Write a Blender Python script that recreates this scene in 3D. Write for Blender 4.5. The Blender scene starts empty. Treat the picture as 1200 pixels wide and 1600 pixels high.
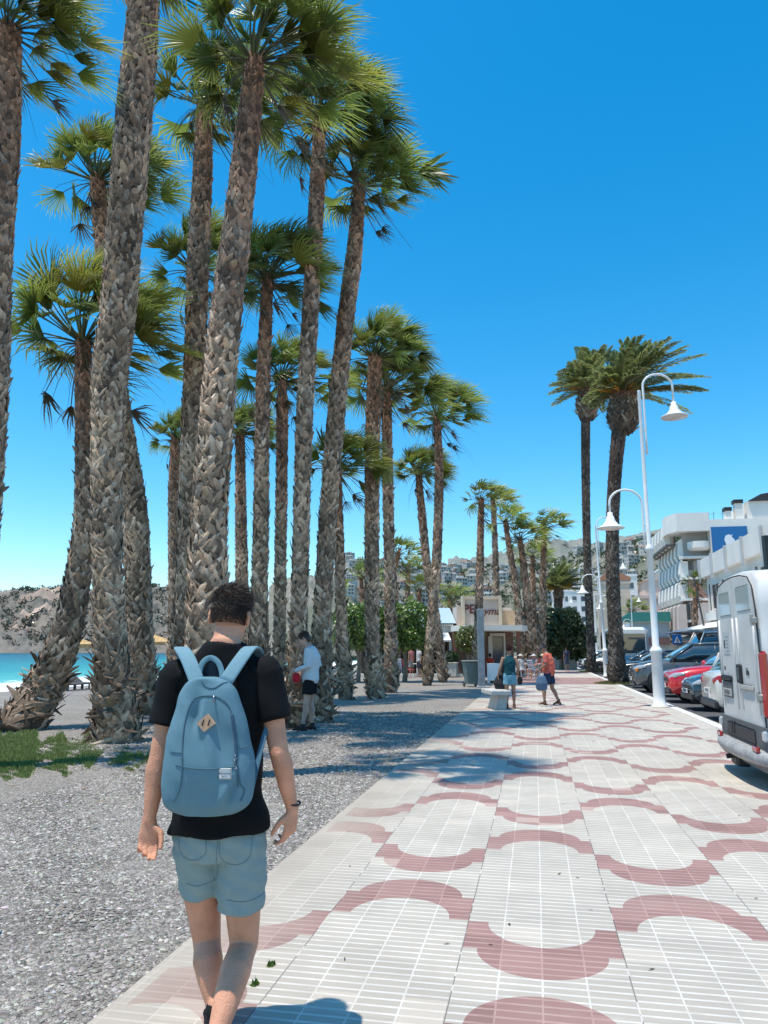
EXPO = 0.31; SUN_S = 4.1; SUN_TURN = 25; SKY_SAT = 1.43; SKY_HUE = .487; SKY_VAL = 1.22
import bpy, math, random
import numpy as np
from mathutils import Vector, Matrix
random.seed(7); rng = np.random.default_rng(7)
COL = bpy.context.scene.collection
R = math.radians
F = 1155.0; TH = R(10.593); PSI = R(11.36); EYE = 1.5
cT, sT, cP, sP = math.cos(TH), math.sin(TH), math.cos(PSI), math.sin(PSI)

def ray(px, py):
    l = px-600; v = 800-py
    return l, F*cT-v*sT, F*sT+v*cT
def c2w(l, f, z=0.0):           # camera-aligned ground frame -> world
    return np.array([l*cP-f*sP, l*sP+f*cP, z])
def G(px, py, z=0.0):           # where a sight line meets height z
    l, f, u = ray(px, py); s = (z-EYE)/u
    return c2w(l*s, f*s, z)
def P(px, py, d):               # point on a sight line at forward distance d
    l, f, u = ray(px, py); s = d/f
    return c2w(l*s, d, EYE+u*s)
def gy(d, z=0.0):               # image row of the ground at forward distance d
    a = math.atan((EYE-z)/d)
    return 800+F*math.tan(a+TH)
def nrm(v):
    v = np.asarray(v, float); n = np.linalg.norm(v)
    return v/n if n > 1e-9 else v

# ---------------------------------------------------------------- materials
MATS = {}
def mat(name, color=(.5,.5,.5), rough=.6, metal=0., attr=False, noise=0., nscale=8., bump=0., bscale=60., spec=.5, trans=0., coat=0., noise2=None):
    if name in MATS: return MATS[name]
    m = bpy.data.materials.new(name); m.use_nodes = True
    nt = m.node_tree; N = nt.nodes; L = nt.links
    b = N['Principled BSDF']; b.inputs['Roughness'].default_value = rough
    b.inputs['Metallic'].default_value = metal
    b.inputs['Specular IOR Level'].default_value = spec
    if coat: b.inputs['Coat Weight'].default_value = coat; b.inputs['Coat Roughness'].default_value = .05
    src = None
    if attr:
        a = N.new('ShaderNodeAttribute'); a.attribute_name = 'col'; src = a.outputs['Color']
    else:
        r = N.new('ShaderNodeRGB'); r.outputs[0].default_value = (*color, 1); src = r.outputs[0]
    tc = N.new('ShaderNodeTexCoord')
    if noise:
        n = N.new('ShaderNodeTexNoise'); n.inputs['Scale'].default_value = nscale; n.inputs['Detail'].default_value = 5
        L.new(tc.outputs['Object'], n.inputs['Vector'])
        mr = N.new('ShaderNodeMapRange'); mr.inputs[1].default_value = .3; mr.inputs[2].default_value = .7
        mr.inputs[3].default_value = 1-noise; mr.inputs[4].default_value = 1+noise
        L.new(n.outputs[0], mr.inputs[0])
        mx = N.new('ShaderNodeVectorMath'); mx.operation = 'SCALE'
        L.new(src, mx.inputs[0]); L.new(mr.outputs[0], mx.inputs[3]); src = mx.outputs[0]
    L.new(src, b.inputs['Base Color'])
    if bump:
        n = N.new('ShaderNodeTexNoise'); n.inputs['Scale'].default_value = bscale; n.inputs['Detail'].default_value = 4
        L.new(tc.outputs['Object'], n.inputs['Vector'])
        bp = N.new('ShaderNodeBump'); bp.inputs['Strength'].default_value = min(1, bump); bp.inputs['Distance'].default_value = .02*max(1, bump)
        L.new(n.outputs[0], bp.inputs['Height']); L.new(bp.outputs[0], b.inputs['Normal'])
    if trans:
        t = N.new('ShaderNodeBsdfTranslucent'); L.new(src, t.inputs['Color'])
        ms = N.new('ShaderNodeMixShader'); ms.inputs[0].default_value = trans
        out = N['Material Output']
        L.new(b.outputs[0], ms.inputs[1]); L.new(t.outputs[0], ms.inputs[2]); L.new(ms.outputs[0], out.inputs[0])
    MATS[name] = m
    return m

# ---------------------------------------------------------------- mesh building
class MB:
    def __init__(s): s.V = []; s.Fc = []; s.C = []; s.n = 0; s.M = []; s.mats = []
    def mi(s, m):
        if m is None: return 0
        if m not in s.mats: s.mats.append(m)
        return s.mats.index(m)
    def add(s, v, f, col=None, m=None):
        v = np.asarray(v, float).reshape(-1, 3); k = len(v)
        f = np.asarray(f)
        if f.ndim == 2: s.Fc.append(('a', f+s.n))
        else: s.Fc.append(('l', [[i+s.n for i in q] for q in f]))
        s.M += [s.mi(m)]*len(f)
        s.V.append(v); s.n += k
        if col is None: col = (1, 1, 1)
        c = np.asarray(col, float)
        if c.ndim == 1: c = np.tile(c, (k, 1))
        s.C.append(c[:, :3])
        return s
    def addl(s, v, f, col=None, m=None):
        v = np.asarray(v, float).reshape(-1, 3); k = len(v)
        s.Fc.append(('l', [[i+s.n for i in q] for q in f])); s.M += [s.mi(m)]*len(f)
        s.V.append(v); s.n += k
        c = np.asarray((1, 1, 1) if col is None else col, float)
        if c.ndim == 1: c = np.tile(c, (k, 1))
        s.C.append(c[:, :3]); return s
    def data(s, name):
        V = np.concatenate(s.V) if s.V else np.zeros((0, 3))
        faces = []
        allq = all(t == 'a' for t, _ in s.Fc)
        me = bpy.data.meshes.new(name)
        lens = []; idx = []
        for t, f in s.Fc:
            if t == 'a':
                lens.append(np.full(len(f), f.shape[1])); idx.append(f.ravel())
            else:
                lens.append(np.array([len(q) for q in f], int)); idx.append(np.array([i for q in f for i in q], int))
        lens = np.concatenate(lens) if lens else np.zeros(0, int); idx = np.concatenate(idx) if idx else np.zeros(0, int)
        me.vertices.add(len(V)); me.vertices.foreach_set('co', V.ravel())
        me.loops.add(len(idx)); me.loops.foreach_set('vertex_index', idx.astype(np.int32))
        me.polygons.add(len(lens)); st = np.concatenate([[0], np.cumsum(lens)[:-1]]) if len(lens) else lens
        me.polygons.foreach_set('loop_start', st.astype(np.int32))
        me.update(calc_edges=True)
        C = np.concatenate(s.C) if s.C else np.zeros((0, 3))
        a = me.color_attributes.new('col', 'FLOAT_COLOR', 'POINT')
        a.data.foreach_set('color', np.concatenate([C, np.ones((len(C), 1))], 1).astype(np.float32).ravel())
        return me
    def build(s, name, material=None, parent=None, smooth=False, loc=None, label=None):
        me = s.data(name)
        if s.mats:
            for m in s.mats: me.materials.append(m)
            me.polygons.foreach_set('material_index', np.array(s.M, np.int32))
        elif material is not None: me.materials.append(material)
        me.polygons.foreach_set('use_smooth', np.full(len(me.polygons), bool(smooth)))
        me.update()
        return link(name, me, parent, loc, label)

def link(name, me, parent=None, loc=None, label=None):
    o = bpy.data.objects.new(name, me); COL.objects.link(o)
    if parent is not None: o.parent = parent
    if loc is not None: o.location = loc
    if label: o['label'] = label
    return o
def tag(o, label=None, cat=None, group=None, kind=None):
    if label: o['label'] = label
    if cat: o['category'] = cat
    if group: o['group'] = group
    if kind: o['kind'] = kind
    return o
def empty(name, loc=(0,0,0), rz=0., label=None, cat=None, group=None):
    o = bpy.data.objects.new(name, None); COL.objects.link(o)
    o.location = tuple(loc); o.rotation_euler = (0, 0, rz); o.empty_display_size = .2
    return tag(o, label, cat, group)
KIDS = {}
def children(o): return [c for c in bpy.data.objects if c.parent == o]
def copy_tree(o, parent=None):
    c = o.copy(); COL.objects.link(c)
    if parent is not None: c.parent = parent
    for ch in children(o): copy_tree(ch, c)
    return c

def box(mb, c, s, rz=0., col=None, m=None, rx=0., ry=0.):
    x, y, z = np.array(s)/2
    v = np.array([[-x,-y,-z],[x,-y,-z],[x,y,-z],[-x,y,-z],[-x,-y,z],[x,-y,z],[x,y,z],[-x,y,z]])
    if rx or ry or rz:
        M = np.array(Matrix.Rotation(rz, 3, 'Z') @ Matrix.Rotation(ry, 3, 'Y') @ Matrix.Rotation(rx, 3, 'X'))
        v = v @ M.T
    v = v+np.array(c)
    return mb.add(v, np.array([[0,3,2,1],[4,5,6,7],[0,1,5,4],[1,2,6,5],[2,3,7,6],[3,0,4,7]]), col, m)
def bb(mb, x0, x1, y0, y1, z0, z1, col=None, m=None):
    return box(mb, ((x0+x1)/2, (y0+y1)/2, (z0+z1)/2), (x1-x0, y1-y0, z1-z0), 0, col, m)
def bbox(mb, c, s, b=.02, col=None, m=None, rz=0.):   # chamfered box
    x, y, z = np.array(s)/2; b = min(b, x*.9, y*.9, z*.9)
    pts = []; F4 = []
    rings = [(-z, x-b, y-b), (-z+b, x, y), (z-b, x, y), (z, x-b, y-b)]
    for zz, xx, yy in rings:
        c8 = [(-xx+b, -yy), (xx-b, -yy), (xx, -yy+b), (xx, yy-b), (xx-b, yy), (-xx+b, yy), (-xx, yy-b), (-xx, -yy+b)]
        pts += [(p[0], p[1], zz) for p in c8]
    v = np.array(pts)
    if rz: 
        M = np.array(Matrix.Rotation(rz, 3, 'Z')); v = v @ M.T
    v = v+np.array(c)
    f = [list(range(7, -1, -1)), list(range(24, 32))]
    for k in range(3):
        for i in range(8): f.append([k*8+i, k*8+(i+1) % 8, (k+1)*8+(i+1) % 8, (k+1)*8+i])
    return mb.addl(v, f, col, m)
def prism(mb, pts, h0, h1, axis=2, col=None, m=None):
    n = len(pts)
    def mk(h):
        if axis == 2: return [(p[0], p[1], h) for p in pts]
        if axis == 1: return [(p[0], h, p[1]) for p in pts]
        return [(h, p[0], p[1]) for p in pts]
    v = mk(h0)+mk(h1)
    f = [list(range(n-1, -1, -1)), list(range(n, 2*n))]+[[i, (i+1) % n, n+(i+1) % n, n+i] for i in range(n)]
    return mb.addl(v, f, col, m)
def frames(pts, hint=None):
    pts = np.asarray(pts, float); n = len(pts)
    T = np.gradient(pts, axis=0) if n > 1 else np.array([[0, 0, 1.]])
    T /= np.linalg.norm(T, axis=1, keepdims=True)+1e-12
    h = np.array(hint if hint is not None else ((1, 0, 0) if abs(T[0][0]) < .8 else (0, 1, 0)), float)
    A = np.zeros_like(T); B = np.zeros_like(T)
    for i in range(n):
        a = h-np.dot(h, T[i])*T[i]
        if np.linalg.norm(a) < 1e-4: a = np.array([0, 1, 0.])-T[i][1]*T[i]
        a = nrm(a); A[i] = a; B[i] = np.cross(T[i], a)
        if hint is None: h = a
    return T, A, B
def tube(mb, pts, ra, rb=None, n=10, hint=None, col=None, m=None, caps=True, dome=False):
    pts = np.asarray(pts, float); k = len(pts)
    ra = np.broadcast_to(np.asarray(ra, float), (k,)).copy(); rb = ra.copy() if rb is None else np.broadcast_to(np.asarray(rb, float), (k,)).copy()
    T, A, B = frames(pts, hint)
    if dome:
        q = [.45, .8, .97]
        e0 = [pts[0]-T[0]*min(ra[0], rb[0])*math.sqrt(1-x*x)*.9 for x in q[::1]]
        e1 = [pts[-1]+T[-1]*min(ra[-1], rb[-1])*math.sqrt(1-x*x)*.9 for x in q[::-1]]
        pts = np.array(e0+list(pts)+e1)
        ra = np.concatenate([[ra[0]*x for x in q], ra, [ra[-1]*x for x in q[::-1]]])
        rb = np.concatenate([[rb[0]*x for x in q], rb, [rb[-1]*x for x in q[::-1]]])
        A = np.concatenate([[A[0]]*3, A, [A[-1]]*3]); B = np.concatenate([[B[0]]*3, B, [B[-1]]*3]); k += 6
    a = np.linspace(0, 2*np.pi, n, endpoint=False)
    v = pts[:, None, :]+A[:, None, :]*(np.cos(a)[None, :, None]*ra[:, None, None])+B[:, None, :]*(np.sin(a)[None, :, None]*rb[:, None, None])
    f = []
    for i in range(k-1):
        for j in range(n): f.append([i*n+j, i*n+(j+1) % n, (i+1)*n+(j+1) % n, (i+1)*n+j])
    if caps: f += [list(range(n-1, -1, -1)), list(range((k-1)*n, k*n))]
    if col is not None and np.ndim(col) == 2: col = np.repeat(np.asarray(col), n, axis=0)
    return mb.addl(v.reshape(-1, 3), f, col, m)
def lathe(mb, prof, c=(0,0,0), n=20, col=None, m=None, cap=True):
    a = np.linspace(0, 2*np.pi, n, endpoint=False)
    v = np.array([[(r*math.cos(t), r*math.sin(t), z) for t in a] for r, z in prof]).reshape(-1, 3)+np.array(c)
    k = len(prof); f = []
    for i in range(k-1):
        for j in range(n): f.append([i*n+j, i*n+(j+1) % n, (i+1)*n+(j+1) % n, (i+1)*n+j])
    if cap: f += [list(range(n-1, -1, -1)), list(range((k-1)*n, k*n))]
    return mb.addl(v, f, col, m)
def ball(mb, c, r, n=12, col=None, m=None, rot=None):
    r = np.broadcast_to(np.asarray(r, float), (3,)); k = n//2+1
    v = []
    for i in range(k):
        ph = np.pi*(i+.0)/(k-1); ph = min(max(ph, .06), np.pi-.06)
        for j in range(n):
            t = 2*np.pi*j/n; v.append((math.sin(ph)*math.cos(t), math.sin(ph)*math.sin(t), -math.cos(ph)))
    v = np.array(v)*r
    if rot is not None: v = v @ np.array(rot).T
    v = v+np.array(c); f = []
    for i in range(k-1):
        for j in range(n): f.append([i*n+j, i*n+(j+1) % n, (i+1)*n+(j+1) % n, (i+1)*n+j])
    f += [list(range(n-1, -1, -1)), list(range((k-1)*n, k*n))]
    return mb.addl(v, f, col, m)
def fuse(mb, name, voxel, material, parent=None, smooth=6, fac=.5, disp=None, label=None):
    me = mb.data('tmp'); o = bpy.data.objects.new('tmp', me); COL.objects.link(o)
    md = o.modifiers.new('r', 'REMESH'); md.mode = 'VOXEL'; md.voxel_size = voxel
    if smooth:
        sm = o.modifiers.new('s', 'SMOOTH'); sm.iterations = smooth; sm.factor = fac
    dg = bpy.context.evaluated_depsgraph_get(); ev = o.evaluated_get(dg)
    nm = bpy.data.meshes.new_from_object(ev); nm.name = name
    bpy.data.objects.remove(o); bpy.data.meshes.remove(me)
    nm.materials.clear(); nm.materials.append(material)
    if disp is not None:
        n = len(nm.vertices); co = np.zeros(n*3, np.float32); nm.vertices.foreach_get('co', co); co = co.reshape(-1, 3)
        no = np.zeros(n*3, np.float32); nm.vertices.foreach_get('normal', no); no = no.reshape(-1, 3)
        co = co+no*disp(co)[:, None]; nm.vertices.foreach_set('co', co.astype(np.float32).ravel())
    nm.polygons.foreach_set('use_smooth', np.ones(len(nm.polygons), bool)); nm.update()
    return link(name, nm, parent, None, label)
def text(name, s, size, loc, rot, material, parent=None, ext=.004, shear=0., align='CENTER', sx=1., label=None, off=0.):
    cu = bpy.data.curves.new('t', 'FONT'); cu.body = s; cu.size = size; cu.extrude = ext; cu.align_x = align; cu.align_y = 'CENTER'; cu.shear = shear; cu.offset = off; cu.resolution_u = 3
    o = bpy.data.objects.new('t', cu); COL.objects.link(o)
    dg = bpy.context.evaluated_depsgraph_get(); nm = bpy.data.meshes.new_from_object(o.evaluated_get(dg)); nm.name = name
    bpy.data.objects.remove(o); bpy.data.curves.remove(cu)
    nm.materials.clear(); nm.materials.append(material)
    nm.transform(Matrix.Diagonal((sx, 1, 1, 1)))
    nm.transform(Matrix.Translation(loc) @ rot.to_4x4())
    return link(name, nm, parent, None, label)
def Rxyz(x, y, z): return Matrix.Rotation(z, 3, 'Z') @ Matrix.Rotation(y, 3, 'Y') @ Matrix.Rotation(x, 3, 'X')
def cat(pts, n):
    """Catmull-Rom resample of rows (any dimension)"""
    p = np.asarray(pts, float); p = np.vstack([2*p[0]-p[1], p, 2*p[-1]-p[-2]]); k = len(p)-3; out = []
    for t in np.linspace(0, k, n):
        i = min(int(t), k-1); u = t-i; a, b, c, d = p[i:i+4]
        out.append(.5*((2*b)+(-a+c)*u+(2*a-5*b+4*c-d)*u*u+(-a+3*b-3*c+d)*u**3))
    return np.array(out)
# ================================================================ palms
M_BARK = mat('palm_bark', attr=True, rough=.85, noise=.3, nscale=14, bump=.6, bscale=45)
M_FROND = mat('palm_leaf', attr=True, rough=.42, trans=.48, spec=.5)
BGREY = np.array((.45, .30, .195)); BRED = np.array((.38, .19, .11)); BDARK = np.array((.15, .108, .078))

def palm_trunk(pts, rad, parent, base, cell=.13, detail=1., redlen=3., shag=0, dark=1., seg=3, name='trunk'):
    K = 60
    c = cat(np.hstack([pts, np.array(rad)[:, None]]), K); p = c[:, :3]; r = c[:, 3]
    ds = np.linalg.norm(np.diff(p, axis=0), axis=1); s = np.concatenate([[0], np.cumsum(ds)]); Ls = s[-1]
    T, A, B = frames(p)
    mb = MB()
    wob = 1+.05*np.sin(s*5+rng.uniform(0, 6))+.03*np.sin(s*13)
    core = r*.93*wob
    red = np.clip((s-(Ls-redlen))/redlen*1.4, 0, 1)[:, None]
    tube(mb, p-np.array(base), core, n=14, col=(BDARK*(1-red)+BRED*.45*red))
    nb = int(Ls*2*np.pi*r.mean()/(cell*cell)*detail*1.35)
    i = np.arange(nb); ss = (i+.5)/nb*Ls+rng.uniform(-.03, .03, nb)
    th0 = i*2.39996+rng.uniform(-.15, .15, nb)
    def ev(q, arr): return np.stack([np.interp(q, s, arr[:, j]) for j in range(arr.shape[1])], -1)
    allv = []; allc = []
    ss = np.concatenate([ss, ss]); th0 = np.concatenate([th0, th0]); sg = np.concatenate([np.ones(nb), -np.ones(nb)]); nn = 2*nb
    k = np.interp(ss, s, np.linspace(0, 1, K)); low = np.clip(1-ss/2.2, 0, 1)
    vy_ = (1-.38*k)*(1+.18*np.sin(ss*1.7+th0*.5)); L = cell*rng.uniform(1.3, 2.6, nn)*(1+.8*low)*vy_; w = cell*rng.uniform(.4, .95, nn)*(1+.3*low)*vy_; w = w*(1+.55*np.clip(k*1.6-.4, 0, 1)); an = R(1)*rng.uniform(18, 52, nn)*(1-.35*k)
    lift = cell*rng.uniform(.08, .42, nn)*(1+1.4*low)*(1-.45*k)*np.where(rng.random(nn) < .06, 2.2, 1); curl = rng.uniform(-.4, .7, nn)
    if shag:
        m2 = shag; s2 = rng.uniform(0, 1.4, m2); 
        ss = np.concatenate([ss, s2]); th0 = np.concatenate([th0, rng.uniform(0, 6.28, m2)]); sg = np.concatenate([sg, rng.choice([-1, 1], m2)])
        L = np.concatenate([L, rng.uniform(.25, .55, m2)]); w = np.concatenate([w, rng.uniform(.03, .11, m2)]); an = np.concatenate([an, rng.uniform(-.3, 2.3, m2)])
        lift = np.concatenate([lift, rng.uniform(.05, .26, m2)]); curl = np.concatenate([curl, rng.uniform(-.5, 1.5, m2)]); nn += m2
    rr = np.interp(ss, s, r)
    redv = np.clip((ss-(Ls-redlen))/redlen*1.3+rng.uniform(-.35, .25, nn), 0, 1)[:, None]; mv = np.clip((ss-.45*Ls)/(.4*Ls)+rng.uniform(-.3, .3, nn), 0, 1)[:, None]
    br = (rng.uniform(.3, 1.35, nn)*(1+.22*np.sin(ss*2.3+rng.uniform(0, 6)))*(1+.15*np.sin(ss*.7+th0)))[:, None]*dark
    pale = (rng.random(nn) < .16)[:, None]*.9
    base_c = ((BGREY*(1-mv)+BGREY*np.array((1.0, .79, .72))*mv)*(1-redv)+BRED*redv)*br+pale*np.array((.25, .22, .18))*(1-redv)*(1-.7*mv)
    st = seg+1
    for a in range(st):
        t = a/seg
        wt = w*(1-.25*t)*(.35 if a == seg else 1)
        for j in (-1, 0, 1):
            la = sg*t*L*np.sin(an)+j*wt*.5*np.cos(an)
            ua = t*L*np.cos(an)-j*sg*wt*.5*np.sin(an)
            dr = .0+lift*t**1.6+(.012 if j == 0 else 0.)*(1 if t < .9 else 0)+j*curl*wt*.25*t
            q = np.clip(ss+ua, 0, Ls); th = th0+la/np.maximum(rr, .05)
            R2 = np.interp(q, s, r)*.96+dr
            pos = ev(q, p)+(ev(q, A)*np.cos(th)[:, None]+ev(q, B)*np.sin(th)[:, None])*R2[:, None]
            ex = ss+ua-q; pos = pos+ev(q, T)*ex[:, None]
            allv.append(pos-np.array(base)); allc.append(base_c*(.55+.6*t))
    nv = st*3; V = np.stack(allv, 1).reshape(-1, 3); C = np.stack(allc, 1).reshape(-1, 3)
    fq = []
    for a in range(seg):
        for j in range(2): fq.append([a*3+j, a*3+j+1, (a+1)*3+j+1, (a+1)*3+j])
    fq = np.array(fq); FF = (np.arange(nn)*nv)[:, None, None]+fq[None]
    mb.add(V, FF.reshape(-1, 4), C)
    return mb.build(name, M_BARK, parent)

def fan_crown(name, seed, nf=44, nseg=22, size=1., wind=.42, dead=5, petw=.02, elmin=2):
    """windblown fan-palm crown; wind blows towards +x of the object"""
    g = np.random.default_rng(seed); mb = MB(); W = np.array([1., .12, .05])
    for k in range(nf+dead):
        isd = k >= nf
        u = (k+.5)/nf
        el = R(85-(85-elmin)*min(1, u)**.8+g.uniform(-7, 7)) if not isd else R(g.uniform(-75, -30))
        az = k*2.39996+g.uniform(-.3, .3)
        d0 = np.array([math.cos(az)*math.cos(el), math.sin(az)*math.cos(el), math.sin(el)])
        Lp = size*(g.uniform(.75, 1.15) if not isd else g.uniform(.5, 1.)); wd = wind*g.uniform(.55, 1.35)
        pts = []; 
        for t in np.linspace(0, 1, 6):
            pts.append(d0*Lp*t+W*wd*Lp*.45*t*t+np.array([0, 0, -.16*Lp*t*t*(1.2 if isd else 1)])+d0*.08)
        pts = np.array(pts)
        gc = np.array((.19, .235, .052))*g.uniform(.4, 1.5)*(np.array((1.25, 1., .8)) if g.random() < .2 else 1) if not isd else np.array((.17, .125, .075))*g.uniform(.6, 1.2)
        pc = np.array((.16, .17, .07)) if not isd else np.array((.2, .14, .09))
        tube(mb, pts, np.linspace(petw, petw*.5, 6)*size, n=4, col=pc*g.uniform(.7, 1.2), caps=False)
        a = nrm(nrm(pts[-1]-pts[-2])+W*wd*g.uniform(.3, 1.)+np.array([0, 0, -.1]))
        up = np.array([0, 0, 1.])*(1 if g.random() < .85 else -.3)+g.normal(0, .35, 3)
        s = nrm(np.cross(up, a)); n = np.cross(a, s)
        spread = R(g.uniform(45, 88)); Rf = size*g.uniform(.62, .92)*(.55 if isd else 1)
        hub = pts[-1]; ns = nseg if not isd else nseg//2
        fold = g.uniform(.1, .8); droop = g.uniform(.1, .5)+(.5 if isd else 0); wf = wd*g.uniform(.3, .8)
        ph = np.linspace(-spread, spread, ns+1)
        def pt(phi, rr, zz):
            b = hub+(a*math.cos(phi)+s*math.sin(phi))*rr+n*(abs(math.sin(phi))*fold*rr*.8+zz)
            q = rr/Rf
            return b+(W*wf*.38+np.array([0, 0, -droop*.45]))*Rf*max(0, q-.3)**1.8*1.6
        joint = g.uniform(.2, .4)*Rf if not isd else .2*Rf
        V = [hub]; Cc = [gc*.8]
        for i, x in enumerate(ph):
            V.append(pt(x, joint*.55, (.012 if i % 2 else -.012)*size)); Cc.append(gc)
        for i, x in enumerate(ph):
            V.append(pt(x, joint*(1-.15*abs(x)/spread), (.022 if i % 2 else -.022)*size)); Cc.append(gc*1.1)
        m1 = 1; m2 = 1+ns+1; f = []
        for i in range(ns): 
            f.append([0, m1+i, m1+i+1]); f.append([m1+i, m2+i, m2+i+1, m1+i+1])
        b0 = 1+2*(ns+1); kk = 0
        for i in range(ns):
            x = (ph[i]+ph[i+1])/2; dx = (ph[1]-ph[0]); ln = Rf*(1-.22*(abs(x)/spread)**2)*g.uniform(.88, 1.1)
            jit = g.normal(0, .05); bz = g.normal(0, .05)*size
            o1 = pt(x-dx*.24+jit*.5, ln*.7, bz*.4); o2 = pt(x+dx*.24+jit*.5, ln*.7, bz*.4)
            tp = pt(x+jit, ln, bz)+np.array([0, 0, -.1*size*g.uniform(-.3, 1.3)])+W*.16*size*g.uniform(0, 1)+g.normal(0, .03, 3)*size
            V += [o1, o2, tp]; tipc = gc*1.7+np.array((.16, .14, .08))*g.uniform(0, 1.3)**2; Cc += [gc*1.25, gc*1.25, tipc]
            f.append([m2+i, b0+kk, b0+kk+1, m2+i+1]); f.append([b0+kk, b0+kk+2, b0+kk+1]); kk += 3
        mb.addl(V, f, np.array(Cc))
    for k in range(26):
        az = g.uniform(0, 6.28); el = R(g.uniform(-50, 25)); d0 = np.array([math.cos(az)*math.cos(el), math.sin(az)*math.cos(el), math.sin(el)]); L_ = size*g.uniform(.5, 1.5)
        tube(mb, [d0*L_*t+W*wind*.5*L_*t*t+np.array([0, 0, -.6*L_*t*t]) for t in (0, .35, .7, 1.)], [.010*size, .007*size, .005*size, .002*size], n=3, col=np.array((.20, .16, .10))*g.uniform(.4, 1.2), caps=False)
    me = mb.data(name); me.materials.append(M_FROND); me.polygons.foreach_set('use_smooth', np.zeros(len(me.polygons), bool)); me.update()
    return me

CROWNS = [fan_crown('crown', 11, 56, 26), fan_crown('crown', 22, 60, 26, wind=.5), fan_crown('crown', 33, 50, 26, wind=.62), fan_crown('crown', 44, 56, 24, wind=.5)]
CROWN_BIG = fan_crown('crown', 55, 50, 32, petw=.017, wind=.38, elmin=4)
CROWNS_FAR = [fan_crown('crown', 66+i, 26, 9, wind=.8, dead=3) for i in range(3)]
PALM_GROUP = 'fan palms beside the promenade'

def fan_palm(label, d, px, crown=0, cs=1.7, cell=.13, detail=1., shag=0, redlen=3., dark=1., far=False, crz=0., noCrown=False, seg=3, shift=0.):
    pts = []; rad = []
    for k, (x, y, w) in enumerate(px):
        if y is None: y = gy(d, -.02)
        dd = d+shift*k/len(px)
        p = P(x, y, dd) if k else G(x, y, -.03)
        pts.append(p); l, f, u = ray(x, y); rad.append(w*.385*dd/f)
    base = pts[0]; pts = np.array(pts); pts[0][2] -= .08
    # the sight-line radius is measured across the view; fan palms flare at the foot
    root = empty('fan_palm', (base[0], base[1], 0), 0, label, 'palm tree', PALM_GROUP)
    bs = (base[0], base[1], 0)
    palm_trunk(pts, rad, root, bs, cell, detail, redlen, shag, dark, seg)
    me = (CROWNS_FAR[crown % 3] if far else (CROWN_BIG if crown == 9 else CROWNS[crown % 4]))
    c = link('crown', me, root); top = pts[-1]-np.array(bs)
    c.location = tuple(top); c.scale = (cs*.62,)*3; c.rotation_euler = (0, 0, PSI+crz)
    return root

M_LEAF = mat('broad_leaf', attr=True, rough=.35, trans=.22, spec=.5)
def leafy(mb, c, r, n, ls, g, squash=2.2, gc=(.085, .15, .03)):
    q = g.normal(0, 1, (n, 3)); q /= np.linalg.norm(q, axis=1, keepdims=True)
    q = np.sign(q)*np.abs(q)**(2/squash) if squash != 2 else q
    q /= np.max(np.abs(q), axis=1, keepdims=True)**(.35) if squash > 2.5 else 1
    rad = g.uniform(.62, 1.03, n)**.5; bmp = 1+.07*np.sin(q[:, 0]*7+q[:, 2]*5)+.05*np.sin(q[:, 1]*9)
    c0 = np.array(c)+q*np.array(r)*(rad*bmp)[:, None]
    u = g.normal(0, 1, (n, 3)); u /= np.linalg.norm(u, axis=1, keepdims=True)
    w = np.cross(u, q+g.normal(0, .5, (n, 3))); w /= np.linalg.norm(w, axis=1, keepdims=True)+1e-9
    l = ls*g.uniform(.7, 1.3, n)[:, None]
    V = np.stack([c0-u*l, c0+w*l*.5, c0+u*l, c0-w*l*.5], 1).reshape(-1, 3)
    cc = np.array(gc)*g.uniform(.5, 1.5, n)[:, None]; C = np.repeat(cc, 4, 0)
    mb.add(V, (np.arange(n)*4)[:, None]+np.arange(4)[None], C)
# ================================================================ camera, sun, sky
cam = bpy.data.cameras.new('camera'); co = bpy.data.objects.new('camera', cam); COL.objects.link(co)
cam.sensor_fit = 'VERTICAL'; cam.sensor_height = 32; cam.lens = F/1600*32; cam.clip_end = 12000; cam.clip_start = .05
co.location = (0, 0, EYE); co.rotation_euler = (R(90)+TH, 0, PSI)
sc = bpy.context.scene; sc.camera = co
sc.view_settings.view_transform = 'Standard'; sc.view_settings.look = 'None'; sc.view_settings.exposure = EXPO; sc.view_settings.gamma = 1
SUN_EL = R(75); sd = c2w(math.cos(R(SUN_TURN)), math.sin(R(SUN_TURN)))   # light travels this way over the ground
sv = Vector((sd[0]*math.cos(SUN_EL), sd[1]*math.cos(SUN_EL), -math.sin(SUN_EL)))
sl = bpy.data.lights.new('sun', 'SUN'); sl.energy = SUN_S; sl.angle = R(.53); sl.color = (1, .93, .82)
so = bpy.data.objects.new('sun', sl); COL.objects.link(so); so.rotation_euler = sv.to_track_quat('-Z', 'Y').to_euler()
w = bpy.data.worlds.new('World'); sc.world = w; w.use_nodes = True; nt = w.node_tree; bg = nt.nodes['Background']
sky = nt.nodes.new('ShaderNodeTexSky'); sky.sky_type = 'NISHITA'; sky.sun_disc = False; sky.sun_elevation = SUN_EL
sky.sun_rotation = math.atan2(-sv.x, -sv.y); sky.altitude = 0; sky.air_density = 1.0; sky.dust_density = .35; sky.ozone_density = 3.0
hs = nt.nodes.new('ShaderNodeHueSaturation'); hs.inputs['Saturation'].default_value = SKY_SAT; hs.inputs['Hue'].default_value = SKY_HUE; hs.inputs['Value'].default_value = SKY_VAL
nt.links.new(sky.outputs[0], hs.inputs['Color']); nt.links.new(hs.outputs[0], bg.inputs[0]); bg.inputs[1].default_value = .15

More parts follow.
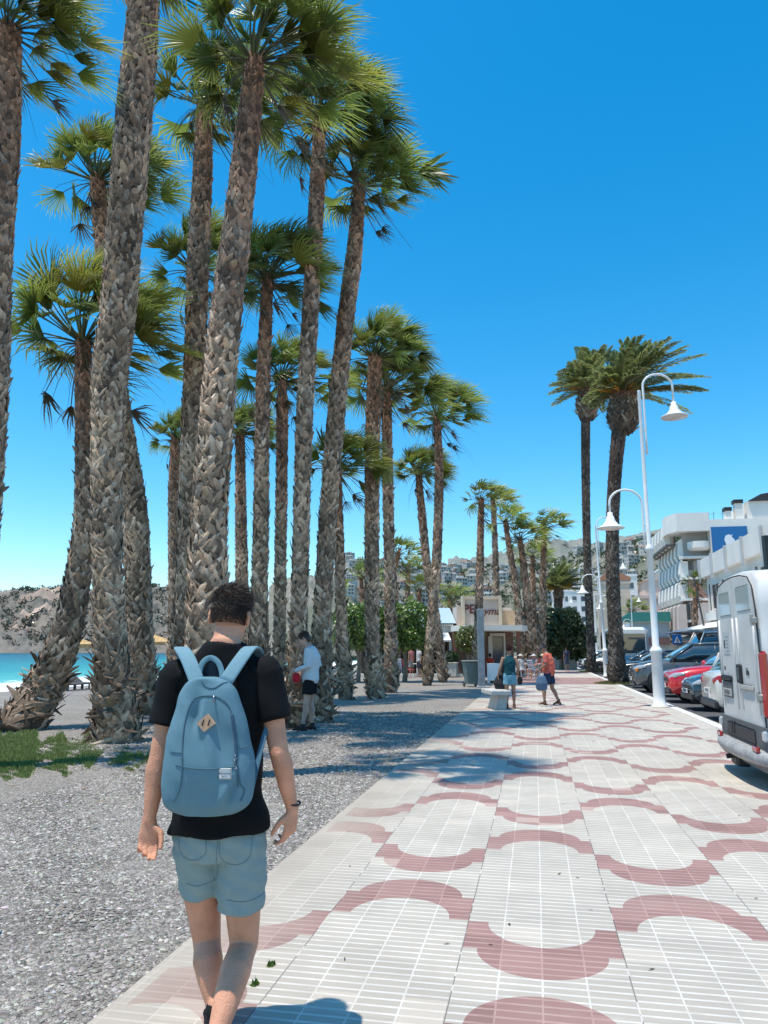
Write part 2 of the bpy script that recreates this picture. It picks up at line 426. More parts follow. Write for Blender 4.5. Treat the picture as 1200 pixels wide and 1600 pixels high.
# ---------------------------------------------------------------- node expression helper
class NX:
    def __init__(s, m): s.nt = m.node_tree; s.N = s.nt.nodes; s.L = s.nt.links
    def m(s, op, a, b=None, c=None):
        n = s.N.new('ShaderNodeMath'); n.operation = op
        for i, x in enumerate((a, b, c)):
            if x is None: continue
            if isinstance(x, (int, float)): n.inputs[i].default_value = x
            else: s.L.new(x, n.inputs[i])
        return n.outputs[0]
    def mix(s, f, a, b):
        n = s.N.new('ShaderNodeMix'); n.data_type = 'RGBA'
        for i, x in ((0, f), (6, a), (7, b)):
            if isinstance(x, (int, float)): n.inputs[i].default_value = x
            elif isinstance(x, tuple): n.inputs[i].default_value = (*x, 1)
            else: s.L.new(x, n.inputs[i])
        return n.outputs[2]
    def noise(s, vec, sc, det=3, rough=.5):
        n = s.N.new('ShaderNodeTexNoise'); n.inputs['Scale'].default_value = sc; n.inputs['Detail'].default_value = det; n.inputs['Roughness'].default_value = rough
        s.L.new(vec, n.inputs['Vector']); return n.outputs[0]
    def scale(s, col, f):
        n = s.N.new('ShaderNodeVectorMath'); n.operation = 'SCALE'
        s.L.new(col, n.inputs[0]) if not isinstance(col, tuple) else setattr(n.inputs[0], 'default_value', col)
        s.L.new(f, n.inputs[3]) if not isinstance(f, (int, float)) else setattr(n.inputs[3], 'default_value', f)
        return n.outputs[0]
    def ramp(s, f, stops):
        n = s.N.new('ShaderNodeValToRGB'); s.L.new(f, n.inputs[0]); e = n.color_ramp.elements
        while len(e) < len(stops): e.new(.5)
        for q, (p, c) in zip(e, stops): q.position = p; q.color = (*c, 1)
        return n.outputs[0]
def newmat(name, rough=.8):
    m = bpy.data.materials.new(name); m.use_nodes = True; b = m.node_tree.nodes['Principled BSDF']; b.inputs['Roughness'].default_value = rough
    tc = m.node_tree.nodes.new('ShaderNodeTexCoord'); return m, b, NX(m), tc.outputs['Object']
def bumpto(x, b, h, dist=.01, st=1.):
    n = x.N.new('ShaderNodeBump'); n.inputs['Distance'].default_value = dist; n.inputs['Strength'].default_value = st
    x.L.new(h, n.inputs['Height']); x.L.new(n.outputs[0], b.inputs['Normal'])

# ---------------------------------------------------------------- promenade paving
PX0, PX1 = -1.85, 3.46
m_pave, b, x, oc = newmat('promenade_tiles', .75); b.inputs['Specular IOR Level'].default_value = .3
sp = x.N.new('ShaderNodeSeparateXYZ'); x.L.new(oc, sp.inputs[0]); X, Y = sp.outputs[0], sp.outputs[1]
wn = x.noise(oc, 3., 2); Xj = x.m('ADD', X, x.m('MULTIPLY', x.m('SUBTRACT', wn, .5), .006))
xl = x.m('DIVIDE', x.m('ADD', Xj, .422), .8); k = x.m('FLOOR', xl); u = x.m('SUBTRACT', xl, k)
par = x.m('FLOORED_MODULO', k, 2.) if False else x.m('SUBTRACT', k, x.m('MULTIPLY', x.m('FLOOR', x.m('MULTIPLY', k, .5)), 2.))
vv = x.m('ADD', x.m('SUBTRACT', Y, 3.68), x.m('MULTIPLY', par, 1.57)); v = x.m('SUBTRACT', vv, x.m('MULTIPLY', x.m('FLOOR', x.m('DIVIDE', vv, 3.14)), 3.14))
q = x.m('ABSOLUTE', x.m('SUBTRACT', v, 1.635)); uc = x.m('SUBTRACT', u, .5)
def arc(base, hw): return x.m('ADD', x.m('MULTIPLY', x.m('SQRT', x.m('MAXIMUM', x.m('SUBTRACT', 1., x.m('POWER', x.m('DIVIDE', uc, hw), 2.)), 0.)), .31), base)
band = x.m('MULTIPLY', x.m('GREATER_THAN', q, arc(.79, .36)), x.m('LESS_THAN', q, arc(1.17, .405)))
edge = x.m('MULTIPLY', x.m('GREATER_THAN', X, -1.78), x.m('LESS_THAN', X, 3.1)); band = x.m('MULTIPLY', x.m('MULTIPLY', band, edge), x.m('LESS_THAN', Y, 33.2))
cross = x.m('MULTIPLY', x.m('GREATER_THAN', Y, 35.), x.m('LESS_THAN', Y, 43.5)); cross2 = x.m('MULTIPLY', x.m('GREATER_THAN', Y, 52.), x.m('LESS_THAN', Y, 56.))
band = x.m('MAXIMUM', band, x.m('MAXIMUM', cross, cross2))
# per-tile tone
cb = x.N.new('ShaderNodeCombineXYZ'); x.L.new(x.m('FLOOR', x.m('DIVIDE', x.m('ADD', X, .422), .2)), cb.inputs[0]); x.L.new(x.m('FLOOR', x.m('DIVIDE', Y, .19625)), cb.inputs[1])
wh = x.N.new('ShaderNodeTexWhiteNoise'); wh.noise_dimensions = '2D'; x.L.new(cb.outputs[0], wh.inputs['Vector'])
big = x.noise(oc, .9, 5, .6); fine = x.noise(oc, 160., 2)
tone = x.m('ADD', x.m('MULTIPLY', wh.outputs[0], .10), x.m('ADD', x.m('MULTIPLY', big, .42), x.m('ADD', x.m('MULTIPLY', fine, .30), .52)))
warm = x.mix(x.m('MULTIPLY', big, 1.), (.425, .388, .335), (.475, .42, .345))
pk = x.mix(wh.outputs[0], (.285, .16, .14), (.35, .205, .18))
base = x.mix(band, warm, pk)
fr = x.m('FRACT', x.m('DIVIDE', Y, .0654166)); row = x.m('LESS_THAN', x.m('ABSOLUTE', x.m('SUBTRACT', fr, .5)), .13)
fx = x.m('FRACT', x.m('DIVIDE', x.m('ADD', Xj, .422), .2)); colm = x.m('GREATER_THAN', x.m('ABSOLUTE', x.m('SUBTRACT', fx, .5)), .478)
fl = x.m('ABSOLUTE', uc); lane = x.m('GREATER_THAN', fl, .4955)
ln = x.m('MAXIMUM', row, colm)
gn = x.noise(oc, 7., 3); ln2 = x.m('MULTIPLY', ln, x.m('MINIMUM', 1., x.m('MULTIPLY', gn, 1.7)))
lite = x.mix(band, (.74, .70, .63), (.48, .32, .28)); base = x.mix(x.m('MULTIPLY', ln2, .8), base, lite)
st = x.noise(oc, .55, 7, .72); base = x.mix(x.m('MULTIPLY', x.m('MAXIMUM', x.m('SUBTRACT', st, .52), 0.), 1.9), base, (.33, .29, .24)); odd = x.m('MULTIPLY', x.m('GREATER_THAN', wh.outputs[0], .955), .35); base = x.mix(odd, base, (.60, .52, .43)); sandy = x.m('MULTIPLY', x.m('MAXIMUM', x.m('SUBTRACT', x.m('MULTIPLY', x.m('ADD', X, .9), -1.25), x.m('MULTIPLY', x.noise(oc, 2.5, 6, .7), .6)), 0.), .9); base = x.mix(x.m('MINIMUM', sandy, .75), base, (.42, .36, .29))
dk = x.m('MULTIPLY', lane, x.m('GREATER_THAN', gn, .43)); base = x.mix(x.m('MULTIPLY', dk, .75), base, (.1, .085, .075))
vo = x.N.new('ShaderNodeTexVoronoi'); vo.inputs['Scale'].default_value = 3.2; x.L.new(oc, vo.inputs['Vector'])
sp2 = x.N.new('ShaderNodeSeparateColor'); x.L.new(vo.outputs['Color'], sp2.inputs[0])
spk = x.m('LESS_THAN', vo.outputs['Distance'], x.m('MULTIPLY', sp2.outputs[0], .045)); base = x.mix(x.m('MULTIPLY', spk, .6), base, (.15, .13, .11))
x.L.new(x.scale(base, tone), b.inputs['Base Color'])
hgt = x.m('ADD', x.m('MULTIPLY', x.m('SUBTRACT', 1., x.m('MAXIMUM', ln, lane)), 1.), x.m('MULTIPLY', fine, .35)); bumpto(x, b, hgt, .0025, .8)
mb = MB(); bb(mb, PX0, PX1, -6, 175, -.18, 0)
pv = tag(mb.build('promenade', m_pave), kind='structure')
m_curb = mat('kerb_stone', (.62, .60, .56), .85, noise=.15, nscale=3, bump=.5)
mb = MB()
for i in range(90):
    y0 = -6+i*2.0; bb(mb, PX1+.004, PX1+.22, y0, y0+1.99, -.18, .006)
tag(mb.build('kerb', m_curb), kind='structure')
# asphalt road and far pavement
m_road, b, x, oc = newmat('asphalt', .9)
n1 = x.noise(oc, .6, 5); n2 = x.noise(oc, 90., 2)
x.L.new(x.ramp(x.m('ADD', x.m('MULTIPLY', n1, .5), x.m('MULTIPLY', n2, .5)), [(.3, (.045, .046, .05)), (.7, (.11, .11, .112))]), b.inputs['Base Color']); bumpto(x, b, n2, .006)
mb = MB(); bb(mb, PX1+.2, 13.5, -6, 260, -.30, -.09); tag(mb.build('road', m_road), kind='structure')
mb = MB(); bb(mb, 13.5, 17.0, -6, 260, -.30, .0); tag(mb.build('pavement', mat('far_pavement', (.5, .47, .43), .85, noise=.12, nscale=1.5)), kind='structure')
mb = MB()
for i in range(40): 
    for j in range(1): box(mb, (PX1+5.2, 3.3+i*3.35-.2, -.084), (.1, .02, .004))
for i in range(26): box(mb, (10.3, 4+i*7, -.084), (.12, 3, .004))
tag(mb.build('road_marking', mat('road_paint', (.7, .7, .68), .7)), kind='structure')
# drain grate
g0 = G(1100, 1167); dg = empty('drain_grate', (3.2, g0[1], 0), 0, 'dark metal drain grate set flush in the paving beside the white van', 'grate')
mb = MB(); bbox(mb, (0, 0, .001), (.5, .75, .012), .002); mb.build('plate', mat('cast_iron', (.16, .155, .15), .6, .5, noise=.3), dg)
mb = MB()
for i in range(9): box(mb, (0, -.3+i*.075, .009), (.42, .022, .006))
mb.build('bars', mat('cast_iron_light', (.25, .24, .23), .5, .5), dg)

# ---------------------------------------------------------------- gravel, beach
def zbeach(X):
    t = np.clip((-X-15)/20., 0, 3); return -.015-1.2*t-.0*X
m_grav, b, x, oc = newmat('gravel', .9)
big = x.noise(oc, .35, 6, .6)
v1 = x.N.new('ShaderNodeTexVoronoi'); v1.inputs['Scale'].default_value = 42; x.L.new(oc, v1.inputs['Vector']); v1.inputs['Randomness'].default_value = 1
s1 = x.N.new('ShaderNodeSeparateColor'); x.L.new(v1.outputs['Color'], s1.inputs[0])
v2 = x.N.new('ShaderNodeTexVoronoi'); v2.inputs['Scale'].default_value = 90; x.L.new(oc, v2.inputs['Vector'])
s2 = x.N.new('ShaderNodeSeparateColor'); x.L.new(v2.outputs['Color'], s2.inputs[0])
mixv = x.m('ADD', x.m('MULTIPLY', s1.outputs[0], .6), x.m('MULTIPLY', s2.outputs[1], .4))
cr = x.ramp(mixv, [(.05, (.14, .12, .10)), (.45, (.31, .275, .235)), (.8, (.46, .41, .355)), (1., (.70, .65, .58))])
sand = x.mix(x.m('MULTIPLY', big, .4), cr, (.46, .41, .35))
x.L.new(x.scale(sand, x.m('ADD', .72, x.m('MULTIPLY', big, .5))), b.inputs['Base Color'])
bumpto(x, b, x.m('SUBTRACT', 1., x.m('ADD', v1.outputs['Distance'], x.m('MULTIPLY', v2.outputs['Distance'], .5))), .035, .9)
xs = np.concatenate([np.linspace(-75, -8, 40), np.linspace(-7.4, PX0+.003, 24)]); ys = np.concatenate([np.linspace(-6, 30, 70), np.geomspace(31, 900, 50)])
XX, YY = np.meshgrid(xs, ys, indexing='ij'); ZZ = zbeach(XX)+(.018*np.sin(XX*1.7+YY*.6)+.014*np.sin(YY*1.3-XX*.8)+.01*np.sin(XX*4.1)*np.sin(YY*3.3))*np.clip((PX0-XX)*2, 0, 1)-.005
def grid_faces(a, b_): i, j = np.meshgrid(np.arange(a-1), np.arange(b_-1), indexing='ij'); k = (i*b_+j).ravel(); return np.stack([k, k+b_, k+b_+1, k+1], 1)
mb = MB(); mb.add(np.stack([XX, YY, ZZ], -1), grid_faces(*XX.shape)); tag(mb.build('gravel_ground', m_grav, smooth=True), kind='structure')
m_gnd = mat('dusty_ground', (.36, .33, .29), .95, noise=.25, nscale=.05)
mb = MB(); bb(mb, 17.0, 2500, -40, 3000, -1, -.04); bb(mb, PX0-.0, 17.0, 260, 900, -1., -.05); bb(mb, PX0, PX1+.2, 175, 260, -1., -.03); tag(mb.build('ground', m_gnd), kind='structure')
mb = MB(); bb(mb, -16, PX0-.01, 46, 175, -.5, -.004); 
# loose stones
def stones(name, n, x0, x1, y0, y1, r0, r1, seed, dens=None):
    g = np.random.default_rng(seed); Xs = g.uniform(x0, x1, n); Ys = g.uniform(y0, y1, n)**1.; r = g.uniform(0, 1, n)**2.5*(r1-r0)+r0
    o6 = np.array([[1,0,0],[0,1,0],[-1,0,0],[0,-1,0],[0,0,1],[0,0,-1.]]); f8 = np.array([[0,1,4],[1,2,4],[2,3,4],[3,0,4],[1,0,5],[2,1,5],[3,2,5],[0,3,5]])
    rot = g.uniform(0, 6.28, n); sc_ = np.stack([g.uniform(.8, 1.5, n), g.uniform(.6, 1.1, n), g.uniform(.35, .7, n)], 1)*r[:, None]
    P6 = o6[None]*sc_[:, None, :]+g.normal(0, .12, (n, 6, 3))*r[:, None, None]; c, s = np.cos(rot), np.sin(rot)
    x_ = P6[..., 0]*c[:, None]-P6[..., 1]*s[:, None]; y_ = P6[..., 0]*s[:, None]+P6[..., 1]*c[:, None]
    zb = -.02+(.018*np.sin(Xs*1.7+Ys*.6)+.014*np.sin(Ys*1.3-Xs*.8)+.01*np.sin(Xs*4.1)*np.sin(Ys*3.3))*np.clip((PX0-Xs)*2, 0, 1)
    V = np.stack([x_+Xs[:, None], y_+Ys[:, None], P6[..., 2]+(zb+r*.12)[:, None]], -1)
    t = g.uniform(0, 1, n); cc = (np.array((.15, .132, .113))+(np.array((.58, .53, .47))-np.array((.15, .132, .113)))*(t[:, None]**1.8))*(1+g.normal(0, .05, (n, 3)))
    mb = MB(); mb.add(V.reshape(-1, 3), ((np.arange(n)*6)[:, None, None]+f8[None]).reshape(-1, 3), np.repeat(cc, 6, 0))
    return tag(mb.build(name, mat('stone', attr=True, rough=.85)), kind='stuff', label='loose grey pebbles of the beach gravel', cat='gravel')
stones('pebbles', 70000, -5.2, PX0-.0, 1.9, 9.0, .005, .018, 1)
stones('pebbles', 26000, -9, PX0, 9.0, 19, .010, .03, 2)
# a few pebbles strayed over the paving edge
stones('pebbles', 2600, PX0-.05, PX0+.14, 2, 22, .005, .013, 3)
stones('pebbles', 900, PX0+.1, PX0+.9, 2, 16, .003, .007, 4)
g = np.random.default_rng(31); mb = MB()
for k in range(420):
    if k < 330: c_ = np.array([g.uniform(-8, PX0-.1), g.uniform(3, 22), .012])
    else: c_ = np.array([g.uniform(PX0, 3.2), g.uniform(2.6, 24), .004])
    l_ = g.uniform(.012, .05)*(1 if k < 330 else .6); a_ = g.uniform(0, 6.28); u_ = np.array([math.cos(a_), math.sin(a_), g.uniform(-.1, .3)])*l_; v_ = np.array([-math.sin(a_), math.cos(a_), 0])*l_*g.uniform(.1, .35); cc_ = np.array(((.16, .10, .06), (.30, .22, .13), (.07, .06, .05))[k % 3])*g.uniform(.6, 1.3)
    mb.addl([c_-u_, c_+v_+[0, 0, .006], c_+u_, c_-v_], [[0, 1, 2], [0, 2, 3]], cc_)
tag(mb.build('leaf_litter', mat('stone', (0, 0, 0))), 'small dry leaf scraps strewn over gravel and paving', 'litter', kind='stuff')
# grass round the palm feet
def grass(n, seed):
    g = np.random.default_rng(seed); pts = []
    while len(pts) < n:
        px = g.uniform(-30, 262); py = g.uniform(1128, 1222); 
        q = math.sin(px*.06)*.5+math.sin(px*.13+2)*.5+math.sin(py*.31+px*.09)*.5+math.sin(py*.8-px*.21)*.4
        lim = 1208-14*(px > 105)+9*math.sin(px*.07)+6*math.sin(px*.19)
        top = 1142+(22 if 150 < px < 240 else 0)+(10 if px > 60 else 0)
        if py > lim+g.normal(0, 3) or py < top+g.normal(0, 2)+5*math.sin(px*.12)+4*math.sin(px*.31): continue
        if q+g.normal(0, .25) < -.75+.55*(px > 105)+max(0, (py-1188)/22.): continue
        pts.append(G(px, py))
    p = np.array(pts); h = g.uniform(.01, .038, n); a = g.uniform(0, 6.28, n); ln = g.normal(0, .5, (n, 2))*h[:, None]; w = .006
    V = np.stack([p+np.stack([np.cos(a)*w, np.sin(a)*w, 0*a-.01], 1), p-np.stack([np.cos(a)*w, np.sin(a)*w, 0*a+.01], 1), p+np.stack([ln[:, 0], ln[:, 1], h], 1)], 1)
    yel = (g.random(n) < np.clip((p[:, 0]+6.2)/3, .1, .6))[:, None]; cc = np.where(yel, np.array((.22, .22, .06)), np.array((.17, .23, .06)))*g.uniform(.6, 1.4, n)[:, None]
    mb = MB(); mb.add(V.reshape(-1, 3), np.arange(3*n).reshape(-1, 3), np.repeat(cc, 3, 0)); return mb
m_grass = mat('grass', attr=True, rough=.5, trans=.25)
tag(grass(38000, 5).build('grass', m_grass), 'patchy short green grass at the feet of the palms', 'grass', kind='stuff')
def tuft(name, c, rx, ry, n, h, seed, lb, col=(.16, .17, .05)):
    g = np.random.default_rng(seed); t = g.uniform(0, 6.28, n); r = g.uniform(0, 1, n)**.6; p = np.stack([c[0]+np.cos(t)*r*rx, c[1]+np.sin(t)*r*ry, np.zeros(n)], 1)
    hh = h*g.uniform(.4, 1.2, n)*(1.1-r); ln = g.normal(0, .4, (n, 2))*hh[:, None]; a = g.uniform(0, 6.28, n); w = .012
    V = np.stack([p+np.stack([np.cos(a)*w, np.sin(a)*w, 0*a], 1), p-np.stack([np.cos(a)*w, np.sin(a)*w, 0*a], 1), p+np.stack([ln[:, 0], ln[:, 1], hh], 1)], 1)
    mb = MB(); mb.add(V.reshape(-1, 3), np.arange(3*n).reshape(-1, 3), np.repeat(np.array(col)*g.uniform(.6, 1.4, n)[:, None], 3, 0)); return tag(mb.build(name, m_grass), lb, 'grass', kind='stuff')
tuft('weeds', G(963, 1068), 1.0, 1.2, 5200, .22, 1, 'weeds round the foot of the large date palm'); tuft('weeds', G(930, 1050), 1.3, 1.5, 3000, .3, 2, 'weeds round the foot of the rear date palm')
tuft('weeds', G(775, 1066), .9, .9, 1500, .15, 3, 'weeds in front of the white board'); tuft('weeds', G(597, 1044), .8, .8, 1500, .2, 4, 'weeds behind the straight palm'); tuft('weeds', G(688, 1045), 1.2, 1., 1800, .2, 6, 'weeds at the foot of the twin palms')
for i, (px, py) in enumerate([(424, 1508), (399, 1538)]): tuft('weeds', G(px, py), .018, .03, 60-18*i, .03, 20+i, 'tiny weeds growing in a paving joint', (.12, .2, .04))

# ---------------------------------------------------------------- sea
SEA = -1.2
m_sea, b, x, oc = newmat('sea_water', .18)
sp = x.N.new('ShaderNodeSeparateXYZ'); x.L.new(oc, sp.inputs[0])
w1 = x.noise(oc, .12, 4); dist = x.m('SUBTRACT', x.m('MULTIPLY', sp.outputs[0], -1.), 34.); dist = x.m('ADD', dist, x.m('MULTIPLY', x.m('SUBTRACT', w1, .5), 8.))
c = x.ramp(x.m('DIVIDE', dist, 260.), [(0., (.30, .56, .52)), (.06, (.06, .38, .33)), (.14, (.010, .25, .25)), (.4, (.003, .13, .16)), (1., (.003, .085, .12))])
fm = x.noise(oc, .9, 6, .7)
foam = x.m('GREATER_THAN', x.m('ADD', fm, x.m('MULTIPLY', x.m('SUBTRACT', 11., dist), .055)), .55)
mp = x.N.new('ShaderNodeMapping'); mp.inputs['Scale'].default_value = (1, .25, 1); x.L.new(oc, mp.inputs[0]); fl = x.noise(mp.outputs[0], .22, 5, .7); cap = x.m('GREATER_THAN', fl, .69)
x.L.new(x.mix(x.m('MAXIMUM', foam, cap), c, (.85, .87, .87)), b.inputs['Base Color'])
mpp = x.noise(oc, .5, 6, .65); bumpto(x, b, mpp, .5, .8); x.L.new(x.m('ADD', .25, x.m('MULTIPLY', foam, .6)), b.inputs['Roughness']); b.inputs['Specular IOR Level'].default_value = .12
mb = MB(); mb.add([(-6000, -200, SEA), (-33.5, -200, SEA), (-33.5, 6000, SEA), (-6000, 6000, SEA)], np.array([[0, 1, 2, 3]])); tag(mb.build('sea', m_sea), kind='structure')

# ---------------------------------------------------------------- hills
def hillmat(name, a, b2, c3, sc_=.02):
    m, b, x, oc = newmat(name, .95)
    n1 = x.noise(oc, sc_, 8, .65); n2 = x.noise(oc, sc_*9, 4, .7)
    f = x.m('ADD', x.m('MULTIPLY', n1, .65), x.m('MULTIPLY', n2, .35))
    x.L.new(x.ramp(f, [(.38, a), (.5, b2), (.62, c3)]), b.inputs['Base Color']); bumpto(x, b, n2, 4., .8); return m
def hill(name, sky_pts, r0, r1, z0, m, rough=1., seed=0, pxr=None, nr=40, back=1.4, terr=0.):
    g = np.random.default_rng(seed); a = np.array(sky_pts, float); pxs = np.linspace(a[0, 0], a[-1, 0], 260)
    H = np.interp(pxs, a[:, 0], a[:, 1]); rs = np.concatenate([np.linspace(0, 1, nr), [1.15, 1.5]])
    ph = g.uniform(0, 6.28, 12); V = []
    for i, (p, h) in enumerate(zip(pxs, H)):
        l, f, u = ray(p, h); k = math.hypot(l, f)
        for t in rs:
            r = r0+(r1-r0)*t; top = EYE+r1*u/f*1.0
            z = z0+(top-z0)*(math.sin(min(t, 1)*math.pi/2)**(1.0+.5*math.sin(p*.01+ph[9]))) if t <= 1 else top-(t-1)*(top-z0)*1.2
            q = min(t, 1)*(1-min(t, 1))*4
            z += rough*q*(3*math.sin(p*.031+t*7+ph[0])+2*math.sin(p*.083+t*13+ph[1])+1.4*math.sin(p*.19+t*5+ph[2])+1.*math.sin(p*.37-t*21+ph[3]))*.6
            z += (.5*math.sin(p*.7+ph[4])+.4*math.sin(p*1.9+ph[5]))*rough*(.3 if t >= 1 else q*.5)
            V.append(c2w(l/f*r, r, z))
    mb = MB(); mb.add(np.array(V), grid_faces(260, len(rs))); o = mb.build(name, m, smooth=True); return tag(o, kind='structure'), np.array(V).reshape(260, len(rs), 3), pxs, rs
M_SCRUB = hillmat('scrub_hillside', (.10, .115, .075), (.20, .19, .145), (.34, .31, .26), .02)
M_HEAD = hillmat('dry_headland', (.105, .105, .085), (.165, .15, .125), (.25, .205, .165), .018)
M_FARH = hillmat('far_mountain', (.15, .165, .135), (.2, .205, .17), (.26, .25, .21), .006)
hill('headland', [(-260, 934), (-60, 928), (0, 926), (30, 925), (70, 922), (120, 924), (180, 919), (240, 921), (300, 930), (380, 940), (470, 960)], 735, 1000, -1.4, M_HEAD, 2.2, 3)
_, HV, HP, HR = hill('town_hill', [(420, 940), (480, 922), (545, 901), (575, 905), (610, 902), (650, 904), (700, 901), (790, 899), (840, 890), (880, 884), (960, 880), (1060, 874), (1300, 866)], 210, 620, 0, M_SCRUB, 1.3, 5)
hill('mountain', [(700, 890), (780, 884), (830, 868), (870, 864), (905, 861), (945, 857), (985, 846), (1040, 838), (1120, 836), (1300, 830)], 900, 1900, 20, M_FARH, 3.0, 8)
# houses of the town, all with the same few plans
hm = {k: mat(k, c_, .8, noise=.06, nscale=.4) for k, c_ in (('white_render', (.56, .53, .48)), ('cream_render', (.46, .39, .30)), ('terracotta_roof', (.40, .18, .10)), ('far_window', (.07, .085, .1)), ('flat_roof', (.45, .42, .38)))}
def house(kind, seed):
    g = random.Random(seed); mb = MB(); w_, d_, h_ = 9, 7, 3*(1+kind % 3)
    wall = hm['cream_render'] if kind == 3 else hm['white_render']
    bb(mb, -w_/2, w_/2, -d_/2, d_/2, -6, h_, m=wall)
    if kind in (1, 3): 
        prism(mb, [(-w_/2-.4, h_), (w_/2+.4, h_), (0, h_+2)], -d_/2-.4, d_/2+.4, 1, m=hm['terracotta_roof'])
    else:
        bb(mb, -w_/2-.2, w_/2+.2, -d_/2-.2, d_/2+.2, h_, h_+.5, m=wall); bb(mb, -w_/4, w_/4, -1, 2.4, h_+.5, h_+2.2, m=wall)
    for fl_ in range(1+kind % 3):
        for xx in (-3, -.9, 1.4, 3.2):
            if g.random() < .85: bb(mb, xx-.55, xx+.55, -d_/2-.06, -d_/2+.1, fl_*3+.9, fl_*3+2.3, m=hm['far_window'])
        bb(mb, -w_/2+.5, w_/2-.5, -d_/2-1.3, -d_/2-.01, fl_*3+2.75, fl_*3+2.95, m=wall)
        for yy in (-1.6, 1.4): bb(mb, -w_/2-.06, -w_/2+.1, yy-.5, yy+.5, fl_*3+.9, fl_*3+2.2, m=hm['far_window'])
    me_o = mb.build('house'); me = me_o.data; bpy.data.objects.remove(me_o); return me
HM = [house(k, k) for k in range(6)]
g = random.Random(4); cnt = 0
HL = ['small white box house among many on the town hillside', 'white house with red tiled gable among many on the town hillside', 'three storey white block among many on the town hillside', 'cream house with red tiled roof among many on the town hillside', 'two storey white flat-roofed house among many on the town hillside', 'tall white terraced block among many on the town hillside']
while cnt < 240:
    p_ = g.choice([g.uniform(535, 720), g.uniform(640, 800), g.uniform(860, 1010), g.uniform(540, 1010)]); t = g.uniform(.05, .86)
    i = int(np.searchsorted(HP, p_)); j = int(t*39); v = HV[i][j]; kd = g.choice([0, 0, 1, 2, 3, 4, 4, 5])
    o = link('house', HM[kd]); o.location = tuple(v); o.rotation_euler = (0, 0, PSI+g.uniform(-.6, .6)); s_ = g.uniform(.32, .68)*(1 if t > .25 else .8); o.scale = (s_*g.uniform(.8, 1.6), s_, s_)
    tag(o, HL[kd], 'house', 'houses on the town hillside'); cnt += 1
for p_, t, kd, s_ in ((20, .72, 0, .8), (62, .8, 1, .8), (95, .93, 4, .9)):
    pass
# shrubs on hills: uncountable cover
def cover(name, V, n, seed, s0, s1, lb, i0=0, i1=260, j1=40, gc=(.075, .1, .04)):
    g = np.random.default_rng(seed); mb = MB()
    for k in range(n):
        i = g.integers(i0, i1-1); j = g.integers(1, j1-1); a, b_ = g.random(2); v = V[i, j]*(1-a)*(1-b_)+V[i+1, j]*a*(1-b_)+V[i, j+1]*(1-a)*b_+V[i+1, j+1]*a*b_
        r = g.uniform(s0, s1); leafy(mb, v+np.array([0, 0, r*.4]), (r, r, r*.75), 26, r*.38, g, 2, np.array(gc)*g.uniform(.6, 1.3))
    return tag(mb.build(name, M_LEAF), lb, 'vegetation', kind='stuff')
cover('hillside_scrub', HV, 1500, 3, .9, 2.6, 'green scrub and trees between the houses of the town hillside', 40, 200)
_, V2, _, _ = hill('headland_foot', [(-260, 985), (0, 990), (60, 984), (120, 990), (200, 984), (300, 992), (380, 1000)], 722, 860, -1.4, M_HEAD, 2.5, 13)
ho = [o for o in bpy.data.objects if o.name == 'headland'][0]; n_ = len(ho.data.vertices); cc = np.zeros(n_*3, np.float32); ho.data.vertices.foreach_get('co', cc); HV1 = cc.reshape(260, -1, 3)
cover('headland_scrub', HV1, 900, 7, 2, 5.5, 'dark scrub dotted over the dry headland', 0, 240, 41, (.10, .105, .07))
# quarry terraces of the headland
mq = MB()
for (pa, pb, t0, h) in ((30, 98, .62, 9), (34, 82, .5, 5), (8, 60, .32, 3), (60, 110, .75, 6)):
    ia, ib = np.searchsorted(np.linspace(-260, 470, 260), [pa, pb]); j = int(t0*39); A_ = HV1[ia:ib, j]
    for q in range(len(A_)-1):
        a, b_ = A_[q]-np.array([sP*-3, 3, 0]), A_[q+1]-np.array([-3*sP, 3, 0]); mq.add([a+[0, 0, -1], b_+[0, 0, -1], b_+[0, 4, h], a+[0, 4, h]], np.array([[0, 1, 2, 3]]))
tag(mq.build('terrace_cut', mat('cut_earth', (.46, .33, .25), .95, noise=.3, nscale=.05)), kind='structure')
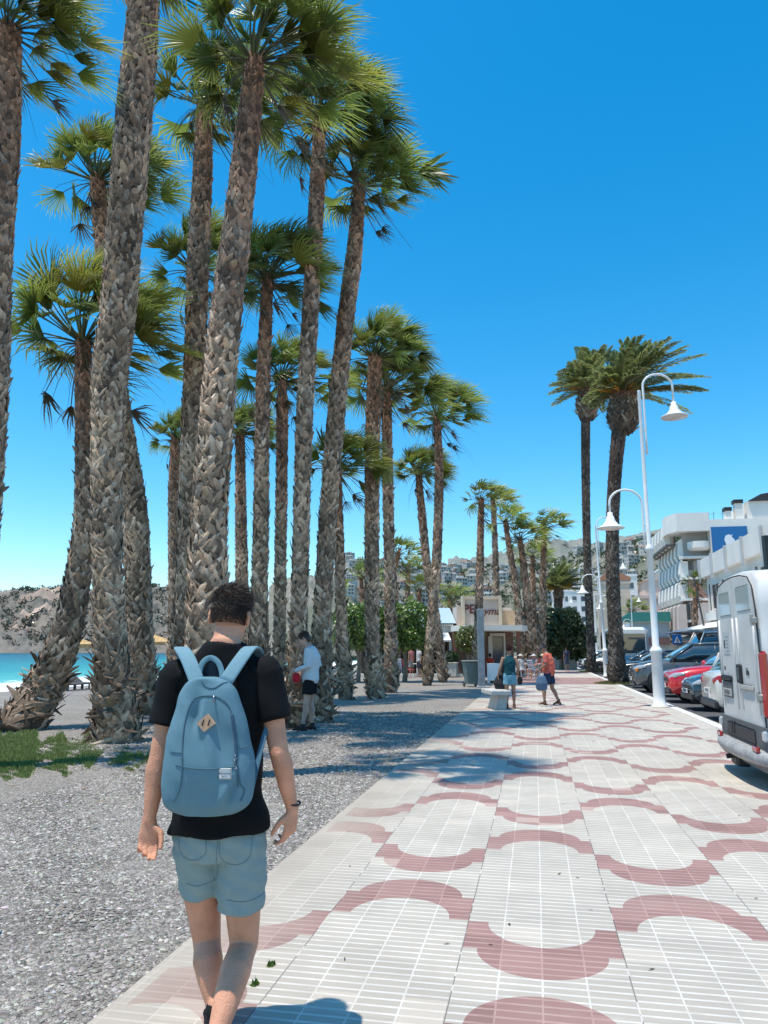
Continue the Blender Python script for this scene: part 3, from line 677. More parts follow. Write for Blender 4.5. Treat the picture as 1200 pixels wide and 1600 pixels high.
# (label, distance, [(image x, image y, width)...], options)
T = [
 ('fan palm cut off by the left edge of the picture, trunk leaving the frame sideways', 10., [(-75,None,84),(-32,850,66),(-12,600,58),(-3,390,52),(8,200,56),(12,52,50)], dict(crown=9, cs=1.35, cell=.13)),
 ('fan palm whose thick foot lies slanted over the gravel before its trunk turns upright', 15.3, [(22,1142,84),(62,1085,72),(100,1000,60),(122,900,50),(132,810,40),(132,700,34),(130,600,30),(130,538,28)], dict(crown=9, cs=2.2, cell=.16, shag=60, dark=.8)),
 ('thickest fan palm, ragged grey trunk left of the man running out of the top', 12.7, [(186,1162,88),(177,1080,66),(171,980,58),(167,850,56),(167,720,60),(172,587,68),(184,494,68),(192,390,68),(208,200,70),(220,67,64),(226,-40,52),(230,-150,46)], dict(crown=9, cs=2.5, cell=.15, shag=170, redlen=6)),  # crown out of view, enlarged so its shade falls on the gravel
 ('fan palm behind the thickest trunk, leaning left with its crown showing beyond', 18.4, [(226,None,58),(222,1050,50),(216,920,50),(210,800,50),(196,690,40),(182,590,36),(168,450,34),(160,370,32),(152,285,28)], dict(crown=0, cs=1.9, cell=.15, shag=60)),
 ('small slim fan palm against the sky between two thick grey trunks', 32., [(272,None,26),(272,900,22),(272,760,22),(274,688,17)], dict(crown=1, cs=1.55, cell=.2, seg=2)),
 ('broad fan palm right behind the man, armoured with pale crossed leaf bases', 9.2, [(318,None,98),(322,1050,84),(324,930,78),(327,800,70),(338,660,66),(352,500,60),(366,390,56),(379,280,50),(390,180,44),(398,100,34)], dict(crown=9, cs=1.45, cell=.125, shag=90, redlen=3.2)),
 ('fan palm with reddish upper trunk, half hidden by the broad one before it', 16., [(286,None,50),(286,1000,42),(294,850,42),(299,700,42),(305,550,42),(310,400,42),(316,280,38),(320,168,30)], dict(crown=2, cs=1.75, cell=.16, redlen=4.5)),
 ('fan palm in the second row, its crown filling the gap left of the broad one', 21., [(304,None,30),(304,700,26),(306,470,24),(306,425,20)], dict(crown=1, cs=1.9, cell=.18)),
 ('short far fan palm showing its small crown just right of the broad trunk', 28., [(380,None,28),(377,850,23),(375,680,18)], dict(crown=3, cs=1.5, cell=.2, seg=2)),
 ('fan palm with grey trunk and dark spiky crown directly above the man in back row', 15.5, [(404,None,46),(405,960,33),(408,800,29),(411,600,26),(418,440,22)], dict(crown=3, cs=1.5, cell=.15, shag=70)),
 ('rust-brown fan palm between two taller grey trunks, crown half way up', 22., [(436,None,24),(438,900,22),(440,760,22),(441,650,22),(441,598,16)], dict(crown=0, cs=1.75, cell=.17, redlen=6, crz=.5)),
 ('tall fan palm rising behind the person in the white jacket', 15., [(462,None,44),(466,1000,32),(470,850,31),(476,650,31),(487,450,31),(495,300,29),(499,195,23)], dict(crown=1, cs=1.75, cell=.15, shag=60, redlen=4)),
 ('tall fan palm leaning right with one frond held out on a long bare stalk', 16.5, [(497,None,56),(504,960,35),(513,800,34),(525,650,34),(540,500,32),(553,400,31),(562,292,21)], dict(crown=2, cs=1.5, cell=.15, shag=110)),
 ('fan palm hidden behind the right-leaning trunk, showing only along its edge', 24., [(540,None,30),(533,950,20),(530,850,18),(527,735,15)], dict(crown=3, cs=1.65, cell=.19, shag=60, crz=.4)),
 ('straight upright fan palm standing alone at the edge of the shade, wide bushy crown', 24.5, [(588,None,38),(582,1000,28),(581,850,28),(582,700,29),(584,625,29),(586,562,27)], dict(crown=1, cs=1.85, cell=.16, shag=30)),
 ('fan palm pressed close behind the straight one, hanging crown to its right', 27., [(612,None,24),(609,900,20),(606,750,21),(604,615,18)], dict(crown=0, cs=2.0, cell=.19)),
 ('slender fan palm with smooth grey foot, crossing in front of its twin', 33., [(667,1071,19),(670,1020,16),(675,960,17),(682,880,18),(686,750,17),(683,652,13)], dict(crown=2, cs=2.0, cell=.18, redlen=5)),
 ('slender fan palm leaning left across its twin, ragged double crown', 36., [(693,None,18),(685,990,16),(668,890,16),(659,800,15),(654,742,12)], dict(crown=3, cs=1.7, cell=.2, seg=2)),
 ('fan palm rising behind the grey metal post by the bin', 38., [(744,None,18),(748,950,15),(750,880,14),(752,783,11)], dict(crown=0, cs=1.35, cell=.2, seg=2, far=True)),
 ('thin reddish fan palm standing behind the restaurant sign', 60., [(777,None,12),(775,900,12),(771,788,9)], dict(crown=1, cs=2.0, cell=.3, seg=2, far=True)),
 ('fan palm leaning left at the end of the restaurant terrace', 50., [(818,None,14),(808,930,13),(798,870,11),(790,818,9)], dict(crown=2, cs=1.7, cell=.26, seg=2, far=True)),
 ('shorter fan palm in the dense clump at the terrace end, dark drooping crown', 50., [(829,None,16),(823,930,14),(813,845,10)], dict(crown=0, cs=1.8, cell=.26, seg=2, far=True)),
 ('straight fan palm at the right of the terrace clump, tallest of it', 52., [(846,None,17),(848,930,13),(850,828,9)], dict(crown=1, cs=1.9, cell=.26, seg=2, far=True)),
 ('lowest fan palm of the terrace clump, crown between its neighbours', 57., [(836,None,13),(833,920,10),(832,872,8)], dict(crown=2, cs=1.7, cell=.3, seg=2, far=True)),
 ('small distant fan palm bent left, crown just above the clipped trees', 45., [(618,None,12),(618,940,11),(615,895,10),(622,868,8)], dict(crown=0, cs=1.4, cell=.3, seg=2, far=True)),
 ('small distant fan palm above the clipped trees, between two trunk pairs', 70., [(637,None,9),(637,930,9),(637,893,8)], dict(crown=1, cs=2.0, cell=.4, seg=2, far=True)),
 ('small distant fan palm peeking left of the straight bushy one', 60., [(568,None,10),(566,940,9),(564,905,7)], dict(crown=2, cs=1.9, cell=.4, seg=2, far=True)),
 ('small distant fan palm just left of the restaurant sign', 75., [(703,None,8),(703,960,8),(703,938,7)], dict(crown=1, cs=2.1, cell=.4, seg=2, far=True)),
 ('distant fan palm seen in the gap behind the twin slender trunks', 65., [(655,None,9),(655,960,9),(655,925,8)], dict(crown=0, cs=1.9, cell=.4, seg=2, far=True)),
]
for lb, d, px, op in T: fan_palm(lb, d, px, **op)

lt = [o for o in bpy.data.objects if o.get('label', '').startswith('tall fan palm leaning right')][0]; lo3 = np.array(lt.location)
g = np.random.default_rng(9); pa, pb2 = P(564, 290, 16.5)-lo3, P(652, 271, 16.8)-lo3; ctr = P(668, 268, 16.8)-lo3; m = MB(); tube(m, cat([pa, (pa+pb2)/2+np.array([0, 0, .1]), pb2], 8), [.028]*4+[.02]*4, n=5, col=(.13, .13, .06), caps=False)
ax = nrm(c2w(1, .2)+np.array([0, 0, .05])); ux = np.array([0, 0, 1.]); nx = np.cross(ax, ux)
for i in range(46):
    a_ = g.uniform(-2.6, 2.6); d_ = nrm(ax*math.cos(a_)+ux*math.sin(a_)+nx*g.normal(0, .5)); ln_ = g.uniform(.28, .42)+.42*max(0, math.cos(a_)); wv = nrm(np.cross(d_, nx))*.045
    e_ = ctr+d_*ln_+ax*.12-np.array([0, 0, .05]); mid = ctr+d_*ln_*.55; gc = np.array((.17, .2, .05))*g.uniform(.4, 1.2)
    m.addl([pb2, mid+wv, mid-wv, e_], [[0, 1, 3, 2]], np.array([gc*.6, gc, gc, gc*1.6]))
m.build('long_stalked_frond', M_FROND, lt)
# ---------------------------------------------------------------- date palms
def date_crown(seed, nf=74, size=1., wf=.24):
    g = np.random.default_rng(seed); W = np.array([1., .15, .0]); fr = MB(); fruit = MB(); stalk = MB()
    for k in range(nf):
        u = (k+.5)/nf; el = R(88-78*u**.9+g.uniform(-8, 8)); az = k*2.39996+g.uniform(-.3, .3)
        d0 = np.array([math.cos(az)*math.cos(el), math.sin(az)*math.cos(el), math.sin(el)])
        L = size*g.uniform(2.1, 2.9); n = 15; pts = []; left = max(0, -d0[0])
        for t in np.linspace(0, 1, n):
            pts.append(d0*L*t*(1-.35*left)+W*L*wf*t*t*g.uniform(.8, 1.1)*(1.+.25*left)+np.array([0, 0, -.26*L*t**2.2*(1-.3*left)])+d0*.1)
        pts = np.array(pts); T_, A_, B_ = frames(pts, (0, 0, 1))
        gc = np.array((.20, .23, .075))*g.uniform(.65, 1.25)
        tube(fr, pts, np.linspace(.03, .006, n)*size, n=4, col=np.array((.30, .25, .12))*g.uniform(.7, 1.1), caps=False)
        m = 46; V = []; Cc = []; f = []
        for j in range(m):
            t = .1+.9*(j+.5)/m; p = np.array([np.interp(t*(n-1), range(n), pts[:, q]) for q in range(3)])
            i = min(int(t*(n-1)), n-1); Tt, Bt, At = T_[i], B_[i], A_[i]
            ll = size*.46*math.sin(math.pi*min(1, t*.82+.16))**.6
            for sd in (-1, 1):
                dr = nrm(Tt*.75+Bt*sd*.75+At*.25+W*.35+g.normal(0, .08, 3)); e = p+dr*ll; mid = p+dr*ll*.5
                e = e+np.array([0, 0, -.18*ll]); wv = nrm(np.cross(dr, At))*.03*size
                q0 = len(V); V += [p, mid+wv, mid-wv, e]; Cc += [gc*.8, gc, gc, gc*1.5+.03]; f.append([q0, q0+1, q0+3, q0+2])
        fr.addl(V, f, np.array(Cc))
    for k in range(9):
        az = g.uniform(0, 6.28); d0 = np.array([math.cos(az), math.sin(az), .55]); 
        for j in range(26):
            q = nrm(d0+g.normal(0, .22, 3)); e = d0*.25+q*size*g.uniform(.5, .85)+np.array([0, 0, -.15*size])
            tube(fruit, [d0*.2, e], [.012*size, .02*size], n=3, col=np.array((.62, .32, .05))*g.uniform(.7, 1.2), caps=False)
    a = fr.data('crown'); a.polygons.foreach_set('use_smooth', np.zeros(len(a.polygons), bool)); a.materials.append(M_FROND); b = fruit.data('fruit_cluster'); b.materials.append(mat('date_stalk', attr=True, rough=.6)); return a, b
M_DTR = mat('date_palm_bark', attr=True, rough=.95, noise=.35, nscale=10, bump=1, bscale=25)
def date_palm(label, d, px, boss, cs, seed, cell=.2, wf=.24):
    pts = [G(px[0][0], gy(d), 0)]+[P(x, y, d) for x, y, w in px[1:]]; rad = [w*.5*d/ray(x, y or gy(d))[1] for x, y, w in px]
    base = np.array([pts[0][0], pts[0][1], 0]); root = empty('date_palm', base, 0, label, 'palm tree', 'date palms by the parked cars')
    global BGREY, BDARK
    sv = BGREY, BDARK; BGREY = np.array((.13, .095, .07)); BDARK = np.array((.06, .045, .034))
    palm_trunk(np.array(pts), rad, root, base, cell*.75, 1.1, .01, 0, .9, 2)
    # swollen boss of cut leaf bases
    bx, by0, by1, bw = boss; b0 = P(bx, by1, d)-base; b1 = P(bx+1, by0, d)-base; rb = bw*.5*d/ray(bx, by0)[1]
    BGREY = np.array((.20, .13, .085))
    hb = palm_trunk(np.array([b0, b0*.66+b1*.34, b0*.33+b1*.67, b1])+base, [rb*.72, rb*.95, rb, rb*.85], root, base, .3*rb, 1.6, .01, 0, 1., 2, 'leaf_base_boss')
    BGREY, BDARK = sv
    a, b = date_crown(seed, wf=wf); 
    for nm, me in (('crown', a), ('fruit_cluster', b)):
        o = link(nm, me, root); o.location = tuple(b1); o.scale = (cs,)*3; o.rotation_euler = (0, 0, PSI)
    return root
date_palm('date palm further back beside the second lamp, thin dark trunk and windswept feathery crown', 52., [(924,None,13),(922,980,12),(918,880,11.5),(916,800,12),(915,720,13),(915,655,14)], (917, 612, 655, 32), 1.6, 5, wf=.0)
date_palm('large date palm in front of the parked cars, thick trunk and big golden stalked crown', 34.5, [(964,None,26),(963,1010,22),(958,920,20),(957,820,19),(961,740,20),(967,676,22)], (973, 620, 676, 45), 1.42, 9, wf=.2)
date_palm('low distant date palm with a round crown above the dark bush', 68., [(874,None,14),(873,980,13),(872,935,13)], (872, 922, 938, 15), 1.3, 14, .4)

# ---------------------------------------------------------------- clipped ficus trees and bushes
def round_tree(name, label, cat_, base, h0, h1, rx, n, ls, seed, gc=(.085, .15, .03), squash=3., group=None, lobes=None, trunk=True):
    g = np.random.default_rng(seed); root = empty(name, base, 0, label, cat_, group); mb = MB(); r3 = (rx, rx, (h1-h0)/2)
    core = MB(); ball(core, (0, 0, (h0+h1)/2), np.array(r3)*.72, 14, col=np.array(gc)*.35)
    for (ox, oy, oz, s) in (lobes or [(0, 0, 0, 1)]): leafy(mb, (ox*rx, oy*rx, (h0+h1)/2+oz*r3[2]), np.array(r3)*s, int(n*s*s), ls, g, squash, gc)
    mb.V += [v for v in core.V]; 
    for t, f in core.Fc: mb.Fc.append((t, [[i+mb.n for i in q] for q in f]))
    mb.M += core.M; mb.C += core.C; mb.n += core.n
    mb.build('crown', M_LEAF, root)
    if trunk:
        t = MB(); tube(t, [(0, 0, -.05), (.05, 0, h0*.5), (0, .03, h0+.2)], [rx*.11, rx*.08, rx*.09], n=9, col=(.2, .16, .12))
        for k in range(4):
            a = k*1.6+.3; tube(t, [(0, 0, h0*.8), (math.cos(a)*rx*.3, math.sin(a)*rx*.3, h0+.5), (math.cos(a)*rx*.55, math.sin(a)*rx*.55, (h0+h1)/2)], [rx*.05, rx*.04, rx*.02], n=6, col=(.2, .16, .12))
        t.build('trunk', M_BARK, root)
    return root
b = c2w((561-600)/1135*36, 36); round_tree('clipped_tree', 'clipped round-cornered green tree left of the straight palm, before the terrace', 'tree', b, 1.55, 3.75, 1.15, 5200, .085, 3, (.13, .21, .04), group='clipped trees by the terrace')
b = c2w((631-600)/1135*37, 37); round_tree('clipped_tree', 'wider clipped green tree between the palm pair and the slender twins', 'tree', b, 1.5, 3.8, 1.25, 6200, .085, 4, (.13, .21, .04), group='clipped trees by the terrace')
b = c2w((866-600)/1135*60, 60); round_tree('dark_bush', 'large dark green bush under the low distant date palm', 'bush', b, .9, 4.6, 2.0, 5200, .17, 6, gc=(.045, .07, .028), squash=2, lobes=[(0,0,0,1),(.6,0,-.3,.75),(-.35,.3,.45,.7),(.2,-.3,.55,.6)])
b = c2w((884-600)/1135*70, 70); round_tree('dark_bush', 'smaller olive bush at the right of the dark one', 'bush', b, .8, 3.6, 1.7, 2600, .17, 8, gc=(.08, .1, .03), squash=2)
b = c2w((700-600)/1135*44, 44); round_tree('potted_shrub', 'dark shrub in a pale square planter at the restaurant', 'plant', (b[0]-.1, b[1], 0), .75, 1.45, .6, 1200, .07, 10, gc=(.04, .075, .03), squash=2.4, trunk=False)
pl = MB(); bbox(pl, (b[0]-.1, b[1], .38), (1.0, 1.0, .76), .03); bbox(pl, (b[0]-.1, b[1], .78), (1.1, 1.1, .08), .02)
tag(pl.build('planter', mat('planter_concrete', (.5, .47, .42), .9, noise=.15)), 'pale square planter holding the dark shrub', 'planter')
b = c2w((726-600)/1135*43, 43); round_tree('hanging_bush', 'loose yellowish bush climbing beside the restaurant door', 'plant', b, 1.3, 2.9, .75, 1300, .08, 12, gc=(.15, .17, .04), squash=2, lobes=[(0,0,0,1),(.8,0,.3,.6)])
# ================================================================ lamps
M_WHITE = mat('white_enamel', (.80, .80, .78), .35, noise=.06, nscale=3)
M_LENS = mat('lamp_lens', (.75, .72, .66), .3)
def bell(mb, c, s=1.):
    lathe(mb, [(.03, .36), (.07, .35), (.075, .26), (.10, .24), (.13, .12), (.19, .04), (.22, .0), (.37, -.075), (.38, -.10), (.30, -.11)], c, 24)
def street_lamp(loc, rz, label, arms=((1, 7.1, 8.2, .86, 1.35), (-1, 4.35, 4.95, .92, 1.0)), H=8.9, s=1., grp='white double arm street lamps'):
    root = empty('street_lamp', (loc[0], loc[1], 0), rz, label, 'street lamp', grp)
    mb = MB(); lathe(mb, [(.21, -.02), (.21, .05), (.165, .08), (.15, .3), (.14, 1.42), (.165, 1.44), (.165, 1.52), (.125, 1.56), (.09, 1.62), (.085, 4.2), (.12, 4.22), (.12, 4.3), (.08, 4.36), (.06, 4.42), (.045, H-.02), (.05, H), (.0, H+.01)], n=20)
    mb.build('post', M_WHITE, root, True)
    m2 = MB(); lathe(m2, [(.26, -.01), (.26, .02), (.20, .035)], n=20); m2.build('base_plate', mat('lamp_base', (.55, .5, .4), .8), root)
    for sd, za, zl, reach, rise in arms:
        a = MB(); x0 = sd*.12; r = reach*.5; top = zl+rise*.62
        pts = [(x0, 0, za-.1), (x0, 0, za+.4), (x0, 0, top-r*.0)]
        for k in range(1, 12): t = math.pi*k/12; pts.append((x0+sd*(r-r*math.cos(t)), 0, top+math.sin(t)*r*.85))
        pts += [(x0+sd*2*r, 0, top), (x0+sd*2*r, 0, zl+.34)]
        tube(a, pts, .032, n=10, hint=(0, 1, 0))
        for zz in (za, za+.6): tube(a, [(0, 0, zz), (x0, 0, zz)], .022, n=8)
        arm = a.build('arm', M_WHITE, root, True)
        h = MB(); bell(h, (x0+sd*2*r, 0, zl)); h.build('lamp_shade', M_WHITE, root, True)
        e = MB(); lathe(e, [(.0, -.15), (.16, -.14), (.28, -.105), (.29, -.09)], (x0+sd*2*r, 0, zl), 20, cap=False); e.build('lamp_glass', M_LENS, root, True)
    return root
lp = G(1031, 1105); L1 = street_lamp(lp, PSI, 'nearest white street lamp, its foot on the paving beside the red car')
def lampcopy(px, d, label, dz=0, s=1.):
    b = c2w((px-600)/1135*d, d); o = copy_tree(L1); o.location = (b[0], b[1], dz); o.scale = (s,)*3; o.rotation_euler = (0, 0, PSI-.03); o['label'] = label
    return o
lampcopy(934, 44, 'second white street lamp along the kerb, in front of the rear date palm').rotation_euler = (0, -.022, PSI-.03)
lampcopy(899, 75, 'third white street lamp along the kerb, beyond the second one', 0, 1.08)
lampcopy(875.5, 118, 'fourth white street lamp, small against the dark bush', 0, 1.1)
for px, d, lb, s_ in ((977, 66, 'short white lamp across the road, just right of the large date palm', .72), (921, 92, 'white lamp post just left of the rear date palm trunk', .9), (949.5, 60, 'slim white post behind the large date palm, left side', 1.)):
    lampcopy(px, d, lb, -.1, s_)

# ================================================================ buildings on the right
def bm(name, c, **k): return mat(name, c, .85, noise=.07, nscale=.6, **k)
BW = bm('white_wall', (.79, .74, .67)); BG = bm('grey_wall', (.5, .5, .5)); BP = bm('pink_wall', (.62, .49, .41)); BB = bm('beige_wall', (.60, .51, .40)); BR = bm('brown_wall', (.36, .20, .15)); 
GL = mat('window_glass', (.04, .055, .07), .08, spec=.8); DKR = mat('recess_shade', (.12, .11, .10), .9); BLUE = mat('banner_blue', (.012, .14, .36), .5); RED = mat('red_panel', (.42, .03, .03), .5)  # dark recess colour paints the shade inside the arched openings
def win(parent, x, y, z, w, h, face='x', sgn=-1, fm_=None, arch=False):
    """framed window on a wall plane facing -x (face x) or -y (face y); built 3 cm proud with a recessed pane"""
    f = MB(); t = .08
    def q(a0, a1, z0, z1, p0, p1, mb, m=None):
        if face == 'x': bb(mb, x+min(sgn*p0, sgn*p1), x+max(sgn*p0, sgn*p1), y+a0, y+a1, z+z0, z+z1, m=m)
        else: bb(mb, x+a0, x+a1, y+min(sgn*p0, sgn*p1), y+max(sgn*p0, sgn*p1), z+z0, z+z1, m=m)
    q(-w/2-t, -w/2, -t, h+t, -.1, .06, f); q(w/2, w/2+t, -t, h+t, -.1, .06, f); q(-w/2, w/2, h, h+t, -.1, .06, f); q(-w/2-.05, w/2+.05, -t-.06, 0, -.1, .12, f)
    if w > 1.2: q(-.03, .03, 0, h, -.05, .04, f)
    o = f.build('window', fm_ or BW, parent)
    g_ = MB(); q(-w/2+.002, w/2-.002, .002, h-.002, -.04, .02, g_); g_.build('pane', GL, o)
    return o
# --- hotel with rows of upright balcony fins
hr = empty('hotel', (15.95, 85, 0), 0, 'large white hotel with stepped rows of upright balcony fins and a blue banner', 'building')
w_ = MB(); bb(w_, 2.2, 20, .9, 17, -.5, 15.0); w_.build('wall', BW, hr)
SHD = mat('balcony_shade', (.20, .18, .16), .9); FIN = mat('fin_wall', (.79, .74, .67), .85, noise=.05)  # dark balcony colour paints in the shadow lines under and behind the fins
def fin_row(st, z0, z1, ys, mt, wd=1.55, fl=1):
    s_ = MB(); bb(s_, st-.1, 2.19, ys[0]-.2, ys[-1]+wd+.3, z0-.42, z0-.18); s_.build('balcony_floor', SHD, hr)
    dk_ = MB(); bb(dk_, st+.95, st+1.05, ys[0], ys[-1]+wd, z0-.15, z1+.35); dk_.build('balcony_shade_panel', SHD, hr)  # dark panel added behind the fins as painted recess shade
    for y in ys:
        fn = MB(); prism(fn, [(st+.5, z0-.45), (st-.05, z0-.35), (st-.4, z0+.4), (st-.25, z1-.1), (st-.05, z1+.1), (st+.5, z1+.1)], y, y+wd*.72, 1); fn.build('balcony_fin', mt, hr)
fin_row(-.9, 13.5, 15.4, [3.2+2.25*k for k in range(6)], FIN)
fin_row(.35, 11.5, 13.35, [.6+2.25*k for k in range(7)], FIN)
fin_row(.25, 9.3, 11.15, [.4+2.25*k for k in range(7)], FIN)
fin_row(.05, 6.9, 8.8, [.2+2.25*k for k in range(7)], FIN)
fin_row(-.6, 2.8, 6.2, [-1.5+2.3*k for k in range(14)], BP, 1.8)
t_ = MB(); bb(t_, .6, 6, -3, 30, -.5, 2.6); t_.build('ground_floor', BP, hr)
t_ = MB(); bb(t_, .9, 2.1, -2.2, 2, 2.62, 6.4); bb(t_, 2.1, 9, -2.0, .8, 2.6, 6.4); t_.build('podium', BP, hr)
t_ = MB(); prism(t_, [(-1.15, 1.2), (-.35, -.9), (3.0, -.9), (3.0, 3.2), (-1.15, 3.2)], 14.2, 16.2, 2); t_.build('top_storey', BW, hr)
t_ = MB(); bb(t_, .4, 2.95, .5, .89, 9.0, 14.2); t_.build('shaded_loggia', mat('loggia_wall_shade', (.36, .33, .30), .9), hr)  # loggia shade put into a darkened copy of the white wall colour
t_ = MB(); lathe(t_, [(.0, 12.1), (.9, 12.15), (1.2, 12.4), (1.2, 13.1), (1.1, 13.1), (1.1, 12.5), (0, 12.45)], (2.0, .2, 0), 28, cap=False); t_.build('round_balcony', BW, hr)
for (ax, az, aw, yy) in ((.95, 10.1, .75, .47), (1.9, 3.2, .9, -2.05)):
    a = MB(); pts = [(ax-aw/2, az), (ax+aw/2, az)]+[(ax+aw/2*math.cos(t), az+.9+aw/2*math.sin(t)) for t in np.linspace(0, math.pi, 9)]
    prism(a, pts, yy-.03, yy+.02, 1); a.build('arched_opening', DKR, hr)
for k in range(4): t_ = MB(); bb(t_, -.1-.1*k, 2.9, -.3-.35*k, .48, 11.3-k*2.3, 11.55-k*2.3); t_.build('terrace_slab', BW, hr)
t_ = MB(); prism(t_, [(.5, 9.3), (1.2, 9.3), (2.6, 6.6), (2.6, 6.45), (.5, 6.45)], -.6, -.4, 1); t_.build('stair_wall', BR, hr)
h2 = MB(); bb(h2, 3.0, 24, -.9, .89, -.5, 15.4); bb(h2, 3.0, 24, .9, 15, 15.0, 15.4); h2.build('end_wall', BW, hr)
bn = MB(); bb(bn, 3.1, 6.7, -1.02, -.93, 11.2, 14.55); bo = bn.build('banner', BLUE, hr)
pp = [(9.3, 8.35), (10.0, 8.5), (9.75, 9.3), (9.95, 9.9), (10.45, 10.1), (10.9, 9.95), (11.15, 10.15), (10.95, 9.7), (11.3, 9.4), (11.6, 8.8), (11.35, 8.35), (11.9, 8.25), (11.2, 8.1), (10.3, 8.15)]
e = MB(); prism(e, [(4.75+(p[0]-10.4)*.62, 12.9+(p[1]-9.0)*.72) for p in pp], -1.07, -1.025, 1); e.build('banner_emblem', mat('emblem_white', (.8, .8, .8), .5), bo)
for (x_, h_, w2) in ((5.1, .95, .55), (6.2, 1.75, .75)):
    c_ = MB(); bb(c_, x_-w2/2, x_+w2/2, -.5, .4, 15.4, 15.4+h_); c = c_.build('chimney', BW, hr); k_ = MB(); bb(k_, x_-w2/2-.1, x_+w2/2+.1, -.6, .5, 15.405+h_, 15.4+h_+.4); k_.build('cowl', mat('black_cowl', (.02, .02, .02), .6), c)
c_ = MB(); bb(c_, 7.0, 12, -.6, 6, 15.4, 17.3); c_.build('penthouse', BW, hr); c_ = MB(); prism(c_, [(7.1, 17.3), (12.3, 17.3), (12.3, 18.6), (8.4, 18.0)], -.9, 6.2, 1); c_.build('roof', mat('dark_roof', (.03, .03, .035), .6), hr)
c_ = MB()
for x_ in (3.2, 3.7, 4.6): tube(c_, [(x_, 0, 15.4), (x_, 0, 16.4)], .025, n=5); tube(c_, [(x_-.25, 0, 16.1), (x_+.25, 0, 16.2)], .02, n=4)
c_.build('aerial', mat('dark_metal', (.1, .1, .1), .5, .6), hr)
# --- nearer white apartment block
ax0, ay0, ay1 = 12.75, 39., 60.5
ar = empty('apartment_block', (ax0, ay0, 0), 0, 'nearer white apartment block with large windows, between the hotel and the van', 'building')
w_ = MB(); bb(w_, .35, 14, 0, 21.5, -.5, 6.95); w_.build('wall', BW, ar)
w_ = MB(); prism(w_, [(.0, -.3), (.0, 21.8), (14, 21.8), (14, -.3)], 6.96, 8.35, 2); w_.build('parapet', BW, ar)
w_ = MB()
for k in range(6): w_ = MB(); bb(w_, -.12, -.003, 1.2+k*4.1, 1.2+k*4.1+.35, 6.6, 8.4); w_.build('parapet_rib', BG, ar)
for fl, z in ((0, .9), (1, 4.4)):
    for k in range(5):
        y = 2.2+k*4.1; win(ar, .35, y, z+.1, 2.3, 1.75, 'x'); win(ar, .35, y+1.95, z, .55, 2.0, 'x')
    bl = MB(); bb(bl, .0, .34, .4, 21.2, z-.75, z-.15); bl.build('balcony_ledge', BW, ar)
for k in range(2): win(ar, 2+k*3.4, 0, 4.4, 1.6, 1.7, 'y'); 
aw = MB(); prism(aw, [(-1.1, 2.55), (-3.1, 2.75), (.2, 3.55), (.2, 3.3)], 2., 20.5, 1); aw.build('awning', mat('white_canvas', (.72, .70, .66), .8), ar)
bb_ = MB(); bb(bb_, .30, .345, 8.5, 19, .2, 2.9); bb_.build('shopfront', GL, ar)
# --- podium wall with slats
# --- pink and beige blocks further away
def block(label, x, y, w, d, h, wallm, rows, cols, roof=None, name='apartment_block', side=True, ww=1.1, wh=1.3, parts=None):
    r = empty(name, (x, y, 0), 0, label, 'building'); m = MB(); bb(m, 0, w, 0, d, -.5, h); m.build('wall', wallm, r)
    c_ = MB(); bb(c_, -.15, w+.15, -.15, d+.15, h+.003, h+.45); c_.build('parapet', roof or wallm, r)
    st = (h-.8)/rows
    for i in range(rows):
        for k in range(cols):
            f = MB(); xx = (k+.5)*w/cols; bb(f, xx-ww/2, xx+ww/2, -.05, .06, .9+i*st, .9+i*st+wh); f.build('window', GL, r)
        if side:
            for k in range(max(1, int(d/4))):
                f = MB(); yy = (k+.5)*d/max(1, int(d/4)); bb(f, -.05, .06, yy-ww/2, yy+ww/2, .9+i*st, .9+i*st+wh); f.build('window', GL, r)
    return r
pb = block('salmon pink apartment building with brown lower floors behind the large date palm', 15.5, 118, 10.5, 16, 9.2, BP, 2, 3, BP)
m = MB(); bb(m, -.02, 10.6, -3.2, -.1, 3.0, 3.3); bb(m, -.02, 10.6, -3.2, -.1, 6.0, 6.3); m.build('balcony', BR, pb); m = MB(); bb(m, .3, 10.2, -3.1, -3.0, 3.3, 5.9); m.build('brown_screen', BR, pb)
m = MB(); bb(m, 1.5, 7, 2, 9, 9.66, 12.1); prism(m, [(1.2, 12.1), (7.3, 12.1), (4.4, 13.6)], 1.7, 9.3, 1); m.build('attic', BP, pb)
bg_ = block('tall beige apartment building between the rear lamp and the large date palm', 10.3, 126, 5.2, 14, 12.2, BB, 4, 1, BB); 
m = MB(); prism(m, [(-.2, 12.7), (5.4, 12.7), (5.4, 13.2), (2.4, 14.6)], -.2, 9, 1); m.build('roof', hm['terracotta_roof'], bg_)
tw = empty('white_tower', (18.2, 104, 0), 0, 'slim white tower block with vertical grey lettering behind the nearest lamp', 'building')
m = MB(); bb(m, 0, 4.2, 0, 8, -.5, 13.2); m.build('wall', BW, tw); m = MB(); prism(m, [(-.4, 13.2), (4.6, 13.2), (4.4, 14.2), (3.2, 14.6), (3, 15.8), (1.6, 15.8), (1.4, 14.6), (-.2, 14.1)], -.2, 5, 1); m.build('gable', BW, tw)
for k, ch in enumerate('HOTEL'): text('letter', ch, 1.35, Vector((1.25, -.06, 12.2-k*1.75)), Rxyz(R(90), 0, 0), mat('letter_grey', (.25, .28, .33), .5), tw, .03)
for k in range(4):
    m = MB(); z = 4.8+k*2.1; pts = [(2.9, z), (4.0, z), (4.0, z+1.1)]+[(3.45+.55*math.cos(t), z+1.1+.3*math.sin(t)) for t in np.linspace(.3, math.pi-.3, 5)]+[(2.9, z+1.1)]; prism(m, pts, -.06, .05, 1); m.build('window', GL, tw)
block('distant white apartment block rising left of the beige building', 5.2, 205, 9, 14, 17, BW, 6, 4)
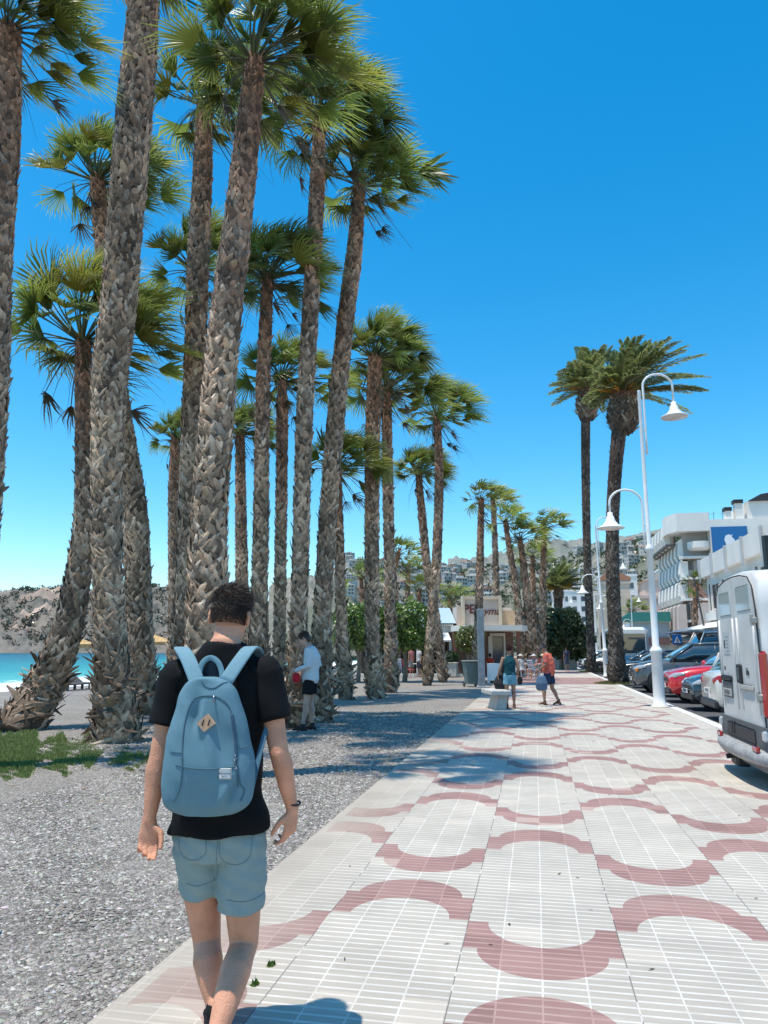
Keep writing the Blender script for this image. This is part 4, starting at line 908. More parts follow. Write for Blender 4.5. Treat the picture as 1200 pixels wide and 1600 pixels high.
block('distant white block with dark windows behind the second lamp', 14.5, 170, 8, 14, 17.5, BW, 6, 3)
block('white stepped villa on the slope above the pink building', 27, 160, 16, 14, 18.5, BW, 3, 5)
block('low white shop row across the road with red panels', 17.3, 99, 2.4, 3, 3.3, BW, 1, 1)
rp = empty('shop_front', (14.9, 61.5, 0), 0, 'shop front with red panels under the hotel, seen over the car roofs', 'shop')
m = MB(); bb(m, .4, 2.0, 0, 18, -.2, 3.0); m.build('wall', BW, rp)
for k in range(4): m = MB(); bb(m, .28, .39, 1.+k*4.3, 4.2+k*4.3, 1.2, 2.7); m.build('red_panel', RED if k < 3 else GL, rp)
# low white annexe and awnings below pink building
an = empty('restaurant_annexe', (10.6, 88, 0), 0, 'low pale annexe with green awning and striped fascia, left of the hotel', 'building')
m = MB(); bb(m, 0, 4.2, 0, 5, -.2, 4.6); m.build('wall', mat('pale_blue_wall', (.50, .55, .56), .8), an); m = MB(); prism(m, [(-1.6, 4.65), (-.1, 5.7), (4.3, 5.7), (4.3, 4.65)], -.6, .2, 1); m.build('green_awning', mat('green_canvas', (.04, .22, .18), .7), an)
m = MB(); bb(m, .2, 4.0, -.7, -.2, 2.1, 2.9); m.build('fascia', mat('fascia_brown', (.16, .09, .08), .7), an)
text('fascia_lettering', 'Chiringuito', .55, Vector((2.1, -.74, 2.5)), Rxyz(R(90), 0, 0), mat('letter_pale', (.6, .55, .5), .5), an, .01) if False else None
# parasols of the terraces across the road
def parasol(name, loc, r, h, col, label, cat_='parasol', grp=None, straw=False, n=8, drop=.45):
    root = empty(name, loc, 0, label, cat_, grp); m = MB()
    lathe(m, [(.02, h+drop), (r*.5, h+drop*.55), (r, h), (r, h-.16), (r*.97, h-.14), (r*.5, h+drop*.45), (.02, h+drop*.85)], n=n if not straw else 22, cap=False); 
    m.build('canopy', mat('canopy_'+('straw' if straw else 'cloth')+str(int(col[0]*100)), col, .9, noise=.35 if straw else .05, nscale=9, bump=1 if straw else 0, bscale=30), root)
    p = MB(); tube(p, [(0, 0, -.02), (0, 0, h+drop*.9)], .035, n=8); p.build('pole', mat('parasol_pole', (.25, .2, .15), .7), root)
    return root
for k, (x_, y_) in enumerate(((11.2, 44), (12.2, 58))):
    parasol('parasol', (x_, y_, -.13), 1.9, 2.5, (.7, .68, .64), ['white terrace parasol nearest the van, across the road', 'white terrace parasol nearer the hotel, across the road'][k], grp='white terrace parasols')
# pedestrian crossing sign
def cross_sign(loc, rz, s, h, label):
    r = empty('crossing_sign', loc, rz, label, 'traffic sign', 'blue crossing signs'); m = MB(); tube(m, [(0, 0, 0), (0, 0, h+s)], .035, n=8); m.build('post', mat('galvanised', (.5, .51, .52), .45, .7, noise=.12), r)
    m = MB(); bbox(m, (0, -.05, h+s/2), (s, .03, s), .012); pnl = m.build('sign_plate', mat('sign_blue', (.01, .14, .42), .35), r)
    m = MB(); prism(m, [(-.36*s, h+.16*s), (.36*s, h+.16*s), (0, h+.84*s)], -.072, -.066, 1); m.build('white_triangle', M_WHITE, pnl)
    m = MB(); tube(m, [(0, -.075, h+.58*s), (.02*s, -.075, h+.4*s)], .035*s, n=6); tube(m, [(.02*s, -.075, h+.42*s), (.1*s, -.075, h+.22*s)], .022*s, n=6); tube(m, [(.02*s, -.075, h+.42*s), (-.1*s, -.075, h+.23*s)], .022*s, n=6); tube(m, [(0, -.075, h+.52*s), (-.1*s, -.075, h+.44*s)], .018*s, n=6); tube(m, [(0, -.075, h+.52*s), (.09*s, -.075, h+.46*s)], .018*s, n=6); ball(m, (0, -.075, h+.64*s), .04*s, 8)
    m.build('walker_symbol', mat('sign_black', (.01, .01, .012), .5), pnl); return r
b = P(1058, 1010, 47); cross_sign((b[0], b[1], -.1), PSI+.1, .62, 1.95, 'blue pedestrian crossing sign above the dark cars across the road')
b = P(909, 1020, 72); cross_sign((b[0], b[1], 0), PSI, .75, 1.7, 'small blue crossing sign beside the third lamp')
# black framed advertising totem, top right
b = P(1199, 850, 33); tr = empty('advertising_totem', (b[0]+.9, b[1], -.1), PSI+.05, 'tall black framed advertising panel cut off by the right edge above the van', 'billboard')
m = MB()
bbox(m, (-1.05, 0, 5.0), (.26, .3, 3.3), .02); bbox(m, (1.05, 0, 5.0), (.26, .3, 3.3), .02); bbox(m, (0, 0, 6.55), (1.84, .3, .26), .02); bbox(m, (0, 0, 3.45), (1.84, .3, .26), .02); m.build('frame', mat('black_frame', (.012, .012, .013), .35), tr)
m = MB(); bb(m, -.92, .92, -.06, .06, 3.58, 6.42); m.build('panel', mat('panel_cream', (.72, .68, .48), .4), tr); m = MB(); tube(m, [(0, 0, 0), (0, 0, 3.35)], .12, n=10); m.build('post', mat('black_frame', (0, 0, 0)), tr)
b = P(1100, 940, 50); pr = empty('dark_pole', (b[0], b[1], -.1), R(0), 'thin dark leaning pole between the hotel and the nearer white block', 'pole')
m = MB(); tube(m, [(0, 0, 0), (-.1, 0, 3), (-.55, 0, 6.6)], [.07, .07, .05], n=8); m.build('shaft', mat('dark_metal', (0, 0, 0)), pr)
fan_palm('fan palm tucked between the hotel and the nearer white block', 58., [(1084, None, 10), (1086, 960, 10), (1088, 915, 9)], crown=0, cs=1.5, cell=.35, seg=2, far=True)
fan_palm('fan palm in front of the brown balconies across the road', 90., [(985, None, 8), (985, 980, 8), (986, 955, 7)], crown=1, cs=2.0, cell=.5, seg=2, far=True)

# ================================================================ beach restaurant on the left
ry = 46.; 
def LX(px, d): return c2w((px-600)/1135*d, d)
a = LX(702, ry); rr_ = empty('restaurant', (a[0], a[1], 0), PSI, 'beige beach restaurant with dark red lettering on its raised sign wall', 'restaurant')
def W(px): return (px-702)/1155*ry*1.0
RC = mat('restaurant_wall', (.56, .46, .34), .85, noise=.1, nscale=1.5); RC2 = mat('restaurant_sign_wall', (.50, .41, .34), .85, noise=.12, nscale=2); RW = mat('restaurant_trim', (.72, .68, .60), .7)
m = MB(); bb(m, W(703), W(800), .6, 7, 0, 2.75); m.build('wall', mat('restaurant_brown', (.22, .13, .10), .8, noise=.2), rr_)
m = MB(); bb(m, W(722), W(780), .3, .8, 2.95, 4.75); sw = m.build('sign_wall', RC2, rr_)
m = MB(); bb(m, W(720), W(724), .12, .95, 2.95, 4.85); bb(m, W(777), W(781.5), .12, .95, 2.95, 4.85); bb(m, W(724), W(777), .2, .9, 4.62, 4.82); m.build('sign_frame', RC, sw)
m = MB(); bb(m, W(781), W(803), .5, 4, 2.95, 3.95); m.build('side_block', mat('ochre_wall', (.60, .40, .24), .85, noise=.06), rr_)
m = MB(); bb(m, W(783), W(800), 1, 2, 3.95, 4.15); m.build('ledge', RW, rr_)
m = MB(); bb(m, W(712), W(722), .5, 3, 2.95, 4.2); m.build('pink_block', BP, rr_)
LT = mat('dark_red_letters', (.10, .012, .012), .5)
text('sign_lettering', 'PE', .78, Vector((W(731), .27, 3.98)), Rxyz(R(90), 0, 0), LT, sw, .03, sx=.95, off=.015)
text('sign_lettering', 'Lyma', .66, Vector((W(762), .27, 3.86)), Rxyz(R(90), 0, 0), LT, sw, .03, shear=.35)
m = MB(); prism(m, [(W(702), -1.4), (W(716), -2.6), (W(800), -2.6), (W(812), -1.6), (W(812), 5), (W(702), 5)], 2.62, 2.94, 2); m.build('canopy_slab', RW, rr_)
for px in (704, 800): m = MB(); bb(m, W(px)-.1, W(px)+.1, -1.2, -1., 0, 2.6); m.build('column', mat('brick_pier', (.25, .13, .10), .85, noise=.2), rr_)
m = MB(); bb(m, W(763)-.1, W(764)+.1, .45, .62, 0, 2.35); bb(m, W(784), W(787), .45, .62, 0, 2.35); bb(m, W(763), W(787), .45, .62, 2.35, 2.55); m.build('door_frame', RW, rr_)
m = MB(); bb(m, W(765.5), W(783), .55, .6, 0, 2.3); m.build('glass_door', GL, rr_)
# left wing with pale blue roof and tiled eave
m = MB(); bb(m, W(560), W(703), 4., 7, 0, 2.5); m.build('left_wall', mat('canopy_shade', (.06, .05, .045), .9), rr_)  # near-black wall colour stands in for the shade under the canopy
m = MB(); bb(m, W(640), W(703), .6, 5, 2.6, 2.95); m.build('eave', RW, rr_)
m = MB(); prism(m, [(.4, 3.15), (5, 4.35), (5, 3.1)], W(640), W(711), 0); m.build('blue_roof', mat('pale_blue_roof', (.36, .47, .52), .6, noise=.06), rr_)
m = MB(); 
for k in range(22): tube(m, [(W(640)+k*.12+.06, .3, 3.0), (W(640)+k*.12+.06, 1.2, 3.16)], .05, n=7)
m.build('roof_tile_row', mat('cream_tile', (.68, .62, .52), .8), rr_)
m = MB(); prism(m, [(-1.6, 2.0), (-1.6, 2.1), (.6, 2.62), (.6, 2.5)], W(642), W(698), 0); m.build('awning', mat('white_canvas', (0, 0, 0)), rr_)
for px in (648, 664, 682, 697): m = MB(); bb(m, W(px)-.07, W(px)+.07, -1.5, -1.36, 0, 2.05); m.build('column', RW, rr_)
for px in (575, 600, 622): m = MB(); bb(m, W(px)-.07, W(px)+.07, -.2, -.06, 0, 2.3); m.build('column', BR, rr_)
m = MB(); bb(m, W(556), W(640), -.4, 4, 2.3, 2.5); m.build('wing_roof', mat('brown_pergola', (.13, .09, .07), .8), rr_)
# terrace deck edge
m = MB(); bb(m, W(556), W(712), -2.4, -2.0, 0, .16); m.build('terrace_step', RW, rr_)

# chairs and tables of the terraces
def cafe_chair(label, cm):
    r = empty('cafe_chair', (0, 0, 0), 0, label, 'chair', 'terrace chairs'); 
    m = MB(); bbox(m, (0, 0, .45), (.46, .45, .035), .012); m.build('seat', cm, r)
    m = MB()
    for k in range(5): bbox(m, (0, .24+.025*k, .56+.1*k), (.46, .02, .06), .006)
    for sx in (-1, 1): tube(m, [(sx*.22, .2, .45), (sx*.22, .26, .7), (sx*.22, .36, 1.02)], .015, n=6)
    m.build('backrest', cm, r)
    for sx in (-1, 1):
        for sy in (-1, 1): m = MB(); tube(m, [(sx*.2, sy*.19, .44), (sx*.24, sy*.24, 0)], .016, n=6); m.build('leg', cm, r)
    return r
def cafe_table(label, cm):
    r = empty('cafe_table', (0, 0, 0), 0, label, 'table', 'terrace tables'); m = MB(); bbox(m, (0, 0, .73), (.8, .8, .035), .012); m.build('table_top', cm, r); m = MB(); tube(m, [(0, 0, 0), (0, 0, .72)], .04, n=8); bbox(m, (0, 0, .02), (.5, .5, .03), .01); m.build('pedestal', cm, r); return r
MC1 = mat('chair_blue_white', (.55, .62, .70), .5); MC2 = mat('chair_red', (.5, .07, .06), .5); MC3 = mat('chair_dark', (.07, .06, .055), .6); MC4 = mat('chair_pale', (.6, .57, .5), .6)
c1 = cafe_chair('pale blue slatted chair beside the palm pair, before the terrace', MC1); b = G(623, 1056); c1.location = (b[0], b[1], 0); c1.rotation_euler = (0, 0, PSI+2.9)
c2 = cafe_chair('red chair on the terrace right of the pale blue one', MC2); b = LX(638, 42.); c2.location = (b[0], b[1], 0); c2.rotation_euler = (0, 0, 1.2)
seatspots = []
for k, (px, d, rz) in enumerate([(759, 46, .2), (806, 42, .8), (817, 44, 3.9), (826, 41, 2.3), (836, 45, .5), (845, 42, 4.4)]):
    c = copy_tree(c1 if k % 2 else c2); b = LX(px, d); c.location = (b[0], b[1], 0); c.rotation_euler = (0, 0, rz)
    c['label'] = ['red terrace chair by the restaurant door behind the white board', 'pale terrace chair nearest the woman in the teal top', 'red terrace chair in the middle of the seated group', 'pale terrace chair in the middle of the seated group', 'red terrace chair at the right of the seated group', 'pale terrace chair at the far right of the seated group'][k]
    seatspots.append((b, rz))
t1 = cafe_table('small terrace table between the seated people', MC4); b = LX(812, 43); t1.location = (b[0], b[1], 0)
t2 = copy_tree(t1); b = LX(832, 43); t2.location = (b[0], b[1], 0); t2['label'] = 'small terrace table at the right of the seated people'
t3 = copy_tree(t1); b = LX(655, 43.5); t3.location = (b[0], b[1], 0); t3['label'] = 'small table under the awning of the restaurant left wing'
# low white wall / parapet boxes right of terrace
m = MB(); b = LX(858, 62); bbox(m, (b[0], b[1], .45), (3.4, .4, .9), .02); tag(m.build('low_wall', BW), 'low white wall beyond the seated people', 'wall')
# white board, bin, grey post, bench
b = G(772, 1068); wb = empty('white_board', (b[0], b[1], 0), PSI+.15, 'blank white board standing right of the grey metal post', 'board')
m = MB(); bbox(m, (0, 0, .52), (.62, .05, .78), .01); m.build('panel', mat('board_white', (.78, .77, .74), .5), wb); m = MB()
for sx in (-1, 1): bbox(m, (sx*.25, .02, .08), (.04, .3, .16), .008)
m.build('foot', M_WHITE, wb)
b = G(753, 1074); gp = empty('metal_post', (b[0], b[1], 0), PSI, 'square galvanised metal post standing between the bin and the white board', 'post')
GV = mat('galvanised', (.5, .51, .52), .45, .7, noise=.12); m = MB(); bbox(m, (0, 0, 1.6), (.27, .2, 3.2), .015); m.build('shaft', mat('dull_zinc', (.24, .27, .29), .55, .3, noise=.2, nscale=4), gp); m = MB(); bbox(m, (0, 0, .015), (.42, .34, .03), .006); m.build('base_plate', GV, gp)
b = G(736, 1073); bi = empty('litter_bin', (b[0], b[1], 0), PSI+.2, 'green-grey plastic wheeled bin tilted beside the metal post', 'bin')
m = MB(); v = []
for z, a_, c_ in ((.12, .20, .2), (.95, .29, .28), (1.0, .32, .31)): v += [(-a_, -c_, z), (a_, -c_, z), (a_, c_, z), (-a_, c_, z)]
f = [[3, 2, 1, 0], [8, 9, 10, 11]]+[[k*4+i, k*4+(i+1) % 4, k*4+4+(i+1) % 4, k*4+4+i] for k in range(2) for i in range(4)]; m.addl(v, f)
m.build('body', mat('bin_green', (.13, .18, .17), .55, noise=.15), bi); m = MB(); bbox(m, (0, 0, 1.05), (.68, .66, .07), .03); bbox(m, (0, .34, 1.0), (.5, .05, .05), .01); m.build('lid', mat('bin_lid', (.16, .20, .19), .5), bi)
for sx in (-1, 1): m = MB(); tube(m, [(sx*.22, .16, .1), (sx*.28, .16, .1)], .1, n=14); m.build('wheel', MC3, bi)
b = G(772, 1108); be = empty('bench', (b[0]+.1, b[1], 0), PSI+.08, 'pale concrete bench at the gravel edge carrying a black bag', 'bench')
m = MB(); bbox(m, (0, .2, .43), (.52, 1.25, .12), .02); m.build('seat', mat('bench_concrete', (.50, .48, .44), .8, noise=.12), be)
for sy in (-.05,): m = MB(); prism(m, [(-.12, .0), (.16, .0), (.2, .36), (-.02, .36)], sy-.2, sy+.7, 1); m.build('leg', mat('bench_concrete', (0, 0, 0)), be)
# bag on the bench
m = MB(); tube(m, [(0, 0, 0), (0, 0, .1), (.01, 0, .26), (-.02, 0, .36)], [.17, .2, .16, .07], [.11, .13, .1, .04], n=14, dome=True); bg2 = fuse(m, 'black_bag', .012, mat('black_cloth', (.012, .012, .014), .8), smooth=4); bx_ = P(783, 1070, 20.1); bg2.location = (bx_[0], bx_[1], .53)
tag(bg2, 'black soft bag standing upright on the end of the bench', 'bag'); hnd = MB(); tube(hnd, [(-.07, 0, .34), (-.05, 0, .46), (.03, 0, .48), (.06, 0, .34)], .012, n=6); hnd.build('strap', mat('black_cloth', (0, 0, 0)), bg2)
# far wall, people-height plinths, far bench etc. handled elsewhere
# ---------------------------------------------------------------- beach parasols and loungers
for (px, d, lb) in ((128, 37, 'straw beach parasol seen between the slanted palm and the thickest trunk'), (250, 40, 'straw beach parasol seen just right of the thick trunk pair')):
    b = LX(px, d); z = float(zbeach(b[0])); parasol('beach_parasol', (b[0], b[1], z), 1.15, 2.25, (.56, .36, .16), lb, grp='straw beach parasols', straw=True, drop=.4)
b = LX(103, 36); parasol('beach_parasol', (b[0], b[1], float(zbeach(b[0]))), .16, 1.9, (.02, .12, .08), 'closed dark green beach parasol on its pole', grp='straw beach parasols', drop=.3)
def lounger():
    r = empty('sun_lounger', (0, 0, 0), 0, 'dark sun lounger in the row at the water side', 'sun lounger', 'beach loungers in a row'); m = MB(); bbox(m, (0, 0, .32), (.6, 1.3, .07), .02); m.build('seat', MC3, r); m = MB(); box(m, (0, .85, .48), (.6, .6, .06), rx=.5); m.build('backrest', MC3, r)
    for sx in (-1, 1):
        for sy in (-.5, .5): m = MB(); tube(m, [(sx*.26, sy, 0), (sx*.26, sy, .3)], .025, n=6); m.build('leg', MC3, r)
    return r
l0 = lounger()
for k in range(7):
    o = l0 if k == 0 else copy_tree(l0); b = LX(88+k*11, 38+.25*k); o.location = (b[0], b[1], float(zbeach(b[0]))); o.rotation_euler = (0, 0, 1.3)
# small sailing boat
b = LX(5, 560); bt = empty('sailing_boat', (b[0], b[1], SEA), .6, 'tiny white sailing boat on the water at the far left', 'boat'); m = MB()
tube(m, [(-2.6, 0, .5), (-1, 0, .35), (1.5, 0, .35), (2.8, 0, .6)], [.5, .9, .8, .1], [.35, .5, .45, .1], n=10); m.build('hull', M_WHITE, bt, True); m = MB(); tube(m, [(0, 0, .5), (0, 0, 8)], .06, n=6); m.build('mast', M_WHITE, bt); m = MB(); prism(m, [(.1, 1.2), (-2.6, 1.2), (.1, 7.8)], -.02, .02, 1); m.build('sail', mat('sail_cloth', (.8, .8, .8), .7), bt)
# ================================================================ cars
GLASS = mat('car_glass', (.025, .045, .055), .04, spec=1., coat=1.); TYRE = mat('tyre', (.02, .02, .02), .85); RIM = mat('alloy_rim', (.45, .45, .46), .3, .8)
TRIM = mat('black_trim', (.018, .018, .02), .5); CHROME = mat('chrome', (.7, .7, .7), .15, 1.); LAMPG = mat('headlamp', (.55, .58, .6), .1, .3, coat=1.); TAIL = mat('tail_lamp', (.35, .01, .01), .2, coat=1.); AMBER = mat('amber_lamp', (.7, .25, .03), .3)
PLATE = mat('plate_white', (.75, .75, .72), .5); INK = mat('plate_ink', (.02, .02, .03), .5)
def paint(name, c): return mat('paint_'+name, c, .28, .15, coat=1., spec=.6)
def wheel(parent, x, y, r, w=.2):
    t = MB(); sd = 1 if y > 0 else -1; a = np.linspace(0, 2*np.pi, 24, endpoint=False)
    prof = [(r*.62, -w/2), (r*.93, -w/2), (r, -w/3), (r, w/3), (r*.93, w/2), (r*.62, w/2)]
    v = [(x+p*math.cos(k), y+q, r+p*math.sin(k)) for p, q in prof for k in a]; f = [[i*24+j, i*24+(j+1) % 24, (i+1)*24+(j+1) % 24, (i+1)*24+j] for i in range(5) for j in range(24)]
    t.addl(v, f); o = t.build('wheel', TYRE, parent, True); m = MB(); ys = y+sd*w*.36
    for k in range(7):
        b = k*2*np.pi/7; p = [(x+math.cos(b-.16)*.05, ys, r+math.sin(b-.16)*.05), (x+math.cos(b-.1)*r*.63, ys-sd*.01, r+math.sin(b-.1)*r*.63), (x+math.cos(b+.1)*r*.63, ys-sd*.01, r+math.sin(b+.1)*r*.63), (x+math.cos(b+.16)*.05, ys, r+math.sin(b+.16)*.05)]
        m.addl(p+[(q[0], q[1]-sd*.03, q[2]) for q in p], [[0, 1, 2, 3], [7, 6, 5, 4], [0, 4, 5, 1], [2, 6, 7, 3]])
    tube(m, [(x, ys-.02, r), (x, ys+.02, r)], .07, n=12); 
    tube(m, [(x, y-w*.1, r), (x, y+w*.1, r)], r*.63, n=20, col=None)
    m.build('rim', RIM, o); return o
def loft(mb, secs, m=None, closed=True):
    n = len(secs[0]); v = np.array(secs, float).reshape(-1, 3); f = []
    for i in range(len(secs)-1):
        for j in range(n): f.append([i*n+j, i*n+(j+1) % n, (i+1)*n+(j+1) % n, (i+1)*n+j])
    if closed: f += [list(range(n-1, -1, -1)), list(range((len(secs)-1)*n, len(secs)*n))]
    return mb.addl(v, f, None, m)
def car(label, loc, rz, body, L=4.2, W=1.78, H=1.48, kind='hatch', belt=.95, hood=.92, tail=1.0, nose_first=True, plate='', letters='', cat_='car', wx=(.30, .62), roofc=None, seed=0, grp='cars parked along the kerb', ang=None):
    r0 = empty('parked_car', loc, rz, label, cat_, grp); r0.scale = (1.03, 1.06, 1.09); hw = W/2; x0, x1 = -L/2, L/2
    rw = .335 if H < 1.6 else .37
    # lower body sections: x, half width, sill z, shoulder z, top z
    S = [(x0, .80, .42, .70, tail-.16), (x0+.05, .93, .33, .74, tail-.05), (x0+.22, .985, .26, .78, tail), (x0+.7, 1.0, .24, .80, tail+.01), (x0+L*.45, 1.0, .23, .78, belt), (x1-L*.32, 1.0, .23, .76, belt-.01), (x1-L*.26, .995, .23, .75, hood+.01), (x1-.55, .97, .24, .72, hood-.05), (x1-.22, .90, .25, .68, hood-.13), (x1-.05, .78, .28, .62, hood-.22), (x1, .66, .36, .56, hood-.30)]
    secs = []
    for x, wf, zs, zm, zt in S:
        w = hw*wf; secs.append([(x, -w*.86, zs), (x, -w*.97, zs+.06), (x, -w, (zs+zm)/2), (x, -w*.985, zm), (x, -w*.93, zt-.07), (x, -w*.82, zt-.01), (x, -w*.4, zt+.025), (x, w*.4, zt+.025), (x, w*.82, zt-.01), (x, w*.93, zt-.07), (x, w*.985, zm), (x, w, (zs+zm)/2), (x, w*.97, zs+.06), (x, w*.86, zs)])
    m = MB(); loft(m, secs); m.build('body', body, r0, True)
    # greenhouse
    ws = x1-L*wx[0]; wr = ws-L*.19; rr = x0+L*(.12 if kind != 'sedan' else .24); rb = x0+L*(.015 if kind == 'suv' else .04 if kind != 'sedan' else .14); bz = belt-.04
    if kind == 'van': rr = x0+.08; rb = x0+.02; wr = ws-.55
    g_ = [(ws+.03, .90, bz, bz+.02), (ws-.18, .89, bz, bz+.02+(H-bz)*.34), (wr, .80, bz, H-.03), ((wr+rr)/2, .80, bz, H), (rr, .78, bz, H-.04), (rb+.12, .80, bz, bz+(H-bz)*.35), (rb, .82, bz, bz+.03)]
    secs = []
    for x, tw_, zb, zt in g_:
        q = (zt-zb)/(H-bz); wt = hw*(.92-.2*q); wb = hw*.93; secs.append([(x, -wb, zb), (x, -(wb+wt)/2-.01, (zb+zt)/2), (x, -wt, zt-.03*q), (x, -wt*.6, zt), (x, wt*.6, zt), (x, wt, zt-.03*q), (x, (wb+wt)/2+.01, (zb+zt)/2), (x, wb, zb)])
    m = MB(); loft(m, secs); m.build('glasshouse', GLASS, r0, True)
    rf = MB(); rx = np.linspace(wr+.02, rr-.02, 5); secs = []
    for i, x in enumerate(rx):
        z = np.interp(x, [rr, (wr+rr)/2, wr], [H-.04, H, H-.03]); wt = hw*.735; secs.append([(x, -wt-.012, z-.06), (x, -wt*.97, z-.005), (x, -wt*.5, z+.022), (x, wt*.5, z+.022), (x, wt*.97, z-.005), (x, wt+.012, z-.06), (x, wt*.9, z-.05), (x, -wt*.9, z-.05)])
    loft(rf, secs); rf.build('roof', roofc or body, r0, True)
    for sy in (-1, 1):
        for (xa, xb, za, zb, rd) in ((ws+.02, wr, bz+.02, H-.05, .028), ((wr+rr)/2+.1, (wr+rr)/2+.05, bz, H-.05, .02), (rb+.1, rr, bz+.05, H-.06, .04)):
            p = MB(); tube(p, [(xa, sy*hw*.92, za), ((xa+xb)/2, sy*(hw*.83+.0), (za+zb)/2), (xb, sy*hw*.745, zb)], rd, n=6); p.build('pillar', body, r0, True)
        mr = MB(); ball(mr, (ws-.12, sy*(hw+.09), belt+.07), (.07, .1, .075), 10); mr.build('door_mirror', body if seed % 2 else TRIM, r0, True)
        hl = MB(); tube(hl, [(x1-.40, sy*hw*.885, hood-.19), (x1-.16, sy*hw*.80, hood-.235), (x1-.035, sy*hw*.62, hood-.285)], [.05, .075, .045], [.03, .05, .03], n=10, hint=(0, 0, 1), dome=True); hl.build('headlight', LAMPG, r0, True)
        tl = MB(); tube(tl, [(x0+.3, sy*hw*.965, tail-.14), (x0+.08, sy*hw*.88, tail-.17), (x0+.0, sy*hw*.66, tail-.2)], [.06, .1, .07], .03, n=10, hint=(0, 0, 1), dome=True); tl.build('tail_light', TAIL, r0, True)
        fg = MB(); ball(fg, (x1-.07, sy*hw*.66, .42), (.05, .10, .07), 10); fg.build('fog_lamp_surround', TRIM, r0)
        dr = MB(); 
        for xx in (ws-.25, ws-1.15, ws-2.0): bbox(dr, (xx, sy*(hw*1.0-.004), .6), (.012, .012, .58), .003)
        for xx in (ws-.95, ws-1.85): bbox(dr, (xx, sy*(hw+.005), .80), (.16, .03, .03), .01)
        dr.build('door_seam', TRIM, r0)
    gr = MB(); bbox(gr, (x1-.04, 0, hood-.36), (.10, W*.50, .11), .02); 
    g1 = gr.build('grille', TRIM, r0); gm = MB(); bbox(gm, (x1+.012, 0, hood-.42), (.012, W*.46, .015), .004); bbox(gm, (x1-.0, 0, hood-.30), (.02, W*.42, .014), .004); gm.build('chrome_strip', CHROME, g1)
    bu = MB(); bbox(bu, (x1-.05, 0, .34), (.16, W*.70, .17), .03); bu.build('lower_intake', TRIM, r0); bu = MB(); bbox(bu, (x0+.06, 0, .36), (.2, W*.82, .18), .04); bu.build('rear_bumper_trim', TRIM, r0)
    for (xx, s_, z_) in ((x1+.045, 1, .47), (x0-.03, -1, .62 if kind != 'sedan' else .7)):
        pl = MB(); bbox(pl, (xx, 0, z_), (.014, .52, .115), .004); po = pl.build('number_plate', PLATE, r0)
        if plate: text('plate_characters', plate, .098, Vector((xx+s_*.010, 0, z_)), Rxyz(R(90), 0, R(90)*s_), INK, po, .001, sx=.86)
    if letters: text('bonnet_letters', letters, .085, Vector((x1+.03, 0, hood-.225)), Rxyz(R(80), 0, R(90)), CHROME, r0, .006, sx=1.3)
    for x in (x1-L*.195, x0+L*.19):
        for y in (-hw+.1, hw-.1): 
            ar = MB(); tube(ar, [(x, y-.13*np.sign(y), rw+.0), (x, y+.103*np.sign(y), rw+.0)], rw+.055, n=24); ar.build('wheel_arch', TRIM, r0); wheel(r0, x, y+.02*np.sign(y), rw)
    return r0
CX = 4.05; ROADZ = -.09
def nose_in(y, L, off=0., a=0.): return (CX+L/2+off, y, ROADZ), R(180)+a
P_RED = paint('red', (.62, .006, .010)); P_PETROL = paint('petrol', (.025, .045, .062)); P_DARK = paint('dark_grey', (.05, .06, .065)); P_SILVER = paint('silver', (.075, .083, .085)); P_BLACK = paint('black', (.012, .013, .016)); P_CREAM = paint('cream', (.66, .63, .57)); P_BLUEG = paint('slate_blue', (.045, .065, .085)); P_WHT = paint('white', (.72, .72, .71)); P_NAVY = paint('navy', (.02, .03, .05))
# white car backed in next to the van: its tail faces the promenade
car('cream white car backed in beside the van, tail light and plate towards the promenade', (4.0+2.05, 18.9, ROADZ), R(0), P_CREAM, 4.1, 1.76, 1.50, 'hatch', tail=1.02, plate='1274 KXJ')
l, a = nose_in(22.1, 4.3, .05, .03); car('petrol blue car with a white front plate, between the cream car and the red one', l, a, P_PETROL, 4.3, 1.82, 1.49, 'hatch', plate='9280 MBN', letters='KIA', seed=1)
l, a = nose_in(25.2, 4.2, 0., .02); car('bright red hatchback parked behind the nearest lamp', l, a, P_RED, 4.2, 1.80, 1.56, 'suv', belt=1.02, hood=1.0, plate='4415 LRT', seed=1)
l, a = nose_in(28.1, 4.2, .35); car('dark grey car just left of the lamp foot, low bonnet', l, a, P_DARK, 4.3, 1.78, 1.45, 'hatch', plate='6631 GZC', seed=1)
l, a = nose_in(31.0, 4.2, -.25); car('older grey off-road car with amber indicator and black bumper', l, a, P_SILVER, 4.3, 1.8, 1.72, 'suv', belt=1.12, hood=1.1, tail=1.1, plate='MA 5523', seed=0)
am = MB(); bbox(am, (2.05, .70, .78), (.1, .16, .12), .02); am.build('indicator', AMBER, [o for o in bpy.data.objects if o.get('label', '').startswith('older grey')][0])
l, a = nose_in(34.3, 4.3, .1); car('slate blue saloon behind the grey off-road car', l, a, P_BLUEG, 4.4, 1.8, 1.47, 'sedan', plate='2207 HFS', seed=1)
l, a = nose_in(41.5, 4.2, .1); car('black car half hidden by the large date palm trunk', l, a, P_BLACK, 4.2, 1.78, 1.46, 'hatch', plate='8190 JBD')
l, a = nose_in(45.5, 4.2, .0); car('navy car just right of the second lamp foot', l, a, P_NAVY, 4.1, 1.76, 1.46, 'hatch', seed=1)
for k, (y, m_, lb) in enumerate(((60, P_WHT, 'white car in the far row beside the third lamp'), (63.5, P_SILVER, 'dull grey car next along in the far row past the rear palm'), (67, P_WHT, 'second white car in the far row past the rear palm'), (71, P_BLACK, 'black car in the far row past the rear palm'), (76, P_WHT, 'last white car in the far row near the third lamp'))):
    l, a = nose_in(y, 4.2, -.1); car(lb, l, a, m_, 4.2, 1.78, 1.48, 'hatch', seed=k)
